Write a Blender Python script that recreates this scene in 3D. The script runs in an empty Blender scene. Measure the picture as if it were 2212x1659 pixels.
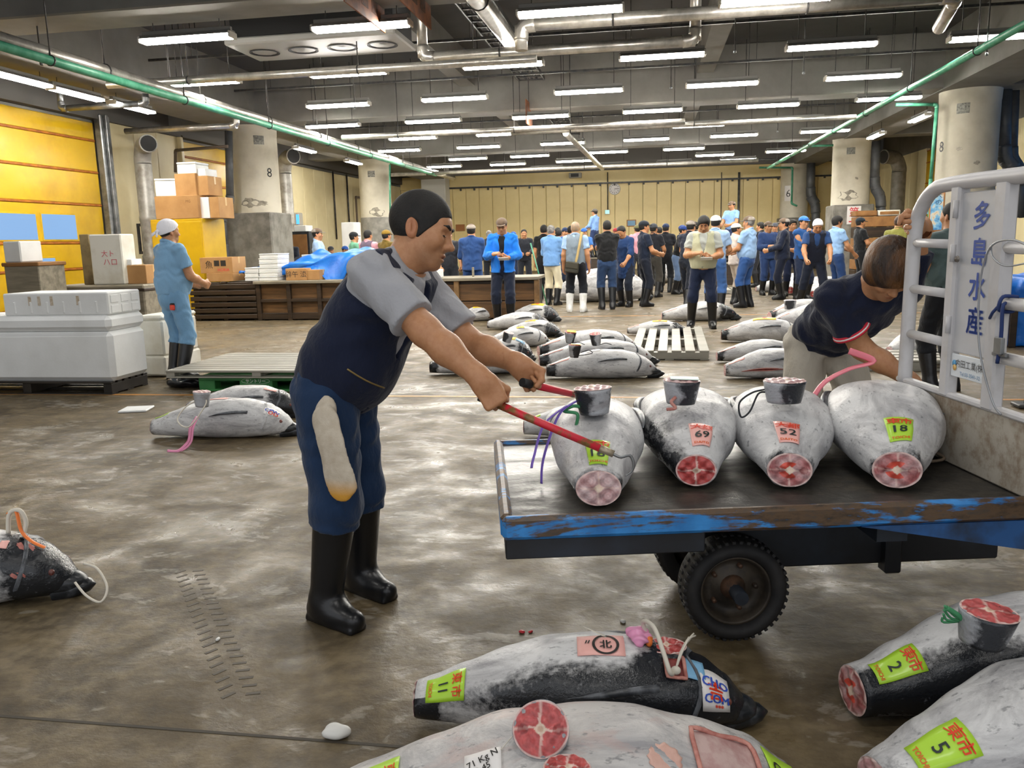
import bpy, bmesh, math, random
import numpy as np
from mathutils import Vector, Matrix, Euler

random.seed(7)
RNG = np.random.default_rng(7)
scene = bpy.context.scene
COL = scene.collection
PI = math.pi

# ------------------------------------------------------------------ camera
FPX, IW, IH = 1775.0, 2212.0, 1659.0
YAW, PITCH, ROLL, CAMH = math.radians(9.43), math.radians(9.87), math.radians(1.455), 1.38
_fw = Vector((-math.sin(YAW)*math.cos(PITCH), math.cos(YAW)*math.cos(PITCH), -math.sin(PITCH)))
_rt = Vector((math.cos(YAW), math.sin(YAW), 0))
_up = _rt.cross(_fw)
_c, _s = math.cos(ROLL), math.sin(ROLL)
_rt, _up = _c*_rt - _s*_up, _s*_rt + _c*_up
cam = bpy.data.cameras.new('camera')
cam.sensor_width = 36.0
cam.lens = FPX/IW*36.0
cam.clip_start, cam.clip_end = 0.05, 200
camo = bpy.data.objects.new('camera', cam)
COL.objects.link(camo)
_m = Matrix.Identity(4)
for i in range(3):
    _m[i][0], _m[i][1], _m[i][2] = _rt[i], _up[i], -_fw[i]
_m[2][3] = CAMH
camo.matrix_world = _m
scene.camera = camo

# a pixel of the photograph turned into a world point on a known plane
def _ray(px, py):
    return _rt*((px-1106)/FPX) + _up*((829.5-py)/FPX) + _fw
def onz(px, py, z=0.0):
    d = _ray(px, py); k = (z-CAMH)/d.z
    return Vector((d.x*k, d.y*k, z))
def ony(px, py, Y):
    d = _ray(px, py); k = Y/d.y
    return Vector((d.x*k, Y, CAMH+d.z*k))
def onx(px, py, X):
    d = _ray(px, py); k = X/d.x
    return Vector((X, d.y*k, CAMH+d.z*k))

# ------------------------------------------------------------------ world, exposure, lamps out of view
W = bpy.data.worlds.new('world'); scene.world = W
W.use_nodes = True
W.node_tree.nodes['Background'].inputs[0].default_value = (0.92, 0.95, 1.0, 1)
W.node_tree.nodes['Background'].inputs[1].default_value = 1.0
scene.view_settings.view_transform = 'Standard'
scene.view_settings.look = 'None'
scene.view_settings.gamma = 1.0
scene.view_settings.exposure = 0.12
scene.view_settings.use_curve_mapping = False
LAMP_E = 108.0
def area(name, loc, sx, sy, power, col=(1, .97, .92), rot=(0, 0, 0)):
    l = bpy.data.lights.new(name, 'AREA'); l.shape = 'RECTANGLE'
    l.size, l.size_y, l.energy, l.color = sx, sy, power, col
    o = bpy.data.objects.new(name, l); o.location = loc; o.rotation_euler = rot
    COL.objects.link(o); return o
for _y in (-1.6, 1.2, 4.0, 6.8):            # the same lamp rows carry on over and behind the photographer
    for _x in (-7.0, -3.4, 0.2, 3.8):
        area('overhead_lamp', (_x, _y, 3.95), 1.2, 0.16, 22)
# ------------------------------------------------------------------ colour and materials
def lin(c):
    if isinstance(c, str):
        c = [int(c[i:i+2], 16)/255 for i in (0, 2, 4)]
    return tuple((x/12.92 if x <= .04045 else ((x+.055)/1.055)**2.4) for x in c) + (1.0,)
_mats = {}
class NT:
    def __init__(s, m):
        s.t = m.node_tree; s.n = s.t.nodes; s.l = s.t.links
        s.b = s.n['Principled BSDF']
        s.tc = s.n.new('ShaderNodeTexCoord')
    def node(s, k, **kw):
        n = s.n.new(k)
        for a, v in kw.items():
            if a.startswith('i_'):
                a = a[2:]; a = int(a) if a.isdigit() else a
                if hasattr(v, 'is_output') or hasattr(v, 'is_linked'): s.l.new(v, n.inputs[a])
                else: n.inputs[a].default_value = v
            else: setattr(n, a, v)
        return n
    def noise(s, scale, detail=4, rough=.55, vec=None, dist=0.0, dims='3D'):
        n = s.node('ShaderNodeTexNoise'); n.inputs['Scale'].default_value = scale
        n.inputs['Detail'].default_value = detail; n.inputs['Roughness'].default_value = rough
        n.inputs['Distortion'].default_value = dist
        s.l.new(vec if vec is not None else s.tc.outputs['Object'], n.inputs['Vector'])
        return n.outputs['Fac']
    def ramp(s, fac, stops, interp='LINEAR'):
        n = s.node('ShaderNodeValToRGB'); cr = n.color_ramp; cr.interpolation = interp
        while len(cr.elements) < len(stops): cr.elements.new(.5)
        for e, (p, c) in zip(cr.elements, stops):
            e.position = p; e.color = c if len(c) == 4 else tuple(c)+(1,)
        s.l.new(fac, n.inputs[0]); return n.outputs[0]
    def mix(s, fac, a, b, mode='MIX'):
        n = s.node('ShaderNodeMix', data_type='RGBA', blend_type=mode)
        for k, v in ((0, fac), (6, a), (7, b)):
            if hasattr(v, 'is_linked'): s.l.new(v, n.inputs[k])
            else: n.inputs[k].default_value = v
        return n.outputs[2]
    def math(s, op, a, b=0.0, clamp=False):
        n = s.node('ShaderNodeMath', operation=op, use_clamp=clamp)
        for k, v in ((0, a), (1, b)):
            if hasattr(v, 'is_linked'): s.l.new(v, n.inputs[k])
            else: n.inputs[k].default_value = v
        return n.outputs[0]
    def bump(s, h, strength=.3, dist=.01):
        n = s.node('ShaderNodeBump'); n.inputs['Strength'].default_value = strength
        n.inputs['Distance'].default_value = dist
        s.l.new(h, n.inputs['Height']); s.l.new(n.outputs[0], s.b.inputs['Normal'])
    def base(s, c):
        if hasattr(c, 'is_linked'): s.l.new(c, s.b.inputs['Base Color'])
        else: s.b.inputs['Base Color'].default_value = c
    def grey(s, v): return (v, v, v, 1)
    def scaled(s, sc):
        n = s.node('ShaderNodeMapping'); n.inputs['Scale'].default_value = sc
        s.l.new(s.tc.outputs['Object'], n.inputs[0]); return n.outputs[0]
def newmat(name):
    m = bpy.data.materials.new(name); m.use_nodes = True
    return m, NT(m)
def mat(name, c, rough=.55, metal=0.0, c2=None, sc=6, lo=.4, hi=.65, bump=0, bsc=40, bdist=.004, coat=0, spec=None, sheen=0, sss=0, stretch=None):
    """a plain surface: colour c, worn patches of colour c2, fine relief"""
    if name in _mats: return _mats[name]
    m, t = newmat(name)
    t.b.inputs['Roughness'].default_value = rough; t.b.inputs['Metallic'].default_value = metal
    if coat: t.b.inputs['Coat Weight'].default_value = coat; t.b.inputs['Coat Roughness'].default_value = .15
    if spec is not None: t.b.inputs['Specular IOR Level'].default_value = spec
    if sheen: t.b.inputs['Sheen Weight'].default_value = sheen
    if sss:
        t.b.inputs['Subsurface Weight'].default_value = sss; t.b.inputs['Subsurface Radius'].default_value = (.012, .005, .003)
    v = t.scaled(stretch) if stretch else None
    if c2 is not None:
        t.base(t.ramp(t.noise(sc, 5, .6, v), [(lo, lin(c)), (hi, lin(c2))]))
    else: t.base(lin(c))
    if bump: t.bump(t.noise(bsc, 4, .6, v), bump, bdist)
    _mats[name] = m; return m
def emat(name, c, e):
    if name in _mats: return _mats[name]
    m, t = newmat(name); t.base((0, 0, 0, 1))
    t.b.inputs['Emission Color'].default_value = lin(c); t.b.inputs['Emission Strength'].default_value = e
    _mats[name] = m; return m

# ------------------------------------------------------------------ objects
def link(name, data, parent=None, loc=None, rot=None):
    o = bpy.data.objects.new(name, data); COL.objects.link(o)
    if parent is not None: o.parent = parent
    if loc is not None: o.location = loc
    if rot is not None: o.rotation_euler = rot
    return o
def tag(o, label, cat, group=None):
    o['label'] = label; o['category'] = cat
    if group: o['group'] = group
    return o
def thing(name, label, cat, loc=(0, 0, 0), rz=0.0, group=None):
    o = link(name, None, None, loc, (0, 0, rz)); o.empty_display_size = .1
    return tag(o, label, cat, group)
def struct(o):
    o['kind'] = 'structure'; return o
def copy_thing(o, label=None, loc=None, rz=None, parent=None):
    c = o.copy(); COL.objects.link(c)
    if parent is not None: c.parent = parent
    if label: c['label'] = label
    if loc is not None: c.location = loc
    if rz is not None: c.rotation_euler = (0, 0, rz)
    for ch in o.children: copy_thing(ch, parent=c)
    return c
def mesh(name, V, F, m, parent=None, smooth=False, loc=None, rot=None, fm=None):
    me = bpy.data.meshes.new(name)
    if isinstance(V, np.ndarray) and isinstance(F, np.ndarray):
        me.vertices.add(len(V)); me.vertices.foreach_set('co', np.ascontiguousarray(V, dtype=np.float32).ravel())
        k = F.shape[1]
        me.loops.add(F.size); me.loops.foreach_set('vertex_index', np.ascontiguousarray(F, dtype=np.int32).ravel())
        me.polygons.add(len(F)); me.polygons.foreach_set('loop_start', np.arange(0, F.size, k, dtype=np.int32))
        me.update(calc_edges=True)
    else:
        me.from_pydata([tuple(v) for v in V], [], [tuple(int(i) for i in f) for f in F])
    for x in (m if isinstance(m, (list, tuple)) else [m]): me.materials.append(x)
    if fm is not None: me.polygons.foreach_set('material_index', np.asarray(fm, dtype=np.int32))
    if smooth: me.polygons.foreach_set('use_smooth', np.ones(len(me.polygons), dtype=bool))
    me.update()
    return link(name, me, parent, loc, rot)
def frame_of(d, up=(0, 0, 1)):
    """rotation whose X axis is d"""
    x = Vector(d).normalized(); u = Vector(up)
    if abs(x.dot(u)) > .98: u = Vector((0, 1, 0))
    y = u.cross(x).normalized(); z = x.cross(y)
    return Matrix((x, y, z)).transposed()
class MB:
    """collects simple solids; build() links them as ONE mesh object"""
    def __init__(s): s.V = []; s.F = []; s.S = []
    def add(s, V, F, smooth=False):
        n = len(s.V); s.V += [tuple(v) for v in V]
        s.F += [tuple(i+n for i in f) for f in F]; s.S += [smooth]*len(F); return s
    def box(s, c, size, ch=0.0, R=None):
        hx, hy, hz = (x/2 for x in size); c = Vector(c); V = []; F = []
        if ch <= 0:
            V = [Vector((x*hx, y*hy, z*hz)) for x in (-1, 1) for y in (-1, 1) for z in (-1, 1)]
            F = [(0, 1, 3, 2), (4, 6, 7, 5), (0, 4, 5, 1), (2, 3, 7, 6), (0, 2, 6, 4), (1, 5, 7, 3)]
        else:
            ch = min(ch, hx*.95, hy*.95, hz*.95); ix = {}
            for x in (-1, 1):
                for y in (-1, 1):
                    for z in (-1, 1):
                        for a in range(3):
                            p = [x*(hx-ch), y*(hy-ch), z*(hz-ch)]
                            p[a] = (x*hx, y*hy, z*hz)[a]
                            ix[(x, y, z, a)] = len(V); V.append(Vector(p))
            def q(f):
                n = (V[f[1]]-V[f[0]]).cross(V[f[2]]-V[f[0]])
                m = sum((V[i] for i in f), Vector())
                F.append(tuple(f) if n.dot(m) > 0 else tuple(reversed(f)))
            for x in (-1, 1):
                q([ix[(x, -1, -1, 0)], ix[(x, 1, -1, 0)], ix[(x, 1, 1, 0)], ix[(x, -1, 1, 0)]])
                q([ix[(-1, x, -1, 1)], ix[(1, x, -1, 1)], ix[(1, x, 1, 1)], ix[(-1, x, 1, 1)]])
                q([ix[(-1, -1, x, 2)], ix[(1, -1, x, 2)], ix[(1, 1, x, 2)], ix[(-1, 1, x, 2)]])
                for y in (-1, 1):
                    q([ix[(x, y, -1, 0)], ix[(x, y, 1, 0)], ix[(x, y, 1, 1)], ix[(x, y, -1, 1)]])
                    q([ix[(x, -1, y, 0)], ix[(x, 1, y, 0)], ix[(x, 1, y, 2)], ix[(x, -1, y, 2)]])
                    q([ix[(-1, x, y, 1)], ix[(1, x, y, 1)], ix[(1, x, y, 2)], ix[(-1, x, y, 2)]])
                    for z in (-1, 1): q([ix[(x, y, z, 0)], ix[(x, y, z, 1)], ix[(x, y, z, 2)]])
        if R is not None: V = [R @ v for v in V]
        return s.add([v+c for v in V], F)
    def span(s, a, b, ch=0.0):
        a, b = Vector(a), Vector(b)
        return s.box((a+b)/2, [abs(x) for x in (b-a)], ch)
    def bar(s, a, b, w, h, ch=0.0, up=(0, 0, 1)):
        a, b = Vector(a), Vector(b)
        return s.box((a+b)/2, ((b-a).length, w, h), ch, frame_of(b-a, up))
    def tube(s, path, r, n=10, caps=True, flat=1.0, closed=False):
        P = [Vector(p) for p in path]; rr = r if isinstance(r, (list, tuple)) else [r]*len(P)
        V = []; F = []; up = None
        for i, p in enumerate(P):
            if closed: d = P[(i+1) % len(P)]-P[i-1]
            else: d = P[min(i+1, len(P)-1)]-P[max(i-1, 0)]
            d = d.normalized() if d.length > 1e-9 else Vector((0, 0, 1))
            if up is None:
                up = Vector((0, 0, 1)) if abs(d.z) < .9 else Vector((1, 0, 0))
            y = up.cross(d).normalized(); z = d.cross(y); up = z
            for k in range(n):
                a = 2*PI*k/n; V.append(p + y*(rr[i]*math.cos(a)) + z*(rr[i]*flat*math.sin(a)))
        m = len(P)
        for i in range(m if closed else m-1):
            j = (i+1) % m
            for k in range(n):
                k2 = (k+1) % n; F.append((i*n+k, i*n+k2, j*n+k2, j*n+k))
        s.add(V, F, True)
        if caps and not closed:
            o = len(s.V)-len(V)
            s.F += [tuple(o+k for k in reversed(range(n))), tuple(o+(m-1)*n+k for k in range(n))]; s.S += [False, False]
        return s
    def lathe(s, prof, n=24, c=(0, 0, 0), R=None):
        """(radius, z) profile turned about z"""
        c = Vector(c); V = []; F = []
        for r, z in prof:
            for k in range(n):
                a = 2*PI*k/n; v = Vector((r*math.cos(a), r*math.sin(a), z)); V.append((R @ v if R is not None else v)+c)
        for i in range(len(prof)-1):
            for k in range(n):
                k2 = (k+1) % n; F.append((i*n+k, i*n+k2, (i+1)*n+k2, (i+1)*n+k))
        return s.add(V, F, True)
    def prism(s, pts, h, c=(0, 0, 0), R=None):
        """outline pts in xy, extruded by h along z"""
        c = Vector(c); n = len(pts)
        V = [Vector((x, y, z)) for z in (0, h) for x, y in pts]
        if R is not None: V = [R @ v for v in V]
        F = [tuple(reversed(range(n))), tuple(range(n, 2*n))]+[(i, (i+1) % n, n+(i+1) % n, n+i) for i in range(n)]
        return s.add([v+c for v in V], F)
    def build(s, name, m, parent=None, loc=None, rot=None):
        o = mesh(name, s.V, s.F, m, parent, False, loc, rot)
        o.data.polygons.foreach_set('use_smooth', np.array(s.S, dtype=bool)); return o
def smooth_path(pts, n=6):
    P = [Vector(p) for p in pts]; out = []
    for i in range(len(P)-1):
        a, b, c, d = P[max(i-1, 0)], P[i], P[i+1], P[min(i+2, len(P)-1)]
        for k in range(n):
            t = k/n
            out.append(.5*((2*b)+(c-a)*t+(2*a-5*b+4*c-d)*t*t+(3*b-a-3*c+d)*t**3))
    return out+[P[-1]]
_fonts = {}
def text_mesh(s):
    """flat glyph mesh of a string, unit size, centred (built once per string)"""
    if s in _fonts: return _fonts[s]
    cu = bpy.data.curves.new('t', 'FONT'); cu.body = s; cu.align_x = 'CENTER'; cu.align_y = 'CENTER'
    cu.resolution_u = 2
    o = bpy.data.objects.new('t', cu); COL.objects.link(o)
    me = bpy.data.meshes.new_from_object(o.evaluated_get(bpy.context.evaluated_depsgraph_get()))
    bpy.data.objects.remove(o); bpy.data.curves.remove(cu)
    V = np.zeros(len(me.vertices)*3, np.float32); me.vertices.foreach_get('co', V); V = V.reshape(-1, 3)
    F = [tuple(p.vertices) for p in me.polygons]
    bpy.data.meshes.remove(me)
    if len(V):
        V[:, 0] -= (V[:, 0].max()+V[:, 0].min())/2; V[:, 1] -= (V[:, 1].max()+V[:, 1].min())/2
    _fonts[s] = (V, F); return _fonts[s]
def write(name, s, size, m, parent, loc, R=None, sx=1.0, bold=0.0, vertical=False):
    """lettering as flat meshes; R maps text x,y,normal into the parent's space"""
    R = R or Matrix.Identity(3); loc = Vector(loc); VV = []; FF = []
    lines = list(s) if vertical else [s]
    for i, ln in enumerate(lines):
        V, F = text_mesh(ln)
        off = ((len(lines)-1)/2-i)*size*1.12 if vertical else 0
        for dx, dy in (((0, 0),) if not bold else ((-bold, 0), (bold, 0), (0, bold), (0, -bold))):
            n = len(VV)
            VV += [R @ Vector((v[0]*size*sx+dx*size, v[1]*size+off+dy*size, (len(FF) % 7)*1e-6)) + loc for v in V]
            FF += [tuple(j+n for j in f) for f in F]
    return mesh(name, VV, FF, m, parent)

# ------------------------------------------------------------------ smooth solids: distance fields turned into meshes
def surfnets(F, o, h):
    nx, ny, nz = F.shape
    S = F < 0
    c = np.zeros((nx-1, ny-1, nz-1), np.int8)
    for a in (0, 1):
        for b in (0, 1):
            for d in (0, 1): c += S[a:nx-1+a, b:ny-1+b, d:nz-1+d]
    I = np.argwhere((c > 0) & (c < 8))
    if not len(I): return np.zeros((0, 3)), np.zeros((0, 4), np.int32)
    idx = -np.ones(c.shape, np.int32); idx[I[:, 0], I[:, 1], I[:, 2]] = np.arange(len(I))
    P = np.zeros((len(I), 3)); N = np.zeros(len(I))
    cor = [(a, b, d) for a in (0, 1) for b in (0, 1) for d in (0, 1)]
    val = {q: F[I[:, 0]+q[0], I[:, 1]+q[1], I[:, 2]+q[2]] for q in cor}
    for q in cor:
        for ax in range(3):
            if q[ax] == 0:
                r = list(q); r[ax] = 1; r = tuple(r)
                a, b = val[q], val[r]; m = (a < 0) != (b < 0)
                t = a/np.where(m, a-b, 1)
                for k in range(3): P[:, k] += np.where(m, q[k]+(t if k == ax else 0), 0)
                N += m
    P = (P/N[:, None]+I)*h+np.asarray(o)
    Q = []
    for ax in range(3):
        sl0 = [slice(1, -1)]*3; sl1 = [slice(1, -1)]*3
        sl0[ax] = slice(0, F.shape[ax]-1); sl1[ax] = slice(1, F.shape[ax])
        a, b = S[tuple(sl0)], S[tuple(sl1)]
        e = np.argwhere(a != b)
        if not len(e): continue
        fl = a[e[:, 0], e[:, 1], e[:, 2]]
        u, v = (ax+1) % 3, (ax+2) % 3
        g = e+1; g[:, ax] = e[:, ax]
        def cell(du, dv):
            k = g.copy(); k[:, u] -= du; k[:, v] -= dv
            return idx[k[:, 0], k[:, 1], k[:, 2]]
        q = np.stack([cell(1, 1), cell(0, 1), cell(0, 0), cell(1, 0)], 1)
        q = np.where(fl[:, None], q, q[:, ::-1]); Q.append(q)
    return P, np.concatenate(Q).astype(np.int32)
def cone(a, b, ra, rb, k=.02, flat=None, sub=False):
    return ('c', np.array(a, float), np.array(b, float), ra, rb, k, flat, sub)
def ell(c, r, R=None, k=.02, sub=False):
    return ('e', np.array(c, float), np.array(r, float), None if R is None else np.array(R, float), None, k, None, sub)
def rbox(c, hs, r, R=None, k=.01, sub=False):
    return ('b', np.array(c, float), np.array(hs, float), r, None if R is None else np.array(R, float), k, None, sub)
def prim_bounds(p):
    if p[0] == 'c':
        r = max(p[3], p[4])
        if p[6] is not None: r *= max(1, p[6][1])
        return np.minimum(p[1], p[2])-r, np.maximum(p[1], p[2])+r
    r = p[2].max() if p[0] == 'e' else np.linalg.norm(p[2])+p[3]
    return p[1]-r, p[1]+r
def xform(prims, R, t, s=1.0):
    R = np.array(R, float); t = np.array(t, float); out = []
    for p in prims:
        if p[0] == 'c':
            fl = p[6]
            if fl is not None: fl = (R @ np.array(fl[0], float), fl[1])
            out.append(('c', R @ p[1]*s+t, R @ p[2]*s+t, p[3]*s, p[4]*s, p[5]*s, fl, p[7]))
        elif p[0] == 'e':
            out.append(('e', R @ p[1]*s+t, p[2]*s, R if p[3] is None else R @ p[3], None, p[5]*s, None, p[7]))
        else:
            out.append(('b', R @ p[1]*s+t, p[2]*s, p[3]*s, R if p[4] is None else R @ p[4], p[5]*s, None, p[7]))
    return out
def grow(prims, d):
    out = []
    for p in prims:
        if p[0] == 'c': out.append(('c', p[1], p[2], p[3]+d, p[4]+d)+p[5:])
        elif p[0] == 'e': out.append(('e', p[1], p[2]+d)+p[3:])
        else: out.append(('b', p[1], p[2], p[3]+d)+p[4:])
    return out
def field(prims, ax):
    X, Y, Z = ax
    F = np.full((len(X), len(Y), len(Z)), 1.0, np.float32)
    h = X[1]-X[0]
    for p in prims:
        lo, hi = prim_bounds(p); mg = p[5]+3*h
        sl = []
        for A, l, u in zip(ax, lo, hi):
            i0, i1 = np.searchsorted(A, l-mg), np.searchsorted(A, u+mg)
            sl.append(slice(i0, i1))
        if any(s.stop-s.start < 1 for s in sl): continue
        sl = tuple(sl)
        x, y, z = X[sl[0]][:, None, None], Y[sl[1]][None, :, None], Z[sl[2]][None, None, :]
        if p[0] == 'c':
            a, b = p[1], p[2]; ab = b-a; px, py, pz = x-a[0], y-a[1], z-a[2]; mul = 1.0
            if p[6] is not None:
                n, s = np.array(p[6][0], float), p[6][1]; n = n/np.linalg.norm(n)
                g = 1/s-1
                w = (px*n[0]+py*n[1]+pz*n[2])*g
                px, py, pz = px+w*n[0], py+w*n[1], pz+w*n[2]
                ab = ab+n*(ab@n)*g; mul = min(1.0, s)
            t = np.clip((px*ab[0]+py*ab[1]+pz*ab[2])/max(ab@ab, 1e-12), 0, 1)
            D = (np.sqrt((px-t*ab[0])**2+(py-t*ab[1])**2+(pz-t*ab[2])**2)-(p[3]+(p[4]-p[3])*t))*mul
        elif p[0] == 'e':
            px, py, pz = x-p[1][0], y-p[1][1], z-p[1][2]
            if p[3] is not None:
                R = p[3]
                px, py, pz = (R[0, i]*px+R[1, i]*py+R[2, i]*pz for i in range(3))
            r = p[2]
            k0 = np.sqrt((px/r[0])**2+(py/r[1])**2+(pz/r[2])**2)
            k1 = np.sqrt((px/r[0]**2)**2+(py/r[1]**2)**2+(pz/r[2]**2)**2)+1e-9
            D = np.where(k0 < 1e-6, -r.min(), k0*(k0-1)/k1)
        else:
            px, py, pz = x-p[1][0], y-p[1][1], z-p[1][2]
            if p[4] is not None:
                R = p[4]
                px, py, pz = (R[0, i]*px+R[1, i]*py+R[2, i]*pz for i in range(3))
            qx, qy, qz = np.abs(px)-p[2][0], np.abs(py)-p[2][1], np.abs(pz)-p[2][2]
            D = np.sqrt(np.maximum(qx, 0)**2+np.maximum(qy, 0)**2+np.maximum(qz, 0)**2)+np.minimum(np.maximum(np.maximum(qx, qy), qz), 0)-p[3]
        A = F[sl]; k = max(p[5], 1e-5)
        if p[7]:
            D = -D; hh = np.maximum(k-np.abs(A-D), 0)/k
            F[sl] = np.maximum(A, D)+hh*hh*k*.25
        else:
            hh = np.maximum(k-np.abs(A-D), 0)/k
            F[sl] = np.minimum(A, D)-hh*hh*k*.25
    return F
def folds(ax, amp, freq, seed=0.0, axis=2):
    """soft cloth folds as a displacement"""
    X, Y, Z = ax[0][:, None, None], ax[1][None, :, None], ax[2][None, None, :]
    w = np.sin(X*freq*.7+seed)+np.sin(Y*freq*.8+seed*1.7)+np.sin(Z*freq*.5+seed*2.3)
    return (amp*(.6*np.sin(Z*freq*1.3+X*freq*.5+w*1.6+seed)+.4*np.sin(Z*freq*.6-Y*freq*1.1+w*2.1+seed*3)))
def solid(prims, h, cuts=(), keep=None, drop=(), fold=None, pad=.02, off=0.0):
    """vertices and quads of the blended prims; cuts = (point, outward normal) half spaces;
       keep = (lo, hi) only there; drop = boxes whose faces are left to a finer piece"""
    lo = np.min([prim_bounds(p)[0] for p in prims], 0)-pad; hi = np.max([prim_bounds(p)[1] for p in prims], 0)+pad
    if keep is not None: lo = np.maximum(lo, keep[0]); hi = np.minimum(hi, keep[1])
    ax = [np.arange(l, u+2*h, h) for l, u in zip(lo, hi)]
    F = field(prims, ax)
    if off: F -= off
    if fold: F = F+folds(ax, *fold).astype(np.float32)
    for c in cuts:
        pt, n = np.array(c[0], float), np.array(c[1], float); n = n/np.linalg.norm(n)
        D = (ax[0][:, None, None]-pt[0])*n[0]+(ax[1][None, :, None]-pt[1])*n[1]+(ax[2][None, None, :]-pt[2])*n[2]
        F = np.maximum(F, D.astype(np.float32))
    V, Q = surfnets(F, [a[0] for a in ax], h)
    for l, u in drop:
        if not len(Q): break
        C = V[Q].mean(1); Q = Q[~np.all((C > l) & (C < u), 1)]
    if len(Q):
        used, inv = np.unique(Q, return_inverse=True); V = V[used]; Q = inv.reshape(Q.shape).astype(np.int32)
    return V, Q
def join(parts):
    V = []; Q = []; n = 0
    for v, q in parts:
        V.append(v); Q.append(q+n); n += len(v)
    return np.concatenate(V), np.concatenate(Q)
def solid_groups(groups, h, cuts=(), k=.02, fold=None, pad=.02, drop=(), keep=None):
    """like solid() for groups (prims, cuts): each group is cut by its own half spaces, then blended"""
    allp = [p for g, _ in groups for p in g]
    lo = np.min([prim_bounds(p)[0] for p in allp], 0)-pad; hi = np.max([prim_bounds(p)[1] for p in allp], 0)+pad
    if keep is not None: lo = np.maximum(lo, keep[0]); hi = np.minimum(hi, keep[1])
    ax = [np.arange(l, u+2*h, h) for l, u in zip(lo, hi)]
    def plane(c):
        pt, n = np.array(c[0], float), np.array(c[1], float); n = n/np.linalg.norm(n)
        return ((ax[0][:, None, None]-pt[0])*n[0]+(ax[1][None, :, None]-pt[1])*n[1]+(ax[2][None, None, :]-pt[2])*n[2]).astype(np.float32)
    F = None
    for prims, cs in groups:
        G = field(prims, ax)
        if fold: G = G+folds(ax, *fold).astype(np.float32)
        for c in cs: G = np.maximum(G, plane(c))
        if F is None: F = G
        else:
            hh = np.maximum(k-np.abs(F-G), 0)/k; F = np.minimum(F, G)-hh*hh*k*.25
    for c in cuts: F = np.maximum(F, plane(c))
    V, Q = surfnets(F, [a[0] for a in ax], h)
    for l, u in drop:
        C = V[Q].mean(1); Q = Q[~np.all((C > l) & (C < u), 1)]
    if len(Q):
        used, inv = np.unique(Q, return_inverse=True); V = V[used]; Q = inv.reshape(Q.shape).astype(np.int32)
    return V, Q
# ------------------------------------------------------------------ the hall
YB, XL, XR = 37.5, -11.2, 9.6        # far wall, left wall, right wall
ZS, ZB = 5.3, 4.2                    # slab, underside of beams
def floor_mat():
    m, t = newmat('wet_concrete_floor')
    P = t.tc.outputs['Object']
    n1 = t.noise(.55, 5, .6, P, .3); n2 = t.noise(2.6, 6, .62, P, .4); n3 = t.noise(14, 6, .65, P); n4 = t.noise(90, 3, .6, P)
    st = t.node('ShaderNodeMapping'); st.inputs['Scale'].default_value = (1.0, 1.75, 1); st.inputs['Rotation'].default_value = (0, 0, .35); t.l.new(P, st.inputs[0])
    n5 = t.noise(1.5, 6, .66, st.outputs[0], .9); n6 = t.noise(6.5, 5, .62, st.outputs[0], .6)
    base = t.ramp(t.math('ADD', t.math('MULTIPLY', n2, .5), t.math('MULTIPLY', n3, .5)), [(.33, lin('2b251b')), (.47, lin('4f4431')), (.60, lin('71644c'))])
    base = t.mix(t.ramp(n1, [(.42, t.grey(0)), (.66, t.grey(.55))]), base, lin('7b6a4c'))
    base = t.mix(t.ramp(n4, [(.62, t.grey(0)), (.75, t.grey(.5))]), base, lin('3a352c'))
    wet_glare = t.ramp(t.math('ADD', t.math('MULTIPLY', n5, .65), t.math('MULTIPLY', n6, .35)), [(.555, t.grey(0)), (.59, t.grey(1))])
    base = t.mix(t.math('MULTIPLY', wet_glare, .30), base, lin('b3aea3'))  # pale streaks: ceiling light reflected by wet patches, painted into the colour
    sp = t.node('ShaderNodeSeparateXYZ'); t.l.new(P, sp.inputs[0])
    t.base(base)
    wet = t.ramp(t.math('ADD', t.math('MULTIPLY', n2, .55), t.math('MULTIPLY', n5, .45)), [(.42, t.grey(.66)), (.53, t.grey(.48)), (.62, t.grey(.25))])
    r = t.math('ADD', wet, t.math('MULTIPLY', t.math('SUBTRACT', n3, .5), .35), True)
    t.l.new(r, t.b.inputs['Roughness'])
    t.b.inputs['Specular IOR Level'].default_value = .42
    t.bump(t.math('ADD', t.math('MULTIPLY', n3, .9), t.math('MULTIPLY', n6, .8)), .35, .014)
    return m
FLOOR = floor_mat()
struct(mesh('floor', [(-14, -4, 0), (13, -4, 0), (13, 40, 0), (-14, 40, 0)], [(0, 1, 2, 3)], FLOOR))
LINE = mat('painted_line_orange', 'c98a3a', .45, c2='8f7350', sc=3, lo=.45, hi=.7, bump=.2, bsc=30)
def floor_line(y0, x0, x1, w=.055):
    struct(MB().span((x0, y0-w/2, 0), (x1, y0+w/2, .002)).build('floor_line', LINE))
floor_line(onz(900, 856).y, -9.5, 9.4, .05)
floor_line(onz(1300, 683).y, -6, 9.4, .06)
# joints cut in the slab
JOINT = mat('floor_joint', '3b352b', .7)
for y in (2.0,): struct(MB().span((-13, y-.006, 0), (12, y+.006, .0012)).build('floor_joint', JOINT))

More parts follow.
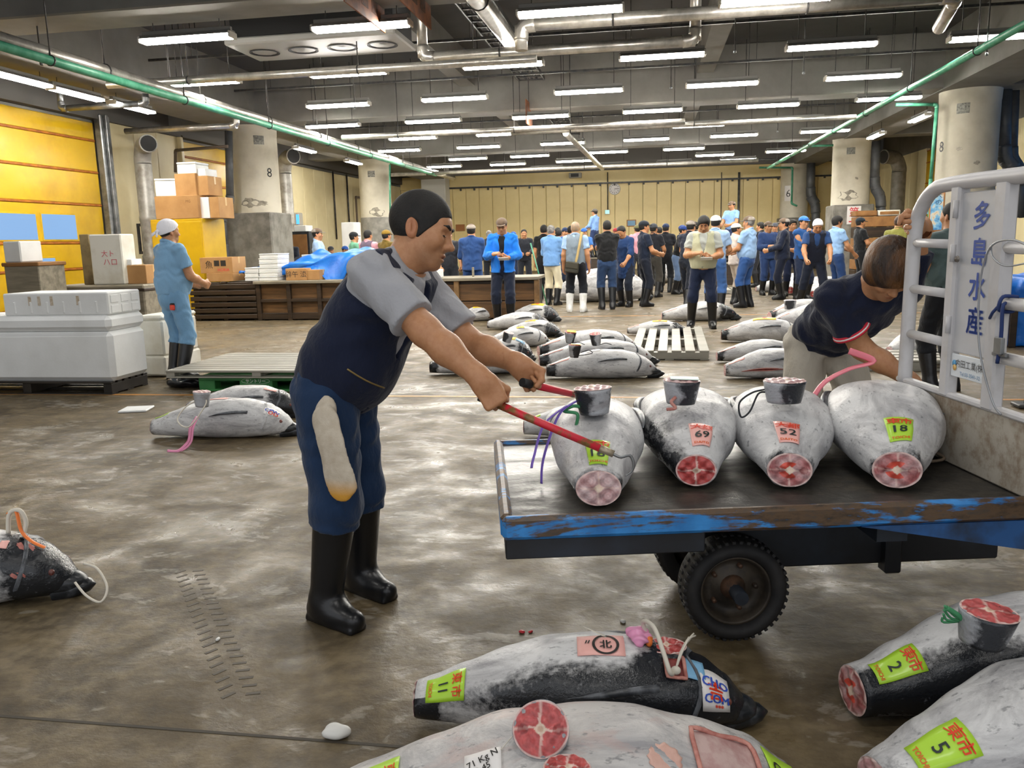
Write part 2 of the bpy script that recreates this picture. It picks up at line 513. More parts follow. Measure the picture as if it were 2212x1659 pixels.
TRK = mat('tyre_mark', '463e31', .6)
a_, b__ = onz(520, 1500), onz(405, 1225); d_ = b__-a_; b_m = MB(); Rt_ = Matrix.Rotation(math.atan2(d_.y, d_.x), 3, 'Z')
for i_ in range(22):
    for s_ in (-1, 1): b_m.box(a_+d_*(i_/22+.012*s_)+Rt_ @ Vector((0, s_*.035, .0006)), (.014, .045, .001), 0, Rt_ @ Matrix.Rotation(s_*.35, 3, 'Z'))
o_ = struct(b_m.build('tyre_track', TRK))
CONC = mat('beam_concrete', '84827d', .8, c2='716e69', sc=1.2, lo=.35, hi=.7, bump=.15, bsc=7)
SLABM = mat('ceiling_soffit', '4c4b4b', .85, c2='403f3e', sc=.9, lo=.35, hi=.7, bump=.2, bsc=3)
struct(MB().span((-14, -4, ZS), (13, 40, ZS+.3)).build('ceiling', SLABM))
for i, y in enumerate((onz(1100, 0, ZB).y, onz(1100, 250, ZB).y, onz(1100, 332, ZB).y)):
    struct(MB().span((-11.2, y-.75, ZB), (9.6, y, ZS), .02).build('beam_%d' % (i+1), CONC))
    # splayed haunches under the slab ribs
for i, (x, y0, y1) in enumerate([(x, y0, y0+7.6) for y0 in (10.9, 20.0) for x in (-3.9, 1.2)]):
    struct(MB().span((x-.17, y0, 4.75), (x+.17, y1, ZS)).build('ceiling_rib', CONC))
PLX, PRX = -9.25, 6.35
BY = [onz(1100, 250, ZB).y-.38, onz(1100, 332, ZB).y-.38]
BY = [19.0, 27.6]
struct(MB().span((PLX-.75, -4, ZB-.02), (PLX+.35, YB, ZS)).build('beam_left', CONC))
struct(MB().span((PRX-.45, -4, ZB-.02), (PRX+.75, YB, ZS)).build('beam_right', CONC))
# ---- far wall: insulated panels, each one a piece of the wall
PANEL = mat('insulated_panel_cream', 'ecd79c', .45, c2='e2cb8b', sc=.8, bump=.08, bsc=3)
PANEL2 = mat('insulated_panel_pale', 'e6d9b0', .5, c2='d8c99c', sc=.8, bump=.08, bsc=3)
wb = struct(MB().span((XL-.3, YB+.12, 0), (XR+.3, YB+.4, ZS)).build('wall_back', CONC))
x = XL
b = MB().box((0, 0, 0), (.60, .10, 3.78), .012).build('panel', PANEL, wb, (XL+.31, YB+.06, 1.9)); k = 1
while XL+.31+k*.612 < XR:
    c = b.copy(); COL.objects.link(c); c.location.x = XL+.31+k*.612; k += 1
MB().span((XL, YB-.01, 3.80), (XR, YB+.12, 4.35), .01).build('fascia', PANEL, wb)
MB().span((XL, YB-.03, 4.36), (XR, YB+.12, ZS)).build('upper_band', mat('grey_band', '6d6a66', .7), wb)
# ---- left wall with the two yellow doors
wl = struct(MB().span((XL-.4, -4, 0), (XL-.12, YB, ZS)).build('wall_left', CONC))
def left_panels(y0, y1, z0, z1, w=.9):
    n = max(1, round((y1-y0)/w)); w = (y1-y0)/n
    for i in range(n):
        MB().span((XL-.12, y0+i*w+.008, z0), (XL, y0+(i+1)*w-.008, z1), .01).build('panel', PANEL2, wl)
D1B = onx(222, 450, XL).y; D2A = onx(392, 350, XL).y
left_panels(D1B+.45, D2A-.1, 0, 4.15, .8); left_panels(D2A+3.6, YB, 0, 3.95, .9)
MB().span((XL-.12, -4, 4.05), (XL+.10, YB, ZS)).build('upper_band', mat('upper_wall_grey', '5c5a57', .8), wl)
YEL = mat('door_yellow', 'c9a20a', .42, c2='a98405', sc=1.1, lo=.45, hi=.8, bump=.06, bsc=2, coat=.2)
YEL_S = mat('door_seam_rust', '8a4a14', .6, c2='b06a10', sc=5)
PANE = mat('door_window_daylight', '9cc3ee', .12)
PANE = emat('door_window_pane', '8ebcf0', .85)
def yellow_door(nm, y0, y1, ztop, holes):
    d = struct(thing(nm, '', '', (XL, y0, 0))); del d['label'], d['category']
    zs = [0, .35, 1.05, 1.56, 2.32, 2.98, 3.62, ztop]
    for i in range(len(zs)-1):
        MB().span((-.10, 0, zs[i]+.02), (-.02, y1-y0, zs[i+1]-.02), .012).build('door_panel', YEL, d)
    sm = MB()
    for z in zs[1:-1]: MB().span((-.08, 0, z-.022), (-.005, y1-y0, z+.022), .008).build('seam', YEL_S, d)
    for (a, b_, z0, z1) in holes:
        MB().span((-.03, a-y0-.03, z0-.03), (-.012, b_-y0+.03, z1+.03), .006).build('window_frame', YEL, d)
        MB().span((-.014, a-y0, z0), (-.006, b_-y0, z1), .004).build('window_pane', PANE, d)
    return d
hs = []
for (px0, px1, py0, py1) in ((-5, 84, 463, 518), (97, 169, 465, 517), (83, 124, 557, 592)):
    p, q, r_ = onx(max(px0, 1), py1, XL), onx(px1, py1, XL), onx(px1, py0, XL); hs.append((p.y, q.y, q.z, r_.z))
hs[0] = (hs[0][0]-.6, hs[0][1], hs[0][2], hs[0][3])
yellow_door('door_1', 8.6, D1B, 4.0, hs)
hs = []
for (px0, px1, py0, py1) in ((436, 479, 481, 533), (492, 512, 482, 530)):
    p, q, r_ = onx(px0, py1, XL), onx(px1, py1, XL), onx(px1, py0, XL); hs.append((p.y, q.y, q.z, r_.z))
yellow_door('door_2', D2A, D2A+3.5, 4.0, hs)
STEEL = mat('galvanised_steel', '8d8f90', .38, .75, c2='6d6f70', sc=6, bump=.05, bsc=20)
DSTEEL = mat('dark_steel', '3b3c3e', .45, .6, c2='55524e', sc=9)
CHROME = mat('insulated_pipe_steel', 'cbc7bf', .30, .7, c2='aaa69e', sc=8, bump=.05, bsc=30)
GREENP = mat('pipe_green', '3d8a6b', .4, c2='5aa083', sc=7)
struct(MB().span((XL-.02, D1B+.02, 0), (XL+.14, D1B+.34, 4.15), .02).span((XL+.14, D1B+.12, 0), (XL+.2, D1B+.2, 4.15), .01).build('trim_1', STEEL))
struct(MB().span((XL-.02, D2A-.12, 0), (XL+.10, D2A, 4.1), .01).build('trim_2', PANEL2))
# ---- right wall
wr = struct(MB().span((XR+.12, -4, 0), (XR+.4, YB, ZS)).build('wall_right', CONC))
RD0, RD1 = 27.5, 31.5
def right_panels(y0, y1, z0, z1, w=.9):
    n = max(1, round((y1-y0)/w)); w = (y1-y0)/n
    for i in range(n): MB().span((XR, y0+i*w+.008, z0), (XR+.12, y0+(i+1)*w-.008, z1), .01).build('panel', PANEL2, wr)
right_panels(21.5, RD0, 0, 4.2); right_panels(RD1, YB, 0, 4.2)
d = struct(thing('door_3', '', '', (XR, RD0, 0))); del d['label'], d['category']
for z0, z1 in ((0, .9), (.9, 1.6), (1.6, 2.3), (2.3, 3.0), (3.0, 3.7), (3.7, 4.1)):
    MB().span((.02, 0, z0+.02), (.10, RD1-RD0, z1-.02), .012).build('door_panel', YEL, d)
    MB().span((.005, 0, z1-.02), (.08, RD1-RD0, z1+.02), .008).build('seam', YEL_S, d)
MB().span((.0, .3, 1.95), (.02, RD1-RD0-.4, 2.25), .004).build('window_pane', PANE, d)
# daylight bay beyond the first right pillar: dark frame of small panes
bay = struct(thing('window_1', '', '', (XR, 14.5, 0))); del bay['label'], bay['category']
MB().span((.1, 0, 0), (.3, 6.9, ZS)).build('window_frame', mat('dark_recess', '1a1c20', .7), bay)
bp = emat('blue_daylight_pane', '3f9be8', 1.6)
for i in range(6):
    for j in range(3):
        if (i*3+j) % 4 == 1: continue
        MB().span((.06, .5+i*1.0, 2.45+j*.42), (.1, .5+i*1.0+.62+.2*((i+j) % 2), 2.75+j*.42), .005).build('window_pane', bp, bay)
# ---- round pillars
PIL = mat('pillar_paint', 'd5cfbe', .6, c2='b9b2a0', sc=1.6, lo=.45, hi=.8, bump=.12, bsc=6)
PILG = mat('pillar_plinth', '8f8c84', .75, c2='6c6962', sc=3, bump=.25, bsc=10)
CHIP = mat('pillar_bare_patch', '7a756a', .8, c2='a49d8e', sc=12)
def pillar(i, x, y, r, zcol, plinth, top=ZB+.02):
    p = struct(thing('pillar_%d' % i, '', '', (x, y, 0))); del p['label'], p['category']
    MB().lathe([(r, zcol), (r, top-.25), (r+.005, top-.25), (r*1.03, top)], 48).build('shaft', PIL, p)
    if plinth == 'box': MB().span((-r*1.06, -r*1.06, 0), (r*1.06, r*1.06, zcol), .03).build('plinth', PILG, p)
    else: MB().lathe([(r*1.02, 0), (r*1.02, zcol-.02), (r*.99, zcol)], 48).build('plinth', PILG, p)
    return p
def pil_at(px, Y, r): return ony(px, 420, Y).x
pl1 = pillar(1, ony(553, 400, 19).x, 19.0, .555, ony(560, 459, 19-.55).z, 'box')
pl2 = pillar(2, ony(811, 420, 27.6).x, 27.6, .53, ony(815, 470, 27.6).z, 'round')
pl3 = struct(MB().span((ony(914, 400, 37).x, 36.6, 0), (ony(966, 400, 37).x, YB-.02, 4.9), .03).build('pillar_3', mat('square_pillar_white', 'd9d8d2', .6)))
pr1 = pillar(4, ony(2090, 300, 19).x, 19.0, .57, 1.0, 'round')
pr2 = pillar(5, ony(1838, 380, 27.6).x, 27.6, .56, ony(1840, 442, 27.1).z, 'box')
pr3 = pillar(6, ony(1716, 400, 36.4).x, 36.4, .55, ony(1716, 470, 36).z, 'box')
def on_pillar(p, r, ang, z, w, h, name, m, off=.004, n=6):
    V = []; F = []
    for i in range(n+1):
        a = ang+(i/n-.5)*w/r
        for zz in (z-h/2, z+h/2):
            for o in (off, -.01): V.append(((r+o)*math.cos(a), (r+o)*math.sin(a), zz))
    for i in range(n):
        k = i*4; F += [(k, k+4, k+6, k+2), (k+1, k+3, k+7, k+5), (k, k+1, k+5, k+4), (k+2, k+6, k+7, k+3)]
    F += [(0, 2, 3, 1), (n*4, n*4+1, n*4+3, n*4+2)]
    return mesh(name, V, F, m, p)
def face_cam(p): v = Vector((0, 0, 0))-p.location; return math.atan2(v.y, v.x)
for p, r, da, z in ((pl1, .555, -.25, ony(526, 303, 18.5).z), (pl2, .53, .2, 3.7), (pr1, .57, .2, ony(2112, 232, 18.5).z), (pr2, .56, .05, ony(1847, 325, 27).z)):
    on_pillar(p, r, face_cam(p)-da, z, .24, .2, 'number_plate', mat('plate_grey', '8b8a80', .6, c2='4c4a45', sc=25))
def pillar_blob(p, r, ang, z, w, h, seed=0):
    rg = random.Random(seed); n = 18; V = [((r+.005)*math.cos(ang), (r+.005)*math.sin(ang), z)]
    for k in range(n):
        t = 2*PI*k/n; q = rg.uniform(.55, 1.0); a = ang+q*w/2*math.cos(t)/r
        V.append(((r+.005)*math.cos(a), (r+.005)*math.sin(a), z+q*h/2*math.sin(t)))
    return mesh('bare_patch', V, [(0, 1+k, 1+(k+1) % n) for k in range(n)], CHIP, p)
def pillar_text(p, r, ang, z, txt, size, m, off=.006, name='numeral'):
    V, F = text_mesh(txt)
    return mesh(name, [((r+off)*math.cos(ang+v[0]*size/r), (r+off)*math.sin(ang+v[0]*size/r), z+v[1]*size) for v in V], F, m, p)
for q_, (p, r, da, z, w, h) in enumerate(((pl1, .555, .30, 2.42, .5, .28), (pl1, .555, -.2, 2.40, .3, .15), (pl2, .53, .0, 2.45, .6, .35), (pr2, .56, .1, 2.5, .7, .4), (pr2, .56, -.3, 3.0, .12, .1), (pr1, .57, -.35, 2.7, .14, .1), (pr1, .57, .1, 1.6, .6, .3), (pr1, .57, .25, 3.0, .16, .1))):
    pillar_blob(p, r, face_cam(p)-da, z, w, h, q_)
BLK = mat('paint_black', '1b1b1c', .5); REDP = mat('print_red', 'd8263c', .5); WHT = mat('paper_white', 'e8e4e2', .6)
on_pillar(pr3, .55, face_cam(pr3)-.42, ony(1694, 418, 36).z, .34, .62, 'number_disc', WHT, .004)
pillar_text(pr3, .55, face_cam(pr3)-.42, ony(1694, 418, 36).z, '6', .42, BLK)
pillar_text(pl1, .555, face_cam(pl1)+.62, ony(596, 371, 18.6).z, '8', .30, BLK)
pillar_text(pr1, .57, face_cam(pr1)-.95, ony(2030, 315, 18.6).z, '8', .30, BLK)
# sign on the plinth of the second right pillar
sg = thing('paper_sign', 'white paper sign with red characters taped to a right pillar', 'sign', (pr2.location.x, pr2.location.y-.56*1.06-.012, ony(1837, 465, 27).z))
MB().box((.0, 0, 0), (.40, .008, .54)).build('sheet', WHT, sg)
RF = Matrix(((1, 0, 0), (0, 0, -1), (0, 1, 0)))      # text facing -y
write('sign_character', '第', .30, REDP, sg, (0, -.007, .10), RF, bold=.008)
write('sign_character', '一', .30, REDP, sg, (0, -.007, -.19), RF, bold=.02)
# framed poster on the near right pillar
po = thing('wooden_framed_poster', 'tall blue tuna poster in a wooden frame on the nearest right pillar', 'poster')
q0, q1 = ony(2010, 497, 18.2), ony(2040, 418, 18.2); po.location = ((q0.x+q1.x)/2, 18.25, (q0.z+q1.z)/2); po.rotation_euler = (0, 0, -.35)
w_, h_ = abs(q1.x-q0.x), abs(q1.z-q0.z)
MB().box((0, 0, 0), (w_+.06, .03, h_+.06), .008).build('frame', mat('poster_wood', 'a9713c', .6), po)
PM, _t = newmat('poster_print'); _t.base(_t.ramp(_t.noise(7, 4, .6), [(.35, lin('2f78b4')), (.5, lin('7fb6d6')), (.58, lin('d8c7a8')), (.7, lin('8a5a36'))]))
MB().box((0, -.017, 0), (w_, .006, h_)).build('print', PM, po)
MB().span((-.05, .0, -po.location.z), (.05, .03, -h_/2)).build('post', mat('poster_wood', 'a9713c', .6), po)
write('poster_lettering', '天の', .13, mat('print_dark', '173a5e', .6), po, (.03, -.022, h_*.36), RF, vertical=True)
# ---- clock on the far wall
p = ony(1327.5, 408, YB-.05); R_ = .255
ck = thing('wall_clock', 'round white wall clock high on the cream far wall', 'clock', (p.x, YB-.02, p.z))
MB().lathe([(0, -.03), (R_, -.03), (R_, .03), (R_*.9, .045), (R_*.88, .03)], 40, (0, 0, 0), Matrix.Rotation(PI/2, 3, 'X')).build('case', mat('clock_case', 'd0d0cc', .4), ck)
MB().lathe([(0, .028), (R_*.88, .028)], 40, (0, 0, 0), Matrix.Rotation(PI/2, 3, 'X')).build('dial', WHT, ck)
for k in range(12):
    a = k*PI/6; MB().box((R_*.70*math.sin(a), -.036, R_*.70*math.cos(a)), (.022, .006, .05), 0, Matrix.Rotation(a, 3, 'Y')).build('hour_mark', BLK, ck)
for a, l, nm in ((PI/2, .62, 'minute_hand'), (PI*.98, .42, 'hour_hand')):
    MB().bar((0, -.042, 0), (R_*l*math.sin(a), -.042, R_*l*math.cos(a)), .006, .022).build(nm, BLK, ck)
# hanging rail along the far wall, conduits, sign
rl = thing('wall_rail', 'long steel hanging rail with hooks across the far wall', 'rail', (0, YB-.12, 0))
zr = ony(1300, 396, YB).z
MB().bar((-10, 0, zr+.02), (9.3, 0, zr-.03), .05, .07).build('rail_bar', DSTEEL, rl)
for k in range(30):
    xx = -9.6+k*.63; MB().span((xx-.04, -.03, zr-.12), (xx+.04, .03, zr-.02), .008).build('hook', DSTEEL, rl)
def pipe(name, label, pts, r, m, parts=(), hang=0, n=12, cat='pipe', elbows=True, group=None, hz=ZS):
    pts = [Vector(q) for q in pts]; o = thing(name, label, cat, pts[0], 0, group); b0 = pts[0]
    for a, c in zip(pts, pts[1:]): MB().tube([a-b0, c-b0], r, n).build('pipe_run', m, o)
    if elbows:
        for a, q, c in zip(pts, pts[1:], pts[2:]):
            d0, d1 = (a-q).normalized(), (c-q).normalized()
            MB().tube(smooth_path([q+d0*r*2.2-b0, q+(d0+d1)*r*.35-b0, q+d1*r*2.2-b0], 4), r*1.12, n).build('elbow', m, o)
    if hang:
        for a, c in zip(pts, pts[1:]):
            L = (c-a).length
            if L < 1.5 or abs((c-a).z)/L > .5: continue
            for k in range(max(1, int(L/hang))):
                q = a+(c-a)*((k+.5)*hang/L)-b0
                MB().tube([q+Vector((0, 0, r)), (q.x, q.y, hz-b0.z)], .008, 6).build('hanger_rod', DSTEEL, o)
                MB().tube([q+Vector((r*1.06*math.cos(t), 0, r*1.06*math.sin(t))) if abs((c-a).y) > abs((c-a).x) else q+Vector((0, r*1.06*math.cos(t), r*1.06*math.sin(t))) for t in np.linspace(0, 2*PI, 13)], .012, 5).build('pipe_clamp', DSTEEL, o)
    return o
ZP = 3.72
def run(p0, p1, z): return [onz(*p0, z), onz(*p1, z)]
a, b_ = onz(5, 86, ZP), onz(975, 383, ZP)
pipe('ceiling_pipe', 'thick silver insulated pipe running down the left side under the beam', [(a.x, 2.0, ZP), (a.x, 30.5, ZP)], .085, CHROME, hang=2.4)
a = onz(120, 128, 3.62)
pipe('ceiling_pipe', 'green pipe running beside the thick silver pipe on the left', [(onz(440, 231, 3.60).x-.02, 2.0, 3.62), (onz(440, 231, 3.60).x-.02, 27.5, 3.62)], .055, GREENP, hang=2.9)
for y in (5.2, 12.2, 16.4): pass
p0, p1 = onz(2205, 84, 3.7), onz(1640, 364, 3.7)
gp = pipe('ceiling_pipe', 'long green pipe running down the right side of the hall', [(p0.x-.25, 2.5, 3.7), (p0.x-.35, p1.y, 3.7)], .05, GREENP, hang=2.8)
# cross pipes
def cross(label, px0, px1, z, r, m, extra=(), hang=2.6, n=12):
    a, c = onz(*px0, z), onz(*px1, z); ym = (a.y+c.y)/2
    return pipe('ceiling_pipe', label, [(a.x, ym, z)]+[(c.x, ym, z)]+[Vector(e) for e in extra], r, m, hang=hang, n=n)
cross('slim steel pipe crossing the hall just behind the nearest lamp row', (230, 183), (1160, 128), 3.82, .055, CHROME)
a = onz(905, 118, 3.95); c = onz(1500, 96, 3.95); y_ = (a.y+c.y)/2
pipe('ceiling_pipe', 'silver pipe with two upturned ends crossing over the hall middle', [(a.x, y_, 5.2), (a.x, y_, 3.95), (c.x, y_, 3.95), (c.x, y_, 5.2)], .075, CHROME, hang=2.2)
a = onz(1132, 75, 4.0); c = onz(2045, 18, 4.0); y_ = (a.y+c.y)/2-.3
pipe('ceiling_pipe', 'long silver pipe with a dropped left end at the upper right', [(a.x, y_, 3.75), (a.x, y_, 4.05), (c.x, y_, 4.05), (c.x+.1, y_+.9, 3.9)], .08, CHROME, hang=2.3)
a = onz(1040, -5, 4.12); c = onz(1115, 118, 4.12)
pipe('ceiling_pipe', 'fat shiny pipe running away from the camera at top centre', [(a.x-.15, 5.5, 4.15), (c.x+.05, c.y+.6, 4.15)], .11, CHROME, hang=3, n=16)
cross('silver pipe crossing the hall below the second beam', (740, 298), (1480, 262), 3.75, .06, CHROME)
cross('lower silver pipe below the second beam at right', (1110, 292), (1860, 246), 3.7, .05, CHROME)
a = onz(1222, 288, 3.7); c = onz(1268, 360, 3.7)
pipe('ceiling_pipe', 'silver pipe running away from the camera beyond the second beam', [(a.x, a.y, 3.7), (a.x+.35, c.y, 3.62)], .07, CHROME)
cross('far silver pipe crossing in front of the cream wall', (845, 379), (1640, 345), 3.65, .06, CHROME)
cross('thin dark pipe crossing in front of the far wall', (860, 368), (1670, 352), 3.85, .04, DSTEEL)
# conduits on the far wall
for px, m, r_, lab, y1 in ((1312.5, DSTEEL, .022, 'thin grey conduit running down the far wall beside the clock', 455), (1597, STEEL, .05, 'pale downpipe on the far wall right of the clock', 640), (1559, DSTEEL, .018, 'thin dark conduit on the far wall left of the pale downpipe', 640)):
    q = ony(px, 372, YB-.1); e = ony(px, y1, YB-.1)
    pipe('wall_conduit', lab, [(q.x, YB-.1, q.z), (q.x, YB-.1, max(.05, e.z))], r_, m, elbows=False)
q = ony(1312, 458, YB-.12)
es = thing('exit_light', 'small pale green sign lamp at the foot of the thin conduit', 'sign lamp', (q.x, YB-.14, q.z))
MB().box((0, 0, 0), (.22, .08, .2), .02).build('housing', WHT, es); MB().box((0, -.045, 0), (.18, .01, .15)).build('lit_face', emat('sign_green', 'a8f0d8', 1.3), es)
ac = thing('wall_unit', 'small dark cassette unit under the ceiling at the far wall', 'air unit', (ony(1243, 378, YB-.3).x, YB-.3, ony(1243, 379, YB-.3).z))
MB().box((0, 0, 0), (.55, .3, .22), .02).build('housing', mat('unit_grey', 'a7a398', .5), ac); MB().box((-.02, -.155, 0), (.34, .012, .14)).build('grille', BLK, ac)
for i, (px, py, lab, c1) in enumerate(((1364, 482, 'small framed notice on the far wall right of the clock', '7fa8c8'), (994, 492, 'small brown notice board on the far wall at left', 'a86e3c'))):
    q = ony(px, py, YB-.05); f_ = thing('framed_notice', lab, 'notice', (q.x, YB-.03, q.z))
    MB().box((0, 0, 0), (.42, .03, .30), .006).build('frame', mat('notice_wood', 'a5713d', .6), f_); MB().box((0, -.018, 0), (.34, .006, .22)).build('sheet', mat('notice_'+c1, c1, .6), f_)
# ---- fluorescent lamps
TUBE = emat('tube_light', 'fffaf0', LAMP_E)
HOUS = mat('lamp_housing', '807e7a', .5); CAPM = mat('lamp_end', 'cfcac0', .4)
ZL = 4.0
def lamp_proto():
    o = thing('tube_lamp', '', 'ceiling lamp', (0, 0, 0), 0, 'fluorescent ceiling lamps')
    MB().prism([(-.11, 0), (-.05, .05), (.05, .05), (.11, 0), (.095, 0), (.045, .035), (-.045, .035), (-.095, 0)], 1.24, (-.62, 0, 0), Matrix(((0, 0, 1), (1, 0, 0), (0, 1, 0)))).span((-.60, -.035, .05), (.60, .035, .10), .006).build('housing', HOUS, o)
    for s in (-1, 1): MB().tube([(-.585, s*.048, -.012), (.585, s*.048, -.012)], .034, 8).build('tube', TUBE, o)
    for s in (-1, 1): MB().box((s*.61, 0, -.005), (.03, .20, .075), .008).build('end_bracket', CAPM, o)
    for s in (-1, 1): MB().tube([(s*.45, 0, .1), (s*.45, 0, 1.31)], .007, 6).build('hanger_rod', DSTEEL, o)
    return o
LAMPS = [(310,88,498,75),(682,62,880,49),(1125,30,1338,15),(1565,4,1785,-9),(1343,124,1517,115),(1703,102,1888,93),(1005,143,1168,135),(676,161,830,154),(380,180,498,174),(2080,83,2225,73),
 (1788,168,1939,161),(1487,184,1632,177),(1203,199,1340,192),(916,215,1048,208),(667,229,795,223),(1598,230,1720,223),(1855,215,1984,208),(1352,241,1467,235),(1110,254,1226,247),(881,263,990,257),(667,273,771,268),
 (1667,262,1776,255),(1461,273,1556,267),(1733,285,1830,279),(1540,294,1630,289),(1352,303,1440,297),(1173,311,1258,306),(1034,291,1130,286),(846,300,938,295),(993,319,1075,314),(823,326,903,322),
 (1660,328,1735,323),(1508,336,1580,332),(1437,323,1517,318),(1275,330,1351,325),(1560,346,1628,342),(1423,352,1490,348),(1288,358,1352,354),(1150,365,1212,361),(1064,356,1130,352),(975,344,1046,340),(927,361,992,357),(1108,338,1181,334),(1208,349,1272,345)]
cen = sorted([((onz((a+c)/2, (b_+d_)/2, ZL)), ) for a, b_, c, d_ in LAMPS], key=lambda q: q[0].y)
rows = []
for (q,) in cen:
    if rows and q.y-rows[-1][0].y < 1.15: rows[-1].append(q)
    else: rows.append([q])
ORD = ['first', 'second', 'third', 'fourth', 'fifth', 'sixth', 'seventh', 'eighth', 'ninth', 'tenth', 'eleventh', 'twelfth', 'thirteenth', 'fourteenth']
proto = lamp_proto(); used = False
for i, rw in enumerate(rows):
    rw.sort(key=lambda q: q.x); ym = sum(q.y for q in rw)/len(rw)
    for j, q in enumerate(rw):
        lab = 'lit tube lamp, %s from the left in the %s lamp row from the front' % (ORD[j], ORD[i])
        if not used: o = proto; o['label'] = lab; used = True; o.location = (q.x, q.y, ZL)
        else: o = copy_thing(proto, lab, (q.x, q.y, ZL))
SIDE = [(42, 169, 4.0, 0.25, 'lit tube lamp nearest the camera in the left door bay'), (165, 202, 4.0, 0.3, 'lit tube lamp in the left door bay, second from the front'), (285, 231, 4.0, .0, 'lit tube lamp in the left door bay, third from the front'), (658, 323, 3.95, 0, 'small far lamp in the left bay beyond the first pillar'), (763, 350, 3.95, 0, 'farthest lamp in the left bay near the second pillar'),
        (1988, 254, 3.95, 0, 'lit lamp in the right bay beside the nearest right pillar'), (1893, 292, 3.9, 0, 'small far lamp in the right bay before the second pillar')]
for px, py, z, r_, lab in SIDE:
    q = onz(px, py, z); copy_thing(proto, lab, (q.x, q.y, z), PI/2)
# ------------------------------------------------------------------ flat-bed cart
FL = onz(1085, 1128, .55); _r = onz(2205, 1085, .55)
CU = (_r-FL); CU.z = 0; CU.normalize(); CV = Vector((-CU.y, CU.x, 0)); CA = math.atan2(CU.y, CU.x)
def cart(u, v, z=0.0): return Vector((FL.x, FL.y, 0))+CU*u+CV*v+Vector((0, 0, z))
ct = thing('flatbed_cart', 'worn blue-rimmed flatbed cart loaded with four frozen tuna', 'cart', (FL.x, FL.y, 0), CA)
BLUEW, t = newmat('worn_blue_paint')
_n = t.noise(4.5, 6, .7, t.scaled((.35, 1, 2.2)), .5); _n2 = t.noise(28, 5, .65, t.scaled((.4, 1, 1)))
_f = t.math('ADD', t.math('MULTIPLY', _n, .7), t.math('MULTIPLY', _n2, .3))
_paint = t.ramp(t.noise(6, 4, .6), [(.35, lin('2468a8')), (.65, lin('3a8fd6'))])
_rust = t.ramp(_n2, [(.35, lin('2a241e')), (.52, lin('5a4530')), (.70, lin('3c3a38'))])
t.base(t.mix(t.ramp(_f, [(.455, t.grey(0)), (.505, t.grey(1))]), _paint, _rust)); t.b.inputs['Roughness'].default_value = .45; t.bump(_f, .4, .006)
DECK, t = newmat('cart_deck_worn')
_n = t.noise(3.2, 6, .68, t.scaled((.5, 1.2, 1)), .6); _n2 = t.noise(30, 5, .6)
t.base(t.ramp(t.math('ADD', t.math('MULTIPLY', _n, .65), t.math('MULTIPLY', _n2, .35)), [(.36, lin('1d1b18')), (.52, lin('38342d')), (.66, lin('554e43'))]))
t.l.new(t.ramp(_n, [(.40, t.grey(.6)), (.58, t.grey(.33))]), t.b.inputs['Roughness']); t.bump(t.math('ADD', _n2, _n), .3, .008)
BLACKF = mat('chassis_black', '15161a', .55, c2='232b36', sc=3)
CL, CW = 1.72, .985
MB().span((.02, .02, .50), (CL, CW, .548), .004).build('deck', DECK, ct)
MB().span((0, 0, .488), (CL+.02, .035, .562), .012).build('front_rim', BLUEW, ct)
MB().span((-.005, .02, .488), (.032, CW, .566), .012).build('end_rim', BLUEW, ct)
MB().span((0, CW-.03, .488), (CL+.02, CW+.005, .562), .012).build('back_rim', BLUEW, ct)
MB().span((.008, .012, .425), (.62, .05, .49), .004).span((.008, .05, .425), (.04, CW-.02, .49), .004).build('skirt_beam', BLACKF, ct)
MB().span((.72, .42, .19), (CL+.1, .48, .49), .006).span((.72, CW-.46, .19), (CL+.1, CW-.40, .49), .006).span((1.2, .1, .40), (1.3, CW-.1, .48)).span((.74, .47, .2), (.80, .53, .3)).build('chassis_rail', BLACKF, ct)
MB().prism([(1.10, .49), (1.75, .49), (1.75, .395), (1.62, .395)], .02, (0, .022, 0), Matrix(((1, 0, 0), (0, 0, -1), (0, 1, 0)))).build('gusset_plate', mat('cart_blue_dark', '1d4f86', .5, c2='17263a', sc=5, lo=.4, hi=.62), ct)
MB().span((1.38, .38, .165), (1.44, .44, .30), .006).build('bracket', BLACKF, ct)
TYRE = mat('tyre_rubber', '1b1a1b', .7, c2='2c2a29', sc=12, bump=.3, bsc=40); HUB = mat('wheel_rusty', '4a4136', .55, .3, c2='2f2a25', sc=12, bump=.3, bsc=40); HUBR = mat('wheel_hub', '6b4f3c', .5, .4, c2='3b322b', sc=20)
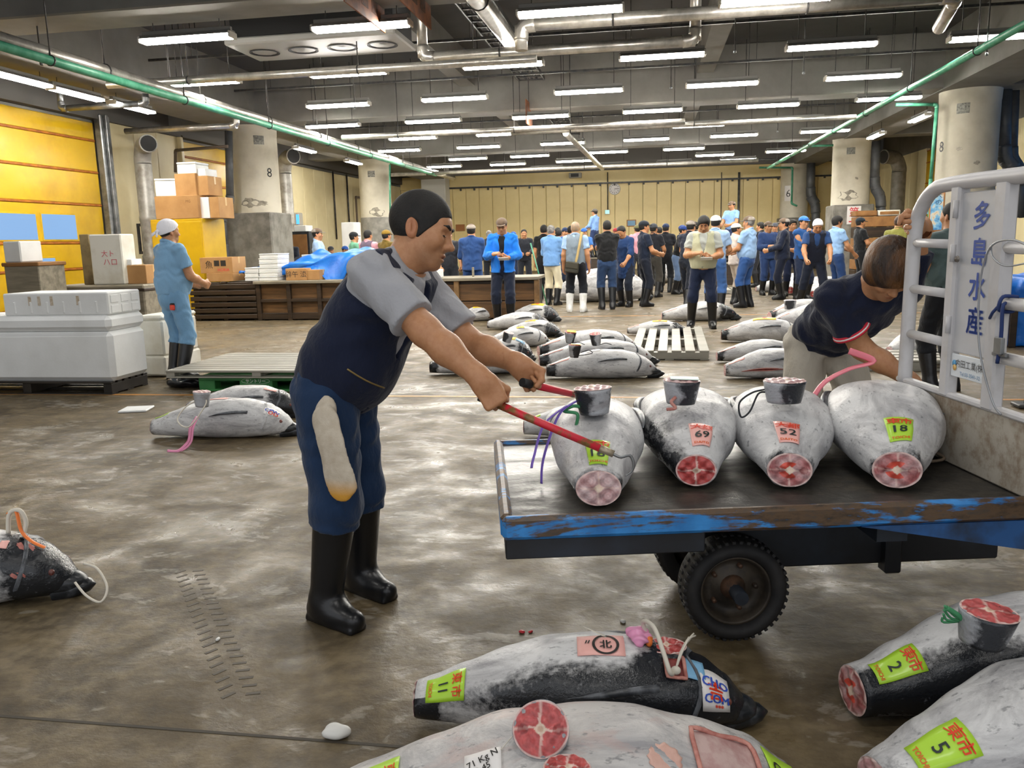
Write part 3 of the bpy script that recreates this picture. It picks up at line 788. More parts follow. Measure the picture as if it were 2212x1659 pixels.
def wheel(u, v, s):
    w = link('wheel', None, ct, (u, v, .178)); w.empty_display_size = .1
    Rw = Matrix.Rotation(PI/2*s, 3, 'X'); r = .178
    t_ = MB().lathe([(r*.66, -.03), (r*.70, .045), (r*.78, .062), (r*.90, .062), (r*.975, .045), (r, .02), (r, -.06), (r*.9, -.075), (r*.66, -.06)], 48, (0, 0, 0), Rw)
    t_.build('tyre', TYRE, w)
    lg = MB()
    for k in range(44):
        a = 2*PI*k/44
        for z in (.032, -.03): lg.box(Rw @ Vector((r*.992*math.cos(a+(z > 0)*.07), r*.992*math.sin(a+(z > 0)*.07), z)), (.012, .013, .030), .002, Rw @ Matrix.Rotation(a, 3, 'Z'))
    o = lg.build('tread_lugs', TYRE, w); o['kind'] = 'stuff'
    MB().lathe([(0, .0), (r*.34, .0), (r*.40, -.012), (r*.55, -.012), (r*.60, .012), (r*.64, .034), (r*.69, .040), (r*.69, -.03)], 40, (0, 0, 0), Rw).build('rim', HUB, w)
    MB().lathe([(0, .045), (r*.12, .045), (r*.15, .03), (r*.22, .02), (r*.25, .0)], 20, (0, 0, 0), Rw).build('hub', HUBR, w)
    for k in range(5):
        a = 2*PI*k/5; MB().lathe([(0, .012), (.008, .012), (.009, -.01)], 6, Rw @ Vector((r*.45*math.cos(a), r*.45*math.sin(a), -.004)), Rw).build('wheel_nut', HUBR, w)
wheel(.80, .30, 1); wheel(.80, CW-.25, -1)
MB().tube([(.80, .2, .178), (.80, CW-.2, .178)], .025, 10).build('axle', BLACKF, ct)
MB().span((.76, .40, .15), (.84, .45, .30), .01).build('axle_bracket', BLACKF, ct)
# headboard: white steel frame across the cart's end
WST = mat('white_steel_worn', 'c3c2c4', .42, c2='a9a6a2', sc=5, lo=.5, hi=.8, bump=.06, bsc=12)
WBD, t = newmat('white_board_rusty')
_n = t.noise(3.5, 6, .7, t.scaled((1, 1.3, .7)), .3); _n2 = t.noise(26, 5, .7)
t.base(t.mix(t.ramp(t.math('ADD', t.math('MULTIPLY', _n, .6), t.math('MULTIPLY', _n2, .4)), [(.46, t.grey(0)), (.62, t.grey(.85))]), t.ramp(_n, [(.3, lin('b9b3a8')), (.6, lin('a59c8c'))]), lin('6e5030')))
t.b.inputs['Roughness'].default_value = .5
U0 = 1.63; VA, VB = .80, -.45
MB().span((U0-.005, VB, .55), (U0+.03, VA+.03, .79), .006).build('headboard_panel', WBD, ct)
MB().bar((U0, VB, .795), (U0, VA+.03, .80), .035, .022, .006).build('panel_cap', WST, ct)
MB().tube(smooth_path([(U0, .79, .78), (U0, .785, 1.10), (U0, .775, 1.38), (U0, .735, 1.47), (U0, .66, 1.525), (U0, .55, 1.54), (U0, .2, 1.54), (U0, -.30, 1.53), (U0, -.40, 1.46), (U0, -.43, 1.2), (U0, -.44, .78)], 5), .026, 12).build('outer_frame', WST, ct)
for v_, w_ in ((.49, .055), (.235, .065)): MB().span((U0-.022, v_-w_/2, .79), (U0+.022, v_+w_/2, 1.53), .008).build('post', WST, ct)
for z in (1.33, 1.155, .98):
    MB().tube([(U0, .51, z), (U0, .785, z+.005)], .017, 10).build('rung', WST, ct)
    MB().tube([(U0, .22, z-.01), (U0, -.43, z-.015)], .020, 10).build('rung', WST, ct)
MB().span((U0-.006, .26, .955), (U0+.004, .47, 1.505), .003).build('name_board', mat('name_board_grey', 'b9bcc2', .4, c2='c6c6c8', sc=3), ct)
for z in (1.05, 1.3, 1.45): MB().tube([(U0-.026, .470, z-.03), (U0-.026, .470, z+.03)], .009, 8).build('hinge', WST, ct)
MB().lathe([(0, .008), (.010, .006), (.012, 0)], 10, (U0-.022, .445, 1.28), Matrix.Rotation(-PI/2, 3, 'Y')).build('bolt', mat('bolt_grey', '77716a', .4, .6), ct)
RB = Matrix(((0, 0, -1), (-1, 0, 0), (0, 1, 0)))    # reading from the deck side: text x runs to -v
NAVYP = mat('paint_royal_blue', '23479c', .45)
for ch, z in zip('多島水産', (1.425, 1.305, 1.19, 1.075)): write('name_character', ch, .098, NAVYP, ct, (U0-.0085, .345, z), RB, bold=.018)
MB().span((U0-.010, .272, .870), (U0-.002, .462, .95), .002).build('maker_plate', mat('plate_white', 'dbe1e6', .4), ct)
write('plate_text', '内田工業(株', .030, mat('ink_plain', '23262b', .5), ct, (U0-.0125, .352, .918), RB)
write('plate_text', 'Tel.03-3541-32', .019, mat('ink_bluegrey', '4d7ea8', .5), ct, (U0-.0125, .345, .886), RB)
MB().lathe([(0, .001), (.012, .001), (.012, 0)], 14, (U0-.0115, .440, .917), Matrix.Rotation(-PI/2, 3, 'Y')).build('plate_emblem', mat('emblem_blue', '5aa0cf', .5), ct)
MB().lathe([(0, .001), (.011, .001), (.011, 0)], 14, (U0-.0118, .436, .903), Matrix.Rotation(-PI/2, 3, 'Y')).build('plate_emblem', mat('emblem_gold', 'd9b068', .5), ct)
# wire looped over the frame, blue knot, clip
lp = thing('wire_loop', 'thin grey wire looped over the white frame of the cart', 'wire', cart(U0-.03, .150, 1.3), CA)
MB().tube(smooth_path([(0, -.10, .02), (0, .0, .045), (-.01, .09, .02), (-.012, .125, -.10), (-.012, .105, -.30), (-.012, .02, -.46), (-.01, -.03, -.50)], 6), .0035, 6).tube(smooth_path([(.0, -.1, -.02), (-.01, .0, -.035), (-.01, .07, -.01), (0, .10, .03)], 5), .003, 6).build('wire', mat('wire_grey', '9a9da2', .4, .5), lp)
kn = thing('blue_cord', 'dark blue cord knotted round the middle rail of the white frame', 'cord', cart(U0, .18, 1.145), CA)
MB().tube(smooth_path([(.025, 0, .02), (-.024, .0, .022), (-.03, .004, -.02), (.02, .01, -.025), (-.028, -.012, .0), (-.03, -.015, -.10), (-.026, .0, -.19)], 5), .006, 7).tube([(-.03, .0, 0), (-.035, .03, -.03), (-.03, .05, -.05)], .005, 6).build('cord', mat('cord_navy', '1f3468', .7), kn)
cl = thing('bulldog_clip', 'small steel clip on the lower rail of the white frame', 'clip', cart(U0-.02, .17, .985), CA)
MB().box((-.005, 0, .0), (.012, .075, .014), .003).span((-.018, -.02, 0), (-.004, .02, .055), .003).build('clip', STEEL, cl)

# ------------------------------------------------------------------ gaffs held by the man in the vest
def gaff(label, hand, end, hook_to, blade):
    hand, end = Vector(hand), Vector(end); d = (end-hand).normalized()
    g = thing('gaff_hook', label, 'gaff hook', hand)
    o0 = -d*.05
    REDW, t_ = _mats.get('gaff_red_worn'), None
    if REDW is None:
        REDW, t_ = newmat('gaff_red_worn'); _mats['gaff_red_worn'] = REDW
        n_ = t_.noise(11, 5, .6); t_.base(t_.mix(t_.ramp(n_, [(.50, t_.grey(0)), (.57, t_.grey(1))]), lin('d42a3c'), t_.ramp(t_.noise(40, 4, .6), [(.35, lin('6b4f2a')), (.65, lin('8f6c3e'))])))
        t_.b.inputs['Roughness'].default_value = .4
    MB().tube([o0, end-hand-d*.06], [.0135, .0125], 12).build('handle', REDW, g)
    MB().tube([end-hand-d*.065, end-hand-d*.015], .0115, 12).build('ferrule', mat('gaff_ferrule', 'a99c86', .4, .5), g)
    MB().tube([o0-d*.012, o0+d*.03], .0155, 12).build('butt_cap', mat('gaff_butt', '1a1a1c', .6), g)
    e = end-hand; hk = [e-d*.02, e+d*.008]+[Vector(q)-hand for q in hook_to]
    P = smooth_path(hk, 6); n_ = len(P)
    MB().tube(P, [.0052*(1-.75*max(0, i/n_-.6)/.4) for i in range(n_)], 8).build('hook', STEEL, g)
    return g

# ------------------------------------------------------------------ styrofoam, cartons, pallets on the left
STY = mat('styrofoam', 'e6e8e8', .65, c2='d3d4d2', sc=1.5, lo=.4, hi=.75, bump=.25, bsc=60, bdist=.003)
STYD = mat('styrofoam_dirty', 'd9d8d0', .7, c2='b5ad98', sc=2.0, lo=.45, hi=.8, bump=.25, bsc=50)
CARD = mat('cardboard', 'b08654', .8, c2='a3794a', sc=3, bump=.06, bsc=20); CARD2 = mat('cardboard_dark', '94693c', .8, c2='7d5730', sc=3)
WOODD = mat('wet_dark_wood', '3a2a1b', .5, c2='22180f', sc=5, lo=.35, hi=.65, bump=.3, bsc=14, stretch=(.25, 1, 3))
WOODM = mat('plank_brown', '6f4f2c', .55, c2='4a3319', sc=5, lo=.35, hi=.65, bump=.3, bsc=14, stretch=(.3, 1, 3))
WOODG = mat('old_grey_wood', '8c8472', .6, c2='6b6455', sc=6, bump=.3, bsc=16, stretch=(.25, 2, 2))
PALW = mat('pallet_slat_wet', '8a877c', .45, c2='a6a398', sc=4, lo=.4, hi=.7, bump=.2, bsc=20, stretch=(.3, 1.5, 1))
TAPE = mat('packing_tape', 'c2a06c', .35); GRN = mat('pallet_green', '3f8a4a', .5, c2='2f7440', sc=4)
PRINTK = mat('print_black', '2a241d', .7); PRINTB = mat('print_brown', '6a4a2a', .8)
def fspan(px0, py0, px1, py1, Y, depth):
    """box whose front at distance Y covers the pixel rectangle"""
    a, b_ = ony(px0, (py0+py1)/2, Y), ony(px1, (py0+py1)/2, Y)
    zt, zb = ony((px0+px1)/2, py0, Y).z, ony((px0+px1)/2, py1, Y).z
    return Vector((a.x, Y, zb)), Vector((b_.x, Y+depth, zt))
def lid_box(name, label, a, b_, m, cat='foam box', lid=.0, ch=.02, rz=0.0, group=None, ribs=0, base=None):
    a, b_ = Vector(a), Vector(b_); c = (a+b_)/2; o = thing(name, label, cat, (c.x, c.y, a.z), rz, group); h = b_.z-a.z; sx, sy = b_.x-a.x, b_.y-a.y
    if lid:
        MB().span((-sx/2, -sy/2, 0), (sx/2, sy/2, h-lid-.004), ch).build('box_body', m, o)
        MB().span((-sx/2-.006, -sy/2-.006, h-lid), (sx/2+.006, sy/2+.006, h), ch).build('box_lid', m, o)
    else: MB().span((-sx/2, -sy/2, 0), (sx/2, sy/2, h), ch).build('box_body', m, o)
    for k in range(ribs):
        x = -sx/2+sx*(k+.7)/(ribs+.4)
        MB().span((x-.012, -sy/2-.008, .10*h), (x+.012, -sy/2+.01, .62*h), .006).build('rib', m, o)
    return o, sx, sy, h
def carton(label, a, b_, m=None, rz=0.0, tape=True, flap=False, words=None, group=None):
    o, sx, sy, h = lid_box('carton', label, a, b_, m or CARD, 'carton', 0, .006, rz, group)
    if tape:
        MB().span((-sx/2-.002, -.03, h-.001), (sx/2+.002, .03, h+.0015)).build('tape', TAPE, o)
        MB().span((sx/2-.001, -.03, h*.6), (sx/2+.0015, .03, h)).build('tape', TAPE, o)
    if words:
        for (tx, x, z, sz, mm) in words: write('carton_print', tx, sz, mm, o, (x*sx, -sy/2-.002, z*h), RF)
    return o
YS = onz(200, 853).y
# dark pallet under the big foam boxes
def wood_pallet(name, label, c, sx, sy, h, m, rz=0.0, slats=7, along='x', cat='pallet', gap=.35, group=None):
    o = thing(name, label, cat, c, rz, group); t_ = .022
    for k in range(3):
        y = -sy/2+.05+k*(sy-.1)/2
        if along == 'x': MB().span((-sx/2, -sy/2+.02+k*(sx*0), 0), (sx/2, -sy/2+.1, .01)) if 0 else None
    n = slats; run_ = sy if along == 'x' else sx; w = run_/(n-gap)*(1-gap) if n > 1 else run_
    st = (run_-w)/(n-1)
    for k in range(n):
        p0 = -run_/2+k*st
        if along == 'x': MB().span((-sx/2, p0, h-t_), (sx/2, p0+w, h), .004).build('slat', m, o)
        else: MB().span((p0, -sy/2, h-t_), (p0+w, sy/2, h), .004).build('slat', m, o)
    for k in range(3):
        if along == 'x': q = -sx/2+k*(sx-.09)/2; MB().span((q, -sy/2+.005, t_*.6), (q+.09, sy/2-.005, h-t_), .004).build('stringer', m, o)
        else: q = -sy/2+k*(sy-.09)/2; MB().span((-sx/2+.005, q, t_*.6), (sx/2-.005, q+.09, h-t_), .004).build('stringer', m, o)
    for k in range(3):
        if along == 'x': q = -sy/2+k*(sy-.1)/2; MB().span((-sx/2, q, 0), (sx/2, q+.1, t_*.6), .003).build('bottom_board', m, o)
        else: q = -sx/2+k*(sx-.1)/2; MB().span((q, -sy/2, 0), (q+.1, sy/2, t_*.6), .003).build('bottom_board', m, o)
    return o
x0, x1 = ony(-120, 840, YS).x, ony(241, 840, YS).x
wood_pallet('wooden_pallet', 'black wet wooden pallet under the big white foam chest', ((x0+x1)/2, YS+.30, 0), x1-x0, .6, .13, mat('black_wet_wood', '1d1813', .5, c2='2f2820', sc=4), slats=6)
a, b_ = fspan(-110, 683, 241, 824, YS, .58); a.z = .13
o, sx, sy, h = lid_box('foam_chest', 'large white styrofoam chest with fitted lid at the left', a, b_, STY, 'foam box', .155, .045)
ztop = b_.z
a2, b2 = fspan(8, 640, 230, 690, YS+.03, .52); a2.z = ztop
b2.z = ony(120, 632, YS+.12).z; b2.x += .02
o, sx, sy, h = lid_box('foam_tray', 'ribbed white styrofoam tray with label scars on the big foam chest', a2, b2, STY, 'foam box', 0, .012, .0, None, 6)
for k, x in enumerate((-.24, -.15, -.03, .22)): MB().span((x*sx-.016, -sy/2-.002, h*.45), (x*sx+.016, -sy/2+.004, h*.86)).build('label_scar', mat('old_label', 'cbbfae', .7, c2='a8967c', sc=40), o)
for i in range(2):
    for j in range(3): MB().span((sx/2-.004, -sy/2+.04+j*sy*.31, .06*h+i*.45*h), (sx/2+.006, -sy/2+.02+(j+.86)*sy*.31, .42*h+i*.45*h), .006).build('side_rib', STY, o)
a, b_ = fspan(297, 770, 357, 806, 8.15, .75); a.z = 0.02
o1, *_ = lid_box('foam_box', 'lower white foam box standing behind the big foam chest', a, b_, STYD, 'foam box', 0, .02)
za = b_.z; a, b_ = fspan(297, 682, 352, 769, 8.17, .7); a.z = za
o2, *_ = lid_box('foam_box', 'upper white foam box behind the big foam chest', a, b_, STYD, 'foam box', .05, .02)
# tall foam slab, cartons behind
a, b_ = fspan(196, 506, 262, 612, 10.6, .35); a.z -= .02
zsup = a.z
st_ = thing('stacked_crate', 'low grey crate carrying the upright foam slab', 'crate', ((a.x+b_.x)/2-.12, 10.9, 0))
MB().span((-.75, -.45, .02), (.75, .45, zsup), .02).build('crate_body', WOODG, st_); MB().span((-.77, -.47, zsup-.09), (.77, .47, zsup-.05), .008).build('crate_band', WOODD, st_)
o, sx, sy, h = lid_box('foam_slab', 'tall white foam box stood on end with red pen marks', a, b_, STYD, 'foam box', 0, .015, .06)
write('pen_mark', '大ト', .10, mat('pen_red', 'c8606a', .7), o, (.02, -sy/2-.004, h*.62), RF); write('pen_mark', 'ハロ', .11, mat('pen_red', 'c8606a', .7), o, (.05, -sy/2-.004, h*.45), RF)
a, b_ = fspan(176, 506, 196, 612, 10.75, .3); a.z = zsup
lid_box('foam_board', 'dirty brown-edged board leaning beside the upright foam slab', a, b_, mat('board_dirty', 'a08f6a', .8, c2='77684a', sc=4), 'board', 0, .006)
a, b_ = fspan(262, 573, 316, 612, 10.7, .4); a.z = zsup
carton('brown carton behind the man in the white headscarf, at left', a, b_)
zc = b_.z; a, b_ = fspan(262, 560, 284, 573, 10.72, .25); a.z = zc
lid_box('foam_box', 'tiny white foam box on the carton left of the headscarf man', a, b_, STY, 'foam box', 0, .008)
a, b_ = fspan(10, 567, 84, 618, 9.6, .5); q = thing('brown_bin', 'worn brown wooden bin at the far left below the yellow door', 'bin', ((a.x+b_.x)/2, 9.85, 0))
sx = (b_.x-a.x)/2; MB().span((-sx, -.25, 0), (sx, .25, b_.z-.03), .01).build('bin_body', WOODG, q); MB().span((-sx-.02, -.27, b_.z-.05), (sx+.02, .27, b_.z), .01).build('bin_rim', CARD2, q)
zb = b_.z; a, b_ = fspan(7, 521, 44, 567, 9.62, .4); a.z = zb
lid_box('foam_box', 'white foam box on the brown bin at the far left', a, b_, STY, 'foam box', 0, .015)
# yellow cabinet and the cartons on top
a, b_ = fspan(380, 472, 441, 600, 15.4, .9); a.z = 0; a.x = ony(330, 540, 15.4).x
cb = thing('yellow_cabinet', 'tall yellow cabinet under the stacked cartons', 'cabinet', ((a.x+b_.x)/2, 15.85, 0))
hx = (b_.x-a.x)/2; MB().span((-hx, -.45, .06), (hx, .45, b_.z), .015).build('cabinet_body', YEL, cb); MB().span((-hx+.03, -.462, .12), (-.01, -.448, b_.z-.06), .006).span((.01, -.462, .12), (hx-.03, -.448, b_.z-.06), .006).build('cabinet_door', YEL, cb)
MB().span((-hx+.02, -.43, 0), (hx-.02, .43, .06)).build('cabinet_base', BLACKF, cb)
ZC = b_.z
def stack(lab, px0, py0, px1, py1, Y, d_, z0, m=None, kind='c', rz=0.0, words=None):
    a, b_ = fspan(px0, py0, px1, py1, Y, d_)
    if z0 is not None: a.z = z0
    if kind == 'c': carton(lab, a, b_, m, rz, words=words)
    else: lid_box('foam_box', lab, a, b_, m or STY, 'foam box', .04 if b_.z-a.z > .16 else 0, .012, rz)
    return b_.z
z1 = stack('widest brown carton on top of the yellow cabinet', 335, 423, 428, 472, 15.4, .75, ZC, words=[('MG', .28, .75, .07, PRINTB)])
z2 = stack('narrow white-papered carton beside the widest carton on the cabinet', 429, 426, 452, 472, 15.5, .6, ZC, WHT)
z3 = stack('small brown carton at the right end of the cabinet top', 453, 425, 473, 472, 15.5, .6, ZC)
z4 = stack('brown carton standing on the widest carton', 378, 375, 423, z1 and 423, 15.5, .6, z1)
z5 = stack('slim brown carton stacked beside the carton near the yellow door', 424, 380, 450, 425, 15.55, .55, max(z1, z2)+.003)
stack('white foam box topmost on the carton pile', 382, 350, 423, 375, 15.55, .5, z4, None, 'f')
stack('flat white foam box on the slim carton', 424, 364, 444, 380, 15.6, .45, z5, None, 'f')
stack('bulging white foam box on the widest carton, left end', 330, 386, 377, 423, 15.45, .5, z1, None, 'f', .3)
# table fronts
TY = 14.75
tb = thing('slatted_crate', 'dark wet slatted crate front below the printed cartons', 'crate', (0, TY, 0))
xa, xb, xc = ony(412, 640, TY).x, ony(554, 640, TY).x, ony(690, 640, TY).x
zt = ony(520, 608, TY).z
n = 6
for k in range(n): MB().span((xa, -.02, .04+k*(zt-.06)/n), (xb, .03, .04+(k+.72)*(zt-.06)/n), .006).build('slat', WOODD, tb)
for x in (xa+.1, (xa+xb)/2, xb-.04): MB().span((x-.05, .03, 0), (x+.05, .12, zt), .006).build('post', WOODD, tb)
MB().span((xa, .1, .02), (xb, .52, zt-.02), .01).build('crate_body', WOODD, tb)
tb2 = thing('wooden_stall', 'dark framed wooden stall under the blue tarpaulin', 'stall', (0, TY, 0))
MB().span((xb+.02, .05, .03), (xc+.75, 1.7, zt-.06), .01).build('stall_box', WOODM, tb2)
for x in (xb+.05, xb+.66, xb+1.27, xb+1.9): MB().span((x-.04, -.03, 0), (x+.04, .05, zt-.05), .006).build('post', WOODD, tb2)
for z, hh in ((.02, .12), (zt*.46, .06)): MB().span((xb+.02, -.015, z), (xc+.75, .05, z+hh), .006).build('rail', WOODD, tb2)
MB().span((xb-.02, -.08, zt-.06), (xc+.8, 1.75, zt), .01).build('stall_top', WOODG, tb2)
ZT = zt
z1 = stack('flat brown carton under the printed carton on the slatted crate', 446, 590, 503, 607, TY+.15, .55, ZT)
stack('big printed carton with black panel on the slatted crate', 432, 556, 502, 590, TY+.17, .55, z1, words=[('魚', -.22, .55, .16, PRINTK), ('■■', .12, .62, .15, PRINTK), ('HORIA', .22, .2, .08, REDP)])
stack('brown carton with black characters on the stall front', 617, 580, 662, 607, TY+.02, .4, ZT, words=[('辞午 㳒', 0, .52, .13, PRINTK)])
stack('plain brown carton partly under the blue tarpaulin', 663, 583, 690, 607, TY+.05, .4, ZT)
# stacked small white boxes
zz = ZT
for i in range(3):
    a, b_ = fspan(529, 597-10*i, 558, 607-10*i, TY+.1, .5); a.z = zz; b_.z = zz+.083
    lid_box('foam_box', ['lowest', 'middle', 'topmost'][i]+' thin white box of the short left stack on the stall', a, b_, STY, 'foam box', .02, .006, group='thin white boxes on the stall'); zz += .085
zz = ZT
for i in range(6):
    a, b_ = fspan(559, 597-10*i, 600, 607-10*i, TY+.1, .5); a.z = zz; b_.z = zz+.083; a.x += .01*(i % 2)
    lid_box('foam_box', ['lowest', 'second lowest', 'third lowest', 'fourth lowest', 'second highest', 'topmost'][i]+' thin white box of the tall stack on the stall', a, b_, STY, 'foam box', .02, .006, group='thin white boxes on the stall'); zz += .085
# blue tarpaulin
TARP = mat('tarpaulin_blue', '1673d4', .38, c2='0f5fbe', sc=3, bump=.35, bsc=5, bdist=.05)
tp = thing('tarpaulin', 'crumpled bright blue tarpaulin spread over the stall goods', 'tarpaulin', (0, TY, 0))
X0, X1 = ony(506, 600, TY).x, ony(800, 600, TY).x
def tarp_sheet(x0, x1, y0, y1, hang, seed, hgt):
    nx, ny = 60, 34; V = []; F = []
    for i in range(nx+1):
        for j in range(ny+1):
            u, v = i/nx, j/ny; x = x0+(x1-x0)*u; y = y0+(y1-y0)*v
            b0 = hgt(u, v)
            cr = .05*abs(math.sin(7*u+3*v+seed+1.5*math.sin(5*v)))+.035*abs(math.sin(13*u-9*v+seed*2))+.02*math.sin(23*u+17*v)
            z = ZT+.05+b0+cr
            dr = hang(u)
            if v < dr[0]:
                k = (dr[0]-v)/max(dr[0], 1e-3); z -= k*dr[1]; y = y0+(y1-y0)*dr[0]-.10*k+.05*math.sin(9*u+4*k+seed)-.14
            V.append((x, y, z))
    for i in range(nx):
        for j in range(ny):
            q = i*(ny+1)+j; F.append((q, q+ny+1, q+ny+2, q+1))
    return V, F
V, F = tarp_sheet(X0, X1, .0, 1.6, lambda u: (.30, .10+.55*math.exp(-((u-.72)/.10)**2)), 1.0, lambda u, v: .12+.30*math.exp(-((u-.42)/.16)**2)*v+.32*math.exp(-((u-.82)/.22)**2))
o = mesh('sheet', V, F, TARP, tp, True); md = o.modifiers.new('t', 'SOLIDIFY'); md.thickness = .006
# goods that hold the tarpaulin up
gd = thing('covered_goods', 'pile of goods hidden under the blue tarpaulin', 'goods', (0, TY, 0))
MB().span((X0+.1, .5, ZT), (X1-.2, 1.5, ZT+.10), .02).build('pile', CARD2, gd)
# right table
TX = ony(955, 640, 14.2).x; TX1 = ony(1160, 640, 14.2).x; zt2 = ony(1060, 601, 14.2).z
tt = thing('wooden_table', 'long brown wooden counter behind the man in the blue jacket', 'table', (0, 14.2, 0))
MB().span((TX-1.2, -.06, zt2-.04), (TX1+.03, .95, zt2+.015), .008).build('table_top', WOODG, tt)
for i in range(4):
    xx0 = TX-1.15+(TX1-TX+1.15)*i/4; xx1 = TX-1.15+(TX1-TX+1.15)*(i+1)/4
    for j in range(2): MB().span((xx0+.03, .02, .05+j*.31), (xx1-.03, .06, .05+j*.31+.29), .006).build('plank', WOODM, tt)
for i in range(5):
    xx = TX-1.15+(TX1-TX+1.15)*i/4; MB().span((xx-.045, -.04, 0), (xx+.045, .05, zt2-.04), .006).build('post', mat('post_wood', '7d5f3a', .6, c2='5d4427', sc=6), tt)
MB().span((TX-1.1, .06, .03), (TX1-.02, .9, zt2-.05), .01).build('table_body', WOODD, tt)
bx = thing('foam_box', 'small white box on the brown counter beside the leaning man', 'foam box', (ony(940, 590, 14.5).x, 14.5, zt2+.015)); MB().span((-.13, -.1, 0), (.13, .1, .15), .01).build('box_body', STY, bx)
sk = thing('wooden_stake', 'short wooden stake upright on the brown counter', 'stake', (ony(1022, 590, 14.6).x, 14.6, zt2+.015)); MB().span((-.018, -.018, 0), (.018, .018, .17), .004).build('stake', WOODG, sk)
# green pallet with grey slats on top, pallets further off
GY = onz(540, 846).y
xa, xb = onz(432, 845).x, ony(680, 845, GY).x
gp_ = thing('plastic_pallet', 'green plastic pallet with white lettering beside the headscarf man', 'pallet', ((xa+xb)/2, GY+.45, 0))
hw = (xb-xa)/2
for z0, z1 in ((0, .025), (.105, .15)): MB().span((-hw, -.45, z0), (hw, .45, z1), .006).build('deck_board', GRN, gp_)
for x0_, x1_ in ((-hw, -hw+.17), (-.17, .17), (hw-.17, hw)):
    for y_ in (-.45, -.06, .33): MB().span((x0_, y_, .02), (x1_, y_+.12, .11), .006).build('block', GRN, gp_)
wl_ = mat('letter_white', 'e3efe2', .5)
write('pallet_lettering', 'サントリー', .042, wl_, gp_, (0, -.452, .105), RF, bold=.03); write('pallet_lettering', '横断使用禁止', .040, wl_, gp_, (.03, -.452, .045), RF)
MB().tube([(.145*math.cos(a), -.4515, .105+.030*math.sin(a)) for a in np.linspace(0, 2*PI, 30)[:-1]], .002, 4, closed=True).build('pallet_lettering', wl_, gp_)
xs = ony(358, 806, GY-.1).x
wood_pallet('slatted_board', 'wide weathered slatted board lying on the green pallet', ((xs+xb+.4)/2, GY+.52, .15), xb+.4-xs, 1.25, .075, PALW, slats=9, gap=.16)
bt = thing('dark_bag', 'black plastic scraps lying under the slatted board', 'bag', (ony(395, 830, GY+.2).x, GY+.25, 0))
V, Q = solid([ell((0, 0, .05), (.20, .14, .055), k=.05), ell((.12, .05, .04), (.12, .1, .045), k=.05)], .016, cuts=[((0, 0, .003), (0, 0, -1))], fold=(.012, 40, 2)); mesh('bag', V, Q, mat('bin_bag', '1b1c1f', .3, bump=.4, bsc=14), bt, True)
p = onz(1448, 752); wood_pallet('slatted_pallet', 'grey metal-slatted pallet lying on the wet floor in the middle', (p.x, (onz(1450, 778).y+onz(1440, 722).y)/2, 0), onz(1540, 775).x-onz(1372, 770).x, onz(1440, 722).y-onz(1450, 778).y, .11, PALW, -.03, 6, 'y', gap=.30)
p = onz(2010, 805); wood_pallet('slatted_pallet', 'pale wooden pallet seen through the white cart frame', (p.x-.1, p.y+.6, 0), .95, 1.0, .11, PALW, .0, 5, 'x', gap=.3)
p = onz(1577, 632); wood_pallet('slatted_pallet', 'distant flat pallet behind the note-taking man in the beige vest', (p.x, p.y, 0), .9, 1.1, .10, PALW, .0, 6, 'y', gap=.3)
p = onz(1600, 612); yp = thing('yellow_stand', 'small yellow box stand beyond the distant flat pallet', 'stand', (p.x, p.y, 0)); MB().span((-.35, -.3, .02), (.35, .3, .30), .01).build('stand_body', mat('stand_yellow', 'a98a3a', .6), yp); MB().span((-.37, -.32, .28), (.37, .32, .33), .01).build('stand_top', mat('stand_yellow', 'a98a3a', .6), yp)
p = onz(295, 886); ft = thing('foam_sheet', 'thin white foam sheet lying alone on the floor at left', 'foam sheet', (p.x, p.y, 0), .25); MB().span((-.12, -.11, 0), (.12, .11, .018), .006).build('sheet', STY, ft)
# ------------------------------------------------------------------ overhead kit
fc = thing('ceiling_cooler', 'long white cooler unit with round fans hung from the ceiling', 'cooler', (-4.65, 11.6, 4.2))
MB().span((-1.25, -.15, 0), (1.25, .95, .10), .02).build('drip_pan', mat('cooler_white', '9c9a95', .5), fc)
MB().span((-1.2, -.05, .12), (1.2, .9, .62), .01).build('coil', mat('cooler_dark', '121214', .7), fc)
for k in range(4):
    x = -.9+k*.6; MB().lathe([(.22, -.012), (.19, -.014), (.17, .004), (0, .004)], 24, (x, .4, 0)).build('fan_ring', mat('cooler_dark', '121214', .7), fc)
    MB().lathe([(.06, -.018), (0, -.018)], 16, (x, .4, 0)).lathe([(.125, -.016), (.115, -.016)], 24, (x, .4, 0)).build('fan_guard', mat('cooler_white', '9c9a95', .5), fc)
for x in (-1.1, 1.1): MB().tube([(x, .4, .6), (x, .4, 1.1)], .012, 6).build('hanger_rod', DSTEEL, fc)
RUST = mat('sign_rusty', '9a5f3e', .7, c2='6b4a38', sc=5, lo=.4, hi=.65)
for i, (x, y0, y1, z0) in enumerate(((-3.18, 8.9, 10.3, 3.93), (-2.60, 8.9, 10.3, 3.93))):
    s_ = thing('hanging_sign', ['rusty brown hanging sign at the top, left of the pair', 'rusty brown hanging sign at the top, right of the pair'][i], 'sign', (x, (y0+y1)/2, z0))
    MB().span((-.01, -(y1-y0)/2, 0), (.01, (y1-y0)/2, .55), .004).build('plate', RUST, s_)
    for q in (-.5, .5): MB().tube([(0, q, .55), (0, q, 1.3)], .008, 6).build('hanger_rod', DSTEEL, s_)
    for k in range(3): MB().span((.0105, -.5+k*.35, .12), (.0125, -.28+k*.35, .42)).build('faded_mark', mat('faded_ink', '4a3a34', .8, c2='7a523c', sc=20), s_)
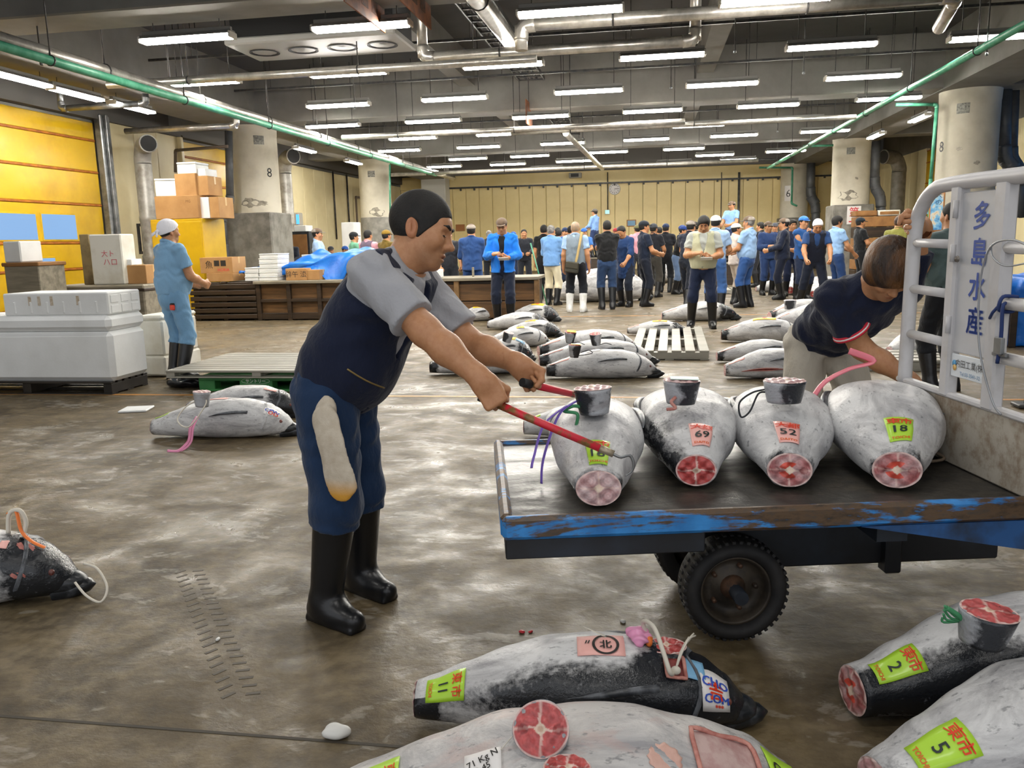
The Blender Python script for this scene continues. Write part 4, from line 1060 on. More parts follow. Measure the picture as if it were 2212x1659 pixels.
q = onz(1143, 262, 3.95); s_ = thing('hanging_sign', 'small rusty hanging sign farther down the hall', 'sign', (q.x, q.y, q.z-.1)); MB().span((-.012, -.45, 0), (.012, .45, .5), .004).build('plate', RUST, s_); MB().tube([(0, 0, .5), (0, 0, 1.2)], .008, 6).build('hanger_rod', DSTEEL, s_)
for (x, y0, y1, z, lab) in ((-2.35, 8.2, 17.6, 4.62, 'black ladder cable tray running down the hall near the rusty signs'), (-2.35, 20.3, 27.2, 4.6, 'black ladder cable tray beyond the second beam')):
    c_ = thing('cable_tray', lab, 'cable tray', (x, y0, z))
    for s in (-.26, .26): MB().span((s-.012, 0, 0), (s+.012, y1-y0, .07)).build('side_rail', DSTEEL, c_)
    k = 0
    while .2+k*.34 < y1-y0: MB().span((-.26, .2+k*.34, .01), (.26, .2+k*.34+.04, .035)).build('rung', DSTEEL, c_); k += 1
    for s in (-.12, 0, .1): MB().tube([(s, 0, .05), (s, y1-y0, .05)], .025, 6).build('cable', BLK, c_)
    for yy in np.arange(.6, y1-y0, 1.8): MB().tube([(-.26, yy, .05), (-.26, yy, ZS-z)], .007, 5).build('hanger_rod', DSTEEL, c_)
# thin drop rods from the slab
for i, (x, y, z0) in enumerate(((-7.6, 9.9, 3.75), (-7.1, 12.0, 3.8), (1.2, 12.4, 3.9), (2.4, 14.0, 3.85), (.4, 15.0, 3.9), (-5.2, 14.8, 3.8), (4.6, 12.8, 3.75), (-1.6, 21.5, 3.9), (3.2, 22.0, 3.9))):
    dr = thing('drop_rod', 'thin dark rod hanging from the slab, %s from the camera' % ORD[i], 'rod', (x, y, z0), 0, 'thin rods hanging from the slab')
    MB().tube([(0, 0, 0), (0, 0, ZS-z0)], .010, 6).build('rod', DSTEEL, dr); MB().lathe([(0, -.03), (.02, -.02), (.02, .01), (0, .02)], 8).build('rod_end', STEEL, dr)
# strip rails in the bays
for i, (y, x0_, x1_) in enumerate(((13.6, -8.4, 5.8), (16.6, -8.4, 5.8), (22.6, -8.4, 5.8), (25, -8.4, 5.8))):
    s_ = thing('strip_rail', 'dark lamp rail crossing the hall, %s from the camera' % ORD[i], 'rail', (0, y, 4.55)); MB().span((x0_, -.02, 0), (x1_, .02, .04)).build('rail', DSTEEL, s_)
    for x in np.arange(x0_+.8, x1_, 2.4): MB().tube([(x, 0, .04), (x, 0, ZS-4.55)], .006, 5).build('hanger_rod', DSTEEL, s_)
# ducts and downpipes
DUCT = mat('duct_grey_white', 'b4b2ac', .45, .3, c2='8b867c', sc=4, bump=.12, bsc=9); DPIPE = mat('downpipe_grey', '57595c', .45, c2='46484b', sc=5)
def duct(label, px, py_top, py_bot, X, r, out, m):
    q, e = onx(px, py_top, X), onx(px, py_bot, X); y = q.y; o = thing('vent_duct', label, 'duct', (X, y, 0))
    zt_ = q.z; zb_ = max(0, e.z)
    MB().lathe([(r*1.08, 0), (r*1.08, 1.1), (r*1.15, 1.12), (r*1.15, 1.25), (r, 1.3), (r, 2.0), (r*1.06, 2.02), (r*1.06, 2.1), (r, 2.12), (r, zt_)], 24).build('duct_riser', m, o)
    P = smooth_path([(0, 0, zt_-.01), (0, 0, zt_+r*.6), (out[0]*r*.7, out[1]*r*.7, zt_+r*1.9), (out[0]*r*2.0, out[1]*r*2.0, zt_+r*2.2), (out[0]*r*2.9, out[1]*r*2.9, zt_+r*2.2)], 4)
    MB().tube(P, r, 20).build('duct_elbow', m, o)
    p_ = Vector(P[-1]); d_ = Vector((out[0], out[1], 0)).normalized()
    MB().tube([p_-d_*.03, p_+d_*.012], r*.93, 20).build('duct_mouth', BLK, o); MB().tube([p_-d_*.05, p_], r*1.07, 20).build('duct_collar', m, o)
    MB().span((-r*1.4, -.03, 1.9), (-r, .03, 1.96)).span((-r*1.4-.04, -.03, 1.3), (-r*1.4, .03, 1.96)).span((-r*1.4, -.03, 1.3), (-r, .03, 1.36)).build('bracket', DSTEEL, o)
duct('fat grey-white vent duct with a black mouth on the left wall', 309, 355, 560, -10.75, .175, (.75, -.65), DUCT)
duct('grey vent duct with an open mouth beyond the first left pillar', 614, 376, 470, -10.6, .21, (.8, -.6), DUCT)
duct('grey vent duct with a bent top on the right wall by the yellow door', 1942, 372, 470, 8.9, .24, (-.9, -.45), mat('duct_brown_grey', '8d887c', .5, c2='726c60', sc=5))
q = ony(489, 300, 18.1)
pipe('downpipe', 'dark downpipe with a kink beside the first left pillar', [ony(494, 283, 18.1), ony(497, 440, 18.1), ony(480, 462, 18.1), ony(487, 545, 18.1), (ony(489, 580, 18.1).x, 18.1, .9)], .085, DPIPE, cat='downpipe')
pipe('wall_pipe', 'brown pipe bracket running from the duct to the dark downpipe', [onx(379, 372, -10.9), onx(379, 325, -10.9), ony(492, 316, 18.0)], .035, mat('pipe_brown', '6d5f50', .5), cat='pipe')
pipe('downpipe', 'dark grey downpipe beside the nearest right pillar', [ony(2172, 180, 19.2), ony(2168, 345, 19.2), ony(2200, 372, 19.2), ony(2200, 470, 19.2)], .13, DPIPE, cat='downpipe')
pipe('downpipe', 'second dark downpipe right of the nearest right pillar', [ony(2192, 180, 19.6), ony(2186, 340, 19.6), ony(2210, 372, 19.6), ony(2212, 470, 19.6)], .10, DPIPE, cat='downpipe')
pipe('downpipe', 'dark grey downpipe with a kink beside the second right pillar', [ony(1892, 305, 27.4), ony(1889, 405, 27.4), ony(1903, 425, 27.4), ony(1903, 500, 27.4)], .14, DPIPE, cat='downpipe')
pipe('downpipe', 'dark downpipe beside the numbered far right pillar', [ony(1752, 352, 35.8), ony(1751, 425, 35.8), ony(1762, 440, 35.8), ony(1762, 500, 35.8)], .17, DPIPE, cat='downpipe')
pipe('downpipe', 'green pipe running down beside the nearest right pillar', [ony(1935, 226, 18.6), ony(2024, 226, 18.6), ony(2010, 395, 18.6), ony(2007, 500, 18.6)], .035, GREENP, cat='pipe')
pipe('downpipe', 'green branch pipe running to the second right pillar', [ony(1735, 316, 26.5), ony(1800, 314, 26.5)], .035, GREENP, cat='pipe')
pipe('downpipe', 'thin green pipe down the numbered far right pillar', [ony(1640, 362, 35.4), ony(1712, 362, 35.4), ony(1710, 440, 35.4), ony(1722, 445, 35.4)], .04, GREENP, cat='pipe')
pipe('downpipe', 'thin green pipe down the second left pillar', [ony(842, 355, 26.8), ony(843, 470, 26.8)], .03, GREENP, cat='pipe', elbows=False)
pipe('bay_pipe', 'steel pipe crossing the left bay above the fat duct', [(-10.8, onx(260, 268, -10.9).y, 3.85), (-8.3, onx(260, 268, -10.9).y, 3.85), (-8.3, onx(260, 268, -10.9).y, 4.1)], .06, CHROME, cat='pipe')
pipe('bay_pipe', 'steel pipe looping under the left beam', [(-10.6, 14.2, 4.4), (-10.6, 14.2, 3.98), (-8.9, 14.2, 3.98), (-8.9, 14.2, 4.15)], .055, STEEL, cat='pipe')
for i, y in enumerate((29.0, 30.4, 33.0)):
    pipe('wall_conduit', 'thin conduit on the left wall beyond the pillars, %s from the camera' % ORD[i], [(XL+.05, y, 4.0), (XL+.05, y, 1.6)], .03, DSTEEL, elbows=False, cat='conduit')
pipe('wall_conduit', 'bent brown pipe on the far left wall', [(XL+.15, 31.0, .8), (XL+.15, 31.0, 3.2), (XL+.15, 34.5, 3.2)], .04, mat('pipe_brown', '6d5f50', .5), cat='pipe')
bl = thing('insect_lamp', 'small glowing blue lamp box on the left wall', 'lamp', onx(644, 474, XL+.1)); MB().box((0, 0, 0), (.2, .34, .42), .03).build('housing', mat('unit_grey', 'a7a398', .5), bl); MB().box((.06, -.172, 0), (.10, .01, .3)).build('glow', emat('blue_glow', '4aa0ff', 2.0), bl)
# foam stack and cartons by far pillars
a, b_ = fspan(738, 480, 766, 545, 24.0, .6); a.z = .3; lid_box('foam_box', 'tall white foam box standing near the second left pillar', a, b_, STY, 'foam box', 0, .02); MB_ = thing('low_stand', 'low stand under the tall white foam box by the pillar', 'stand', ((a.x+b_.x)/2, 24.3, 0)); MB().span((-.35, -.35, 0), (.35, .35, .30), .02).build('stand_body', WOODD, MB_)
tbx = thing('white_counter', 'white-topped low counter below the seated workers at left', 'counter', (ony(730, 555, 18.5).x, 18.9, 0)); zq = ony(740, 548, 18.5).z; MB().span((-.9, -.4, zq-.10), (.9, .4, zq), .01).build('counter_top', STY, tbx); MB().span((-.85, -.35, 0), (.85, .35, zq-.10), .01).build('counter_body', WOODD, tbx)
a, b_ = fspan(635, 487, 660, 500, 21.5, .5); zq0 = a.z; lid_box('foam_box', 'white foam box on the dark cabinet beyond the pillar', a, b_, STY, 'foam box', 0, .01)
a2, b2 = fspan(628, 500, 668, 580, 21.4, .7); o = thing('dark_cabinet', 'open dark cabinet beyond the first left pillar', 'cabinet', ((a2.x+b2.x)/2, 21.75, 0)); hx = (b2.x-a2.x)/2; MB().span((-hx, -.3, 0), (hx, .35, zq0), .01).build('cabinet_body', BLACKF, o); MB().span((-hx+.06, -.31, .5), (hx-.06, -.29, zq0-.08), .006).build('cabinet_back', CARD2, o)
a, b_ = fspan(1880, 452, 1923, 466, 25.5, .8); zq1 = a.z
for i, (x_, lab) in enumerate(((-.35, 'brown foam tray stacked beside the second right pillar'), (.28, 'pale tray stacked beside the second right pillar'))):
    o = thing('fish_tray', lab, 'tray', ((a.x+b_.x)/2+x_, 25.9, zq1)); MB().span((-.3, -.3, 0), (.3, .3, .16), .02).build('tray_body', [CARD2, STYD][i], o); MB().span((-.26, -.31, .03), (.26, -.29, .12), .01).build('tray_front', CARD2, o)
o = thing('tray_stack', 'tall stack of dark trays under the two pale trays', 'tray stack', ((a.x+b_.x)/2, 25.9, 0)); hq = zq1/6
for k in range(6): MB().span((-.62, -.32, k*hq), (.62, .32, (k+1)*hq-.015), .015).build('tray', CARD2 if k % 2 else WOODD, o)
# table at the right edge
q = onz(2195, 760); rt = thing('display_bench', 'dark bench carrying a tuna at the right edge', 'bench', (q.x+1.0, q.y+.9, 0)); MB().span((-1.0, -.6, .50), (1.0, .6, .58), .01).build('bench_top', WOODG, rt)
for sx_ in (-.9, .9):
    for sy_ in (-.5, .5): MB().span((sx_-.04, sy_-.04, 0), (sx_+.04, sy_+.04, .50), .006).build('leg', WOODD, rt)
BENCH = rt.location.copy()
# strap stand at right edge
q = onz(2205, 900); hs_ = thing('hand_truck', 'dark handle of a hand truck standing behind the cart', 'hand truck', (onz(2200, 880).x+.05, onz(2200, 880).y, 0)); MB().tube([(0, 0, .02), (0, 0, .32), (-.07, 0, .34)], .016, 8).build('handle', BLK, hs_); MB().box((0.02, 0, .02), (.2, .16, .03), .008).build('foot_plate', DSTEEL, hs_)
# bits on the floor
CRUMB = mat('ice_crumb', 'd8d8d4', .5); 
def lump(name, label, cat, px, py, s, m, seed=0, z=0):
    p = onz(px, py, z); o = thing(name, label, cat, p); rg = random.Random(seed)
    V, Q = solid([ell((rg.uniform(-.4, .4)*s, rg.uniform(-.4, .4)*s, .35*s), (s*rg.uniform(.4, .7), s*rg.uniform(.35, .6), s*rg.uniform(.3, .5)), k=s*.2) for _ in range(5)], s*.11, cuts=[((0, 0, .0005), (0, 0, -1))], pad=s*.2)
    mesh(name+'_body', V, Q, m, o, True); return o
lump('ice_lump', 'white crumbled ice lump on the floor left of the big tuna', 'ice lump', 729, 1588, .040, CRUMB, 3)
RM = mat('red_scrap', 'c9303a', .4)
lump('fish_scrap', 'larger red fish scrap on the floor behind the tuna with lime label', 'fish scrap', 1128, 1367, .012, RM, 1); lump('fish_scrap', 'smaller red fish scrap beside the larger scrap', 'fish scrap', 1146, 1366, .009, RM, 2)
lump('ice_crumb', 'small white ice crumb on the floor below the cart edge', 'ice crumb', 1345, 1345, .013, CRUMB, 6); lump('ice_crumb', 'white ice crumb on the floor near the left tuna head', 'ice crumb', 472, 1383, .012, CRUMB, 8)

q = onz(2205, 640); tb_ = thing('tarpaulin_bundle', 'blue tarpaulin bundle beyond the cart frame at the right edge', 'tarpaulin', (onx(2200, 610, 4.4).x, onx(2200, 610, 4.4).y, 0))
zt3 = onx(2200, 592, 4.4).z
V, Q = solid([rbox((.1, 0, zt3*.42), (.42, .3, zt3*.38), .04, k=.05), ell((.0, 0, zt3*.85), (.40, .32, .13), k=.1), ell((.3, .1, zt3*.85), (.3, .3, .12), k=.1)], .03, cuts=[((0, 0, .002), (0, 0, -1))], fold=(.02, 16, 1)); mesh('bundle', V, Q, TARP, tb_, True)
# ------------------------------------------------------------------ frozen tuna
def frost_mat(name, white, dark, amt=.5, pink=.0, rough=.5):
    if name in _mats: return _mats[name]
    m, t = newmat(name)
    oi = t.node('ShaderNodeObjectInfo')
    off = t.node('ShaderNodeVectorMath', operation='SCALE'); t.l.new(t.tc.outputs['Object'], off.inputs[0]); off.inputs[3].default_value = 1.0
    add = t.node('ShaderNodeCombineXYZ')
    for k in range(3): t.l.new(t.math('MULTIPLY', oi.outputs['Random'], (37.0, 91.0, 53.0)[k]), add.inputs[k])
    v = t.node('ShaderNodeVectorMath', operation='ADD'); t.l.new(off.outputs[0], v.inputs[0]); t.l.new(add.outputs[0], v.inputs[1]); v = v.outputs[0]
    st = t.node('ShaderNodeMapping'); st.inputs['Scale'].default_value = (.45, 1, 1.3); t.l.new(v, st.inputs[0]); vs = st.outputs[0]
    a = t.node('ShaderNodeAttribute', attribute_name='dk').outputs['Fac']
    n1 = t.noise(9, 6, .68, vs, .6); n2 = t.noise(34, 5, .7, v); n3 = t.noise(7.5, 6, .7, vs, .8)
    f = t.math('ADD', t.math('MULTIPLY', n1, .62), t.math('MULTIPLY', n2, .38))
    dk = t.ramp(t.math('ADD', f, t.math('SUBTRACT', a, .5)), [(.41, t.grey(0)), (.58, t.grey(1))])
    fl = t.ramp(n2, [(.60, t.grey(0)), (.72, t.grey(1))])
    sp = t.ramp(t.noise(55, 3, .6, vs), [(.61, t.grey(0)), (.69, t.grey(1))])
    w = t.mix(t.ramp(n3, [(.42, t.grey(0)), (.68, t.grey(1))]), lin(white), lin('949396'))
    if pink: w = t.mix(t.math('MULTIPLY', t.ramp(n1, [(.5, t.grey(0)), (.62, t.grey(1))]), pink), w, lin('c09a90'))
    w = t.mix(t.math('MULTIPLY', sp, .55), w, lin('55575b'))
    d = t.mix(fl, lin(dark), lin('6a6c70'))
    t.base(t.mix(t.math('MULTIPLY', dk, amt*2, True), w, d))
    r = t.ramp(dk, [(0, t.grey(rough)), (1, t.grey(.24))]); t.l.new(r, t.b.inputs['Roughness'])
    t.b.inputs['Coat Weight'].default_value = .12; t.b.inputs['Coat Roughness'].default_value = .2
    t.bump(t.math('ADD', t.math('MULTIPLY', n2, .5), t.noise(90, 3, .6, v)), .42, .006)
    _mats[name] = m; return m
FROST = frost_mat('frosted_tuna_skin', 'd3d3d3', '1d2025')
FROST_P = frost_mat('frosted_tuna_skin_pinkish', 'd0cdca', '2b2e33', .5, .35)
FLESH, _t = newmat('tuna_flesh')
_a = _t.node('ShaderNodeAttribute', attribute_name='tint')
_t.base(_t.mix(_t.ramp(_t.noise(70, 4, .6), [(.3, _t.grey(0)), (.7, _t.grey(.35))]), _a.outputs['Color'], lin('a33c3a')))
_t.b.inputs['Roughness'].default_value = .38; _t.bump(_t.noise(120, 3, .6), .3, .003)
TAGS = {'lime': mat('label_lime', 'b2e03a', .45, coat=.2), 'pink': mat('label_pink', 'f0b4ab', .5, coat=.15), 'yellow': mat('label_yellow', 'f4cf1e', .45, coat=.2),
        'white': mat('label_white', 'e9e6e4', .5), 'pale': mat('label_pale_green', 'cfe6dd', .5), 'blue': mat('label_blue', '7fb4d8', .45), 'orange': mat('label_orange', 'f07a1e', .5)}
INK_R = mat('ink_red', 'e2401c', .5); INK_K = mat('ink_black', '1c2a28', .5); INK_B = mat('ink_blue', '2b50b8', .5); INK_O = mat('ink_orange', 'e0641c', .5); INK_DK = mat('ink_dark', '26221f', .6)
DARK_FIN = mat('tuna_head_dark', '1d2024', .28, c2='54575c', sc=14, lo=.5, hi=.75, bump=.3, bsc=60)
FIN = mat('tuna_fin', '33363b', .35, c2='70747a', sc=18)
PINKSKIN = mat('tuna_cut_pink', 'c98d80', .5, c2='a8655c', sc=30, bump=.3, bsc=80)
CAVITY = mat('tuna_gut_dark', '5a1d1c', .5, c2='8a3a34', sc=20)
ROPE_K = mat('cord_black', '20242a', .6); ROPE_W = mat('cord_white', 'd3cdbf', .7); ROPE_G = mat('cord_green', '3f8a5c', .6); ROPE_V = mat('twine_violet', '7b62c0', .5)
ROPE_P = mat('tape_pink', 'e77f8e', .4); ROPE_O = mat('tape_orange', 'f08038', .4); ROPE_PP = mat('twine_pink', 'e58fb4', .5)

def flesh_disc(name, ry_, rz, parent, R, loc, kind='red', seed=1, dome=.05, n=56, rings=22):
    """cut face: four muscle blocks round the backbone; lies in local yz, facing -x"""
    rg = np.random.default_rng(seed); V = []; C = []
    ph = rg.uniform(0, 6.28, 6)
    def colour(u, v):
        r = math.hypot(u, v); a = math.atan2(v, u)
        red = {'red': (.50, .075, .07), 'pale': (.60, .36, .36), 'mixed': (.48, .17, .17), 'tail': (.52, .10, .10), 'frost': (.60, .40, .40)}[kind]
        pale = (.80, .62, .55); c = np.array(red)
        w = .5+.5*math.sin(9*u+ph[0]+3*math.sin(5*v+ph[1]))*math.sin(8*v+ph[2]+2*math.sin(6*u))
        c = c*(.75+.5*w) if kind != 'frost' else c*(.9+.2*w)
        if kind in ('frost', 'pale', 'mixed'):
            f = .5+.5*math.sin(3.1*u+ph[3]+2*math.sin(3*v+ph[4]))
            c = c*(1-.55*f)+np.array((.68, .60, .60))*.55*f
        arcs = abs(math.sin(22*math.hypot(abs(u)-.42, abs(v)-.42)))
        c = c*(1-.16*(arcs > .82))
        # pale seams
        seam = min(abs(u+.04*math.sin(5*v)), abs(v+.05*math.sin(4*u+ph[5])))
        if seam < .045 and r < .95: c = c*.25+np.array(pale)*.75
        if kind == 'mixed' and .3 < abs(a) < 2.2 and .15 < r < .5: c = np.array((.62, .08, .05))*(.6+.8*w)
        dark = math.hypot(abs(u)-.62, v)
        if dark < .2 and kind in ('red', 'tail', 'mixed'): c = c*np.array((.55, .4, .4))
        if abs(u)+abs(v) < .24: c = np.array((.78, .66, .52))
        if r < .085 and kind in ('tail', 'red'): c = np.array((.62, .45, .33))
        if r > .93: c = np.array((.72, .56, .52))
        return c
    for i in range(rings+1):
        q = i/rings
        for k in range(n if i else 1):
            a = 2*PI*k/n; u, v = q*math.cos(a), q*math.sin(a)
            V.append((-dome*ry_*(1-q*q)+.004*math.sin(9*u+ph[0])*math.sin(8*v)*(q < .97), u*ry_, v*rz)); C.append(tuple(colour(u, v))+(1,))
    F = [(0, 1+(k+1) % n, 1+k) for k in range(n)]
    for i in range(rings-1):
        for k in range(n):
            a, b = 1+i*n+k, 1+i*n+(k+1) % n; F.append((a, b, b+n, a+n))
    Rm = Matrix([list(x) for x in R]) if not isinstance(R, Matrix) else R
    o = mesh(name, [Rm @ Vector(v)+Vector(loc) for v in V], F, FLESH, parent, True)
    at = o.data.color_attributes.new('tint', 'FLOAT_COLOR', 'POINT'); at.data.foreach_set('color', np.array(C, np.float32).ravel())
    return o
class Fish:
    PROF = [(0, .40), (.05, .47), (.15, .63), (.28, .82), (.42, .96), (.54, 1.0), (.66, .97), (.77, .87), (.87, .70), (.94, .48), (.98, .28), (1, .10)]
    def __init__(s, L, r, ratio=1.12, seed=0, lift=.25, prof=None, bend=0.0, sag=.0, flatb=.0):
        s.L, s.r, s.ratio, s.lift = L, r, ratio, lift
        s.P = prof or s.PROF; s.rg = np.random.default_rng(seed); s.ph = s.rg.uniform(0, 6.28, 8); s.bend = bend
    def rad(s, t):
        P = s.P
        for (a, x), (b, y) in zip(P, P[1:]):
            if t <= b:
                k = (t-a)/(b-a); k = k*k*(3-2*k)*.4+k*.6; return (x+(y-x)*k)*s.r
        return P[-1][1]*s.r
    def rt(s, t):
        k = min(1, t/.4); r0 = 1.24 if s.ratio > 1.3 else min(s.ratio, 1.10); return r0+(s.ratio-r0)*k*k*(3-2*k)
    def pt(s, t, a, off=0.0):
        """a = angle round the body: 0 = local +y side, 90 = top"""
        R = s.rad(t); ca, sa = math.cos(a), math.sin(a)
        e = .92
        y = math.copysign(abs(ca)**e, ca)*R*s.rt(t); z = math.copysign(abs(sa)**e, sa)*R
        lump = 1+.022*math.sin(7*t*s.L/s.r*.5+s.ph[0]+2*math.sin(a+s.ph[1]))*math.sin(2*a+s.ph[2])+.014*math.sin(5*a+11*t+s.ph[3])
        y *= lump; z *= lump
        n = math.hypot(y, z) or 1
        y += off*y/n; z += off*z/n
        zc = R+s.lift*(s.r-R)
        return Vector((t*s.L, y+s.bend*math.sin(PI*t)*s.L, max(z+zc, .001)))
    def build(s, root, nt=44, na=34, skin=None, dk=None, name='body'):
        V = []; D = []; F = []
        ts = [1-(1-i/nt)**1.15 for i in range(nt+1)]
        for t in ts:
            for k in range(na):
                a = 2*PI*k/na; V.append(s.pt(t, a)); D.append(dk(t, a) if dk else .3)
        for i in range(nt):
            for k in range(na):
                k2 = (k+1) % na; F.append((i*na+k, (i+1)*na+k, (i+1)*na+k2, i*na+k2))
        F += [tuple(range(na)), tuple(nt*na+k for k in reversed(range(na)))]
        o = mesh(name, V, F, skin or FROST, root, True)
        at = o.data.attributes.new('dk', 'FLOAT', 'POINT'); at.data.foreach_set('value', np.array(D, np.float32))
        return o
    def patch(s, root, name, m, t0, t1, a0, a1, off=.004, n=6, k=6, skew=0.0, curl=0.0, oval=False):
        V = []; F = []
        for i in range(n+1):
            for j in range(k+1):
                u, v = i/n, j/k
                if oval:
                    x, y = 2*u-1, 2*v-1; u, v = .5+.5*x*math.sqrt(1-y*y/2)*(1+.08*math.sin(9*y)), .5+.5*y*math.sqrt(1-x*x/2)*(1+.1*math.sin(7*x))
                V.append(s.pt(t0+(t1-t0)*u+skew*v, a0+(a1-a0)*v, off+curl*max(0, u-.6)**2+.0015*math.sin(5*u+4*v)))
        for i in range(n):
            for j in range(k):
                q = i*(k+1)+j; F.append((q, q+1, q+k+2, q+k+1))
        o = mesh(name, V, F, m, root, True)
        md = o.modifiers.new('thick', 'SOLIDIFY'); md.thickness = .0012; md.offset = 1
        return o
    def text(s, root, name, txt, m, t0, t1, a0, a1, cu, cv, size, rot=0.0, off=.0065, skew=0.0, bold=.03, sx=1.0):
        """lettering laid on the patch (t0..t1 x a0..a1); cu,cv,size in patch units of u"""
        V, F = text_mesh(txt); VV = []; FF = []
        lu = abs(t1-t0)*s.L; lv = abs(a1-a0)*s.rad((t0+t1)/2)*s.ratio**.5; asp = lu/lv
        for dx, dy in ((-bold, 0), (bold, 0), (0, bold)):
            n = len(VV)
            for v in V:
                x, y = v[0]*sx+dx, v[1]+dy
                X, Y = x*math.cos(rot)-y*math.sin(rot), x*math.sin(rot)+y*math.cos(rot)
                u, w = cu+X*size, cv+Y*size*asp
                VV.append(s.pt(t0+(t1-t0)*u+skew*w, a0+(a1-a0)*w, off+.0002*(n > 0)))
            FF += [tuple(i+n for i in f) for f in F]
        return mesh(name, VV, FF, m, root)
def dk_field(kind, seed=0):
    rg = np.random.default_rng(seed); p = rg.uniform(0, 6.28, 4)
    def f(t, a):
        s = math.sin(a); c = math.cos(a)
        d = .18
        if kind == 'back':     d = .20+.55*max(0, -c)**1.5+.35*max(0, t-.80)/.2+.25*math.exp(-(t/.06)**2)
        elif kind == 'tail':   d = .19+.75*math.exp(-(t/.085)**2)+.45*max(0, t-.88)/.12
        elif kind == 'black':  d = .24+.62*math.exp(-((a-2.85)/.68)**2)*min(1, .25+t*1.6)+.5*math.exp(-(t/.07)**2)*(s < .45)+.10*(a > 3.3)+.95*max(0, t-.62)/.25
        elif kind == 'head':   d = .20+.35*math.exp(-(t/.05)**2)+1.0*max(0, t-.66)/.3
        elif kind == 'white':  d = .20+.30*math.exp(-(t/.05)**2)+.25*max(0, t-.88)/.1
        elif kind == 'head2':  d = .20+.3*math.exp(-(t/.05)**2)+.28*max(0, t-.62)/.3
        elif kind == 'side':   d = .18+.45*max(0, c)*math.exp(-((t-.25)/.25)**2)+.2*math.exp(-(t/.08)**2)
        elif kind == 'side2':  d = .16+.62*max(0, -c)**1.0*math.exp(-((t-.25)/.35)**2)+.3*math.exp(-(t/.08)**2)
        return d+.05*math.sin(6*t+p[0])*math.sin(2*a+p[1])
    return f
def lie(tail, head, z=0.0):
    """root position, turn and length for a fish lying from tail to head (two world points)"""
    d = Vector((head[0]-tail[0], head[1]-tail[1], 0)); return Vector((tail[0], tail[1], z)), math.atan2(d.y, d.x), d.length
def tag_label(f, root, t0, t1, a0, a1, colour, num=None, kan=None, foot=None, rot=0.0, skew=0.0, print_=None):
    """paper label frozen onto the skin, reading direction turned by rot"""
    pt = f.patch(root, 'paper_label', TAGS[colour], t0, t1, a0, a1, .004, skew=skew)
    cr, sr = math.cos(rot), math.sin(rot)
    lu = abs(t1-t0)*f.L; lv = abs(a1-a0)*f.rad((t0+t1)/2)*f.ratio**.5
    def put(nm, txt, m, x, y, size, sx=1.0, bold=.03, off=.0065):   # x,y in the label's own frame (-.5...5)
        X, Y = x*cr-y*sr, x*sr+y*cr
        f.text(root, nm, txt, m, t0, t1, a0, a1, .5+X, .5+Y, size, rot, off, skew, bold, sx)
    if kan:
        for i, ch in enumerate(kan): put('label_character', ch, INK_R, (i-.5*(len(kan)-1))*.42, .30, .28, bold=.018)
    if num: put('label_number', num, INK_K, 0, -.06, .36, bold=.015)
    if foot: put('label_print', foot, INK_O, 0, -.39, .13, bold=.03)
    if print_:
        for (txt, m, x, y, sz) in print_: put('label_print', txt, m, x, y, sz)
    return pt
_nose = {}
def add_head(f, root, dark=True, gape=.03, lo=.90):
    """pointed black jaws beyond the cut gill"""
    L, r = f.L, f.r; c = f.pt(1, PI/2); zc = f.rad(1.0)+f.lift*(r-f.rad(1.0))
    def jaw(name, x0, x1, dz, r0, tilt):
        P = []; V = []; F = []; n = 14; m = 7
        for i in range(m+1):
            q = i/m; rr = r0*math.sqrt(max(0, 1-q**1.6))+.003
            for k in range(n):
                a = 2*PI*k/n
                V.append(Vector((x0+(x1-x0)*q, rr*f.ratio*math.cos(a)*.95, zc+dz+tilt*q+rr*.8*math.sin(a))))
        for i in range(m):
            for k in range(n):
                k2 = (k+1) % n; F.append((i*n+k, (i+1)*n+k, (i+1)*n+k2, i*n+k2))
        F.append(tuple(m*n+k for k in reversed(range(n))))
        return mesh(name, V, F, DARK_FIN, root, True)
    x0 = .905*L; R0 = f.rad(.905)
    jaw('upper_jaw', x0, 1.035*L, R0*.20+f.lift*0, R0*.78, -R0*.15)
    jaw('lower_jaw', x0, 1.06*L, -R0*.22, R0*.68, -R0*.10+gape)
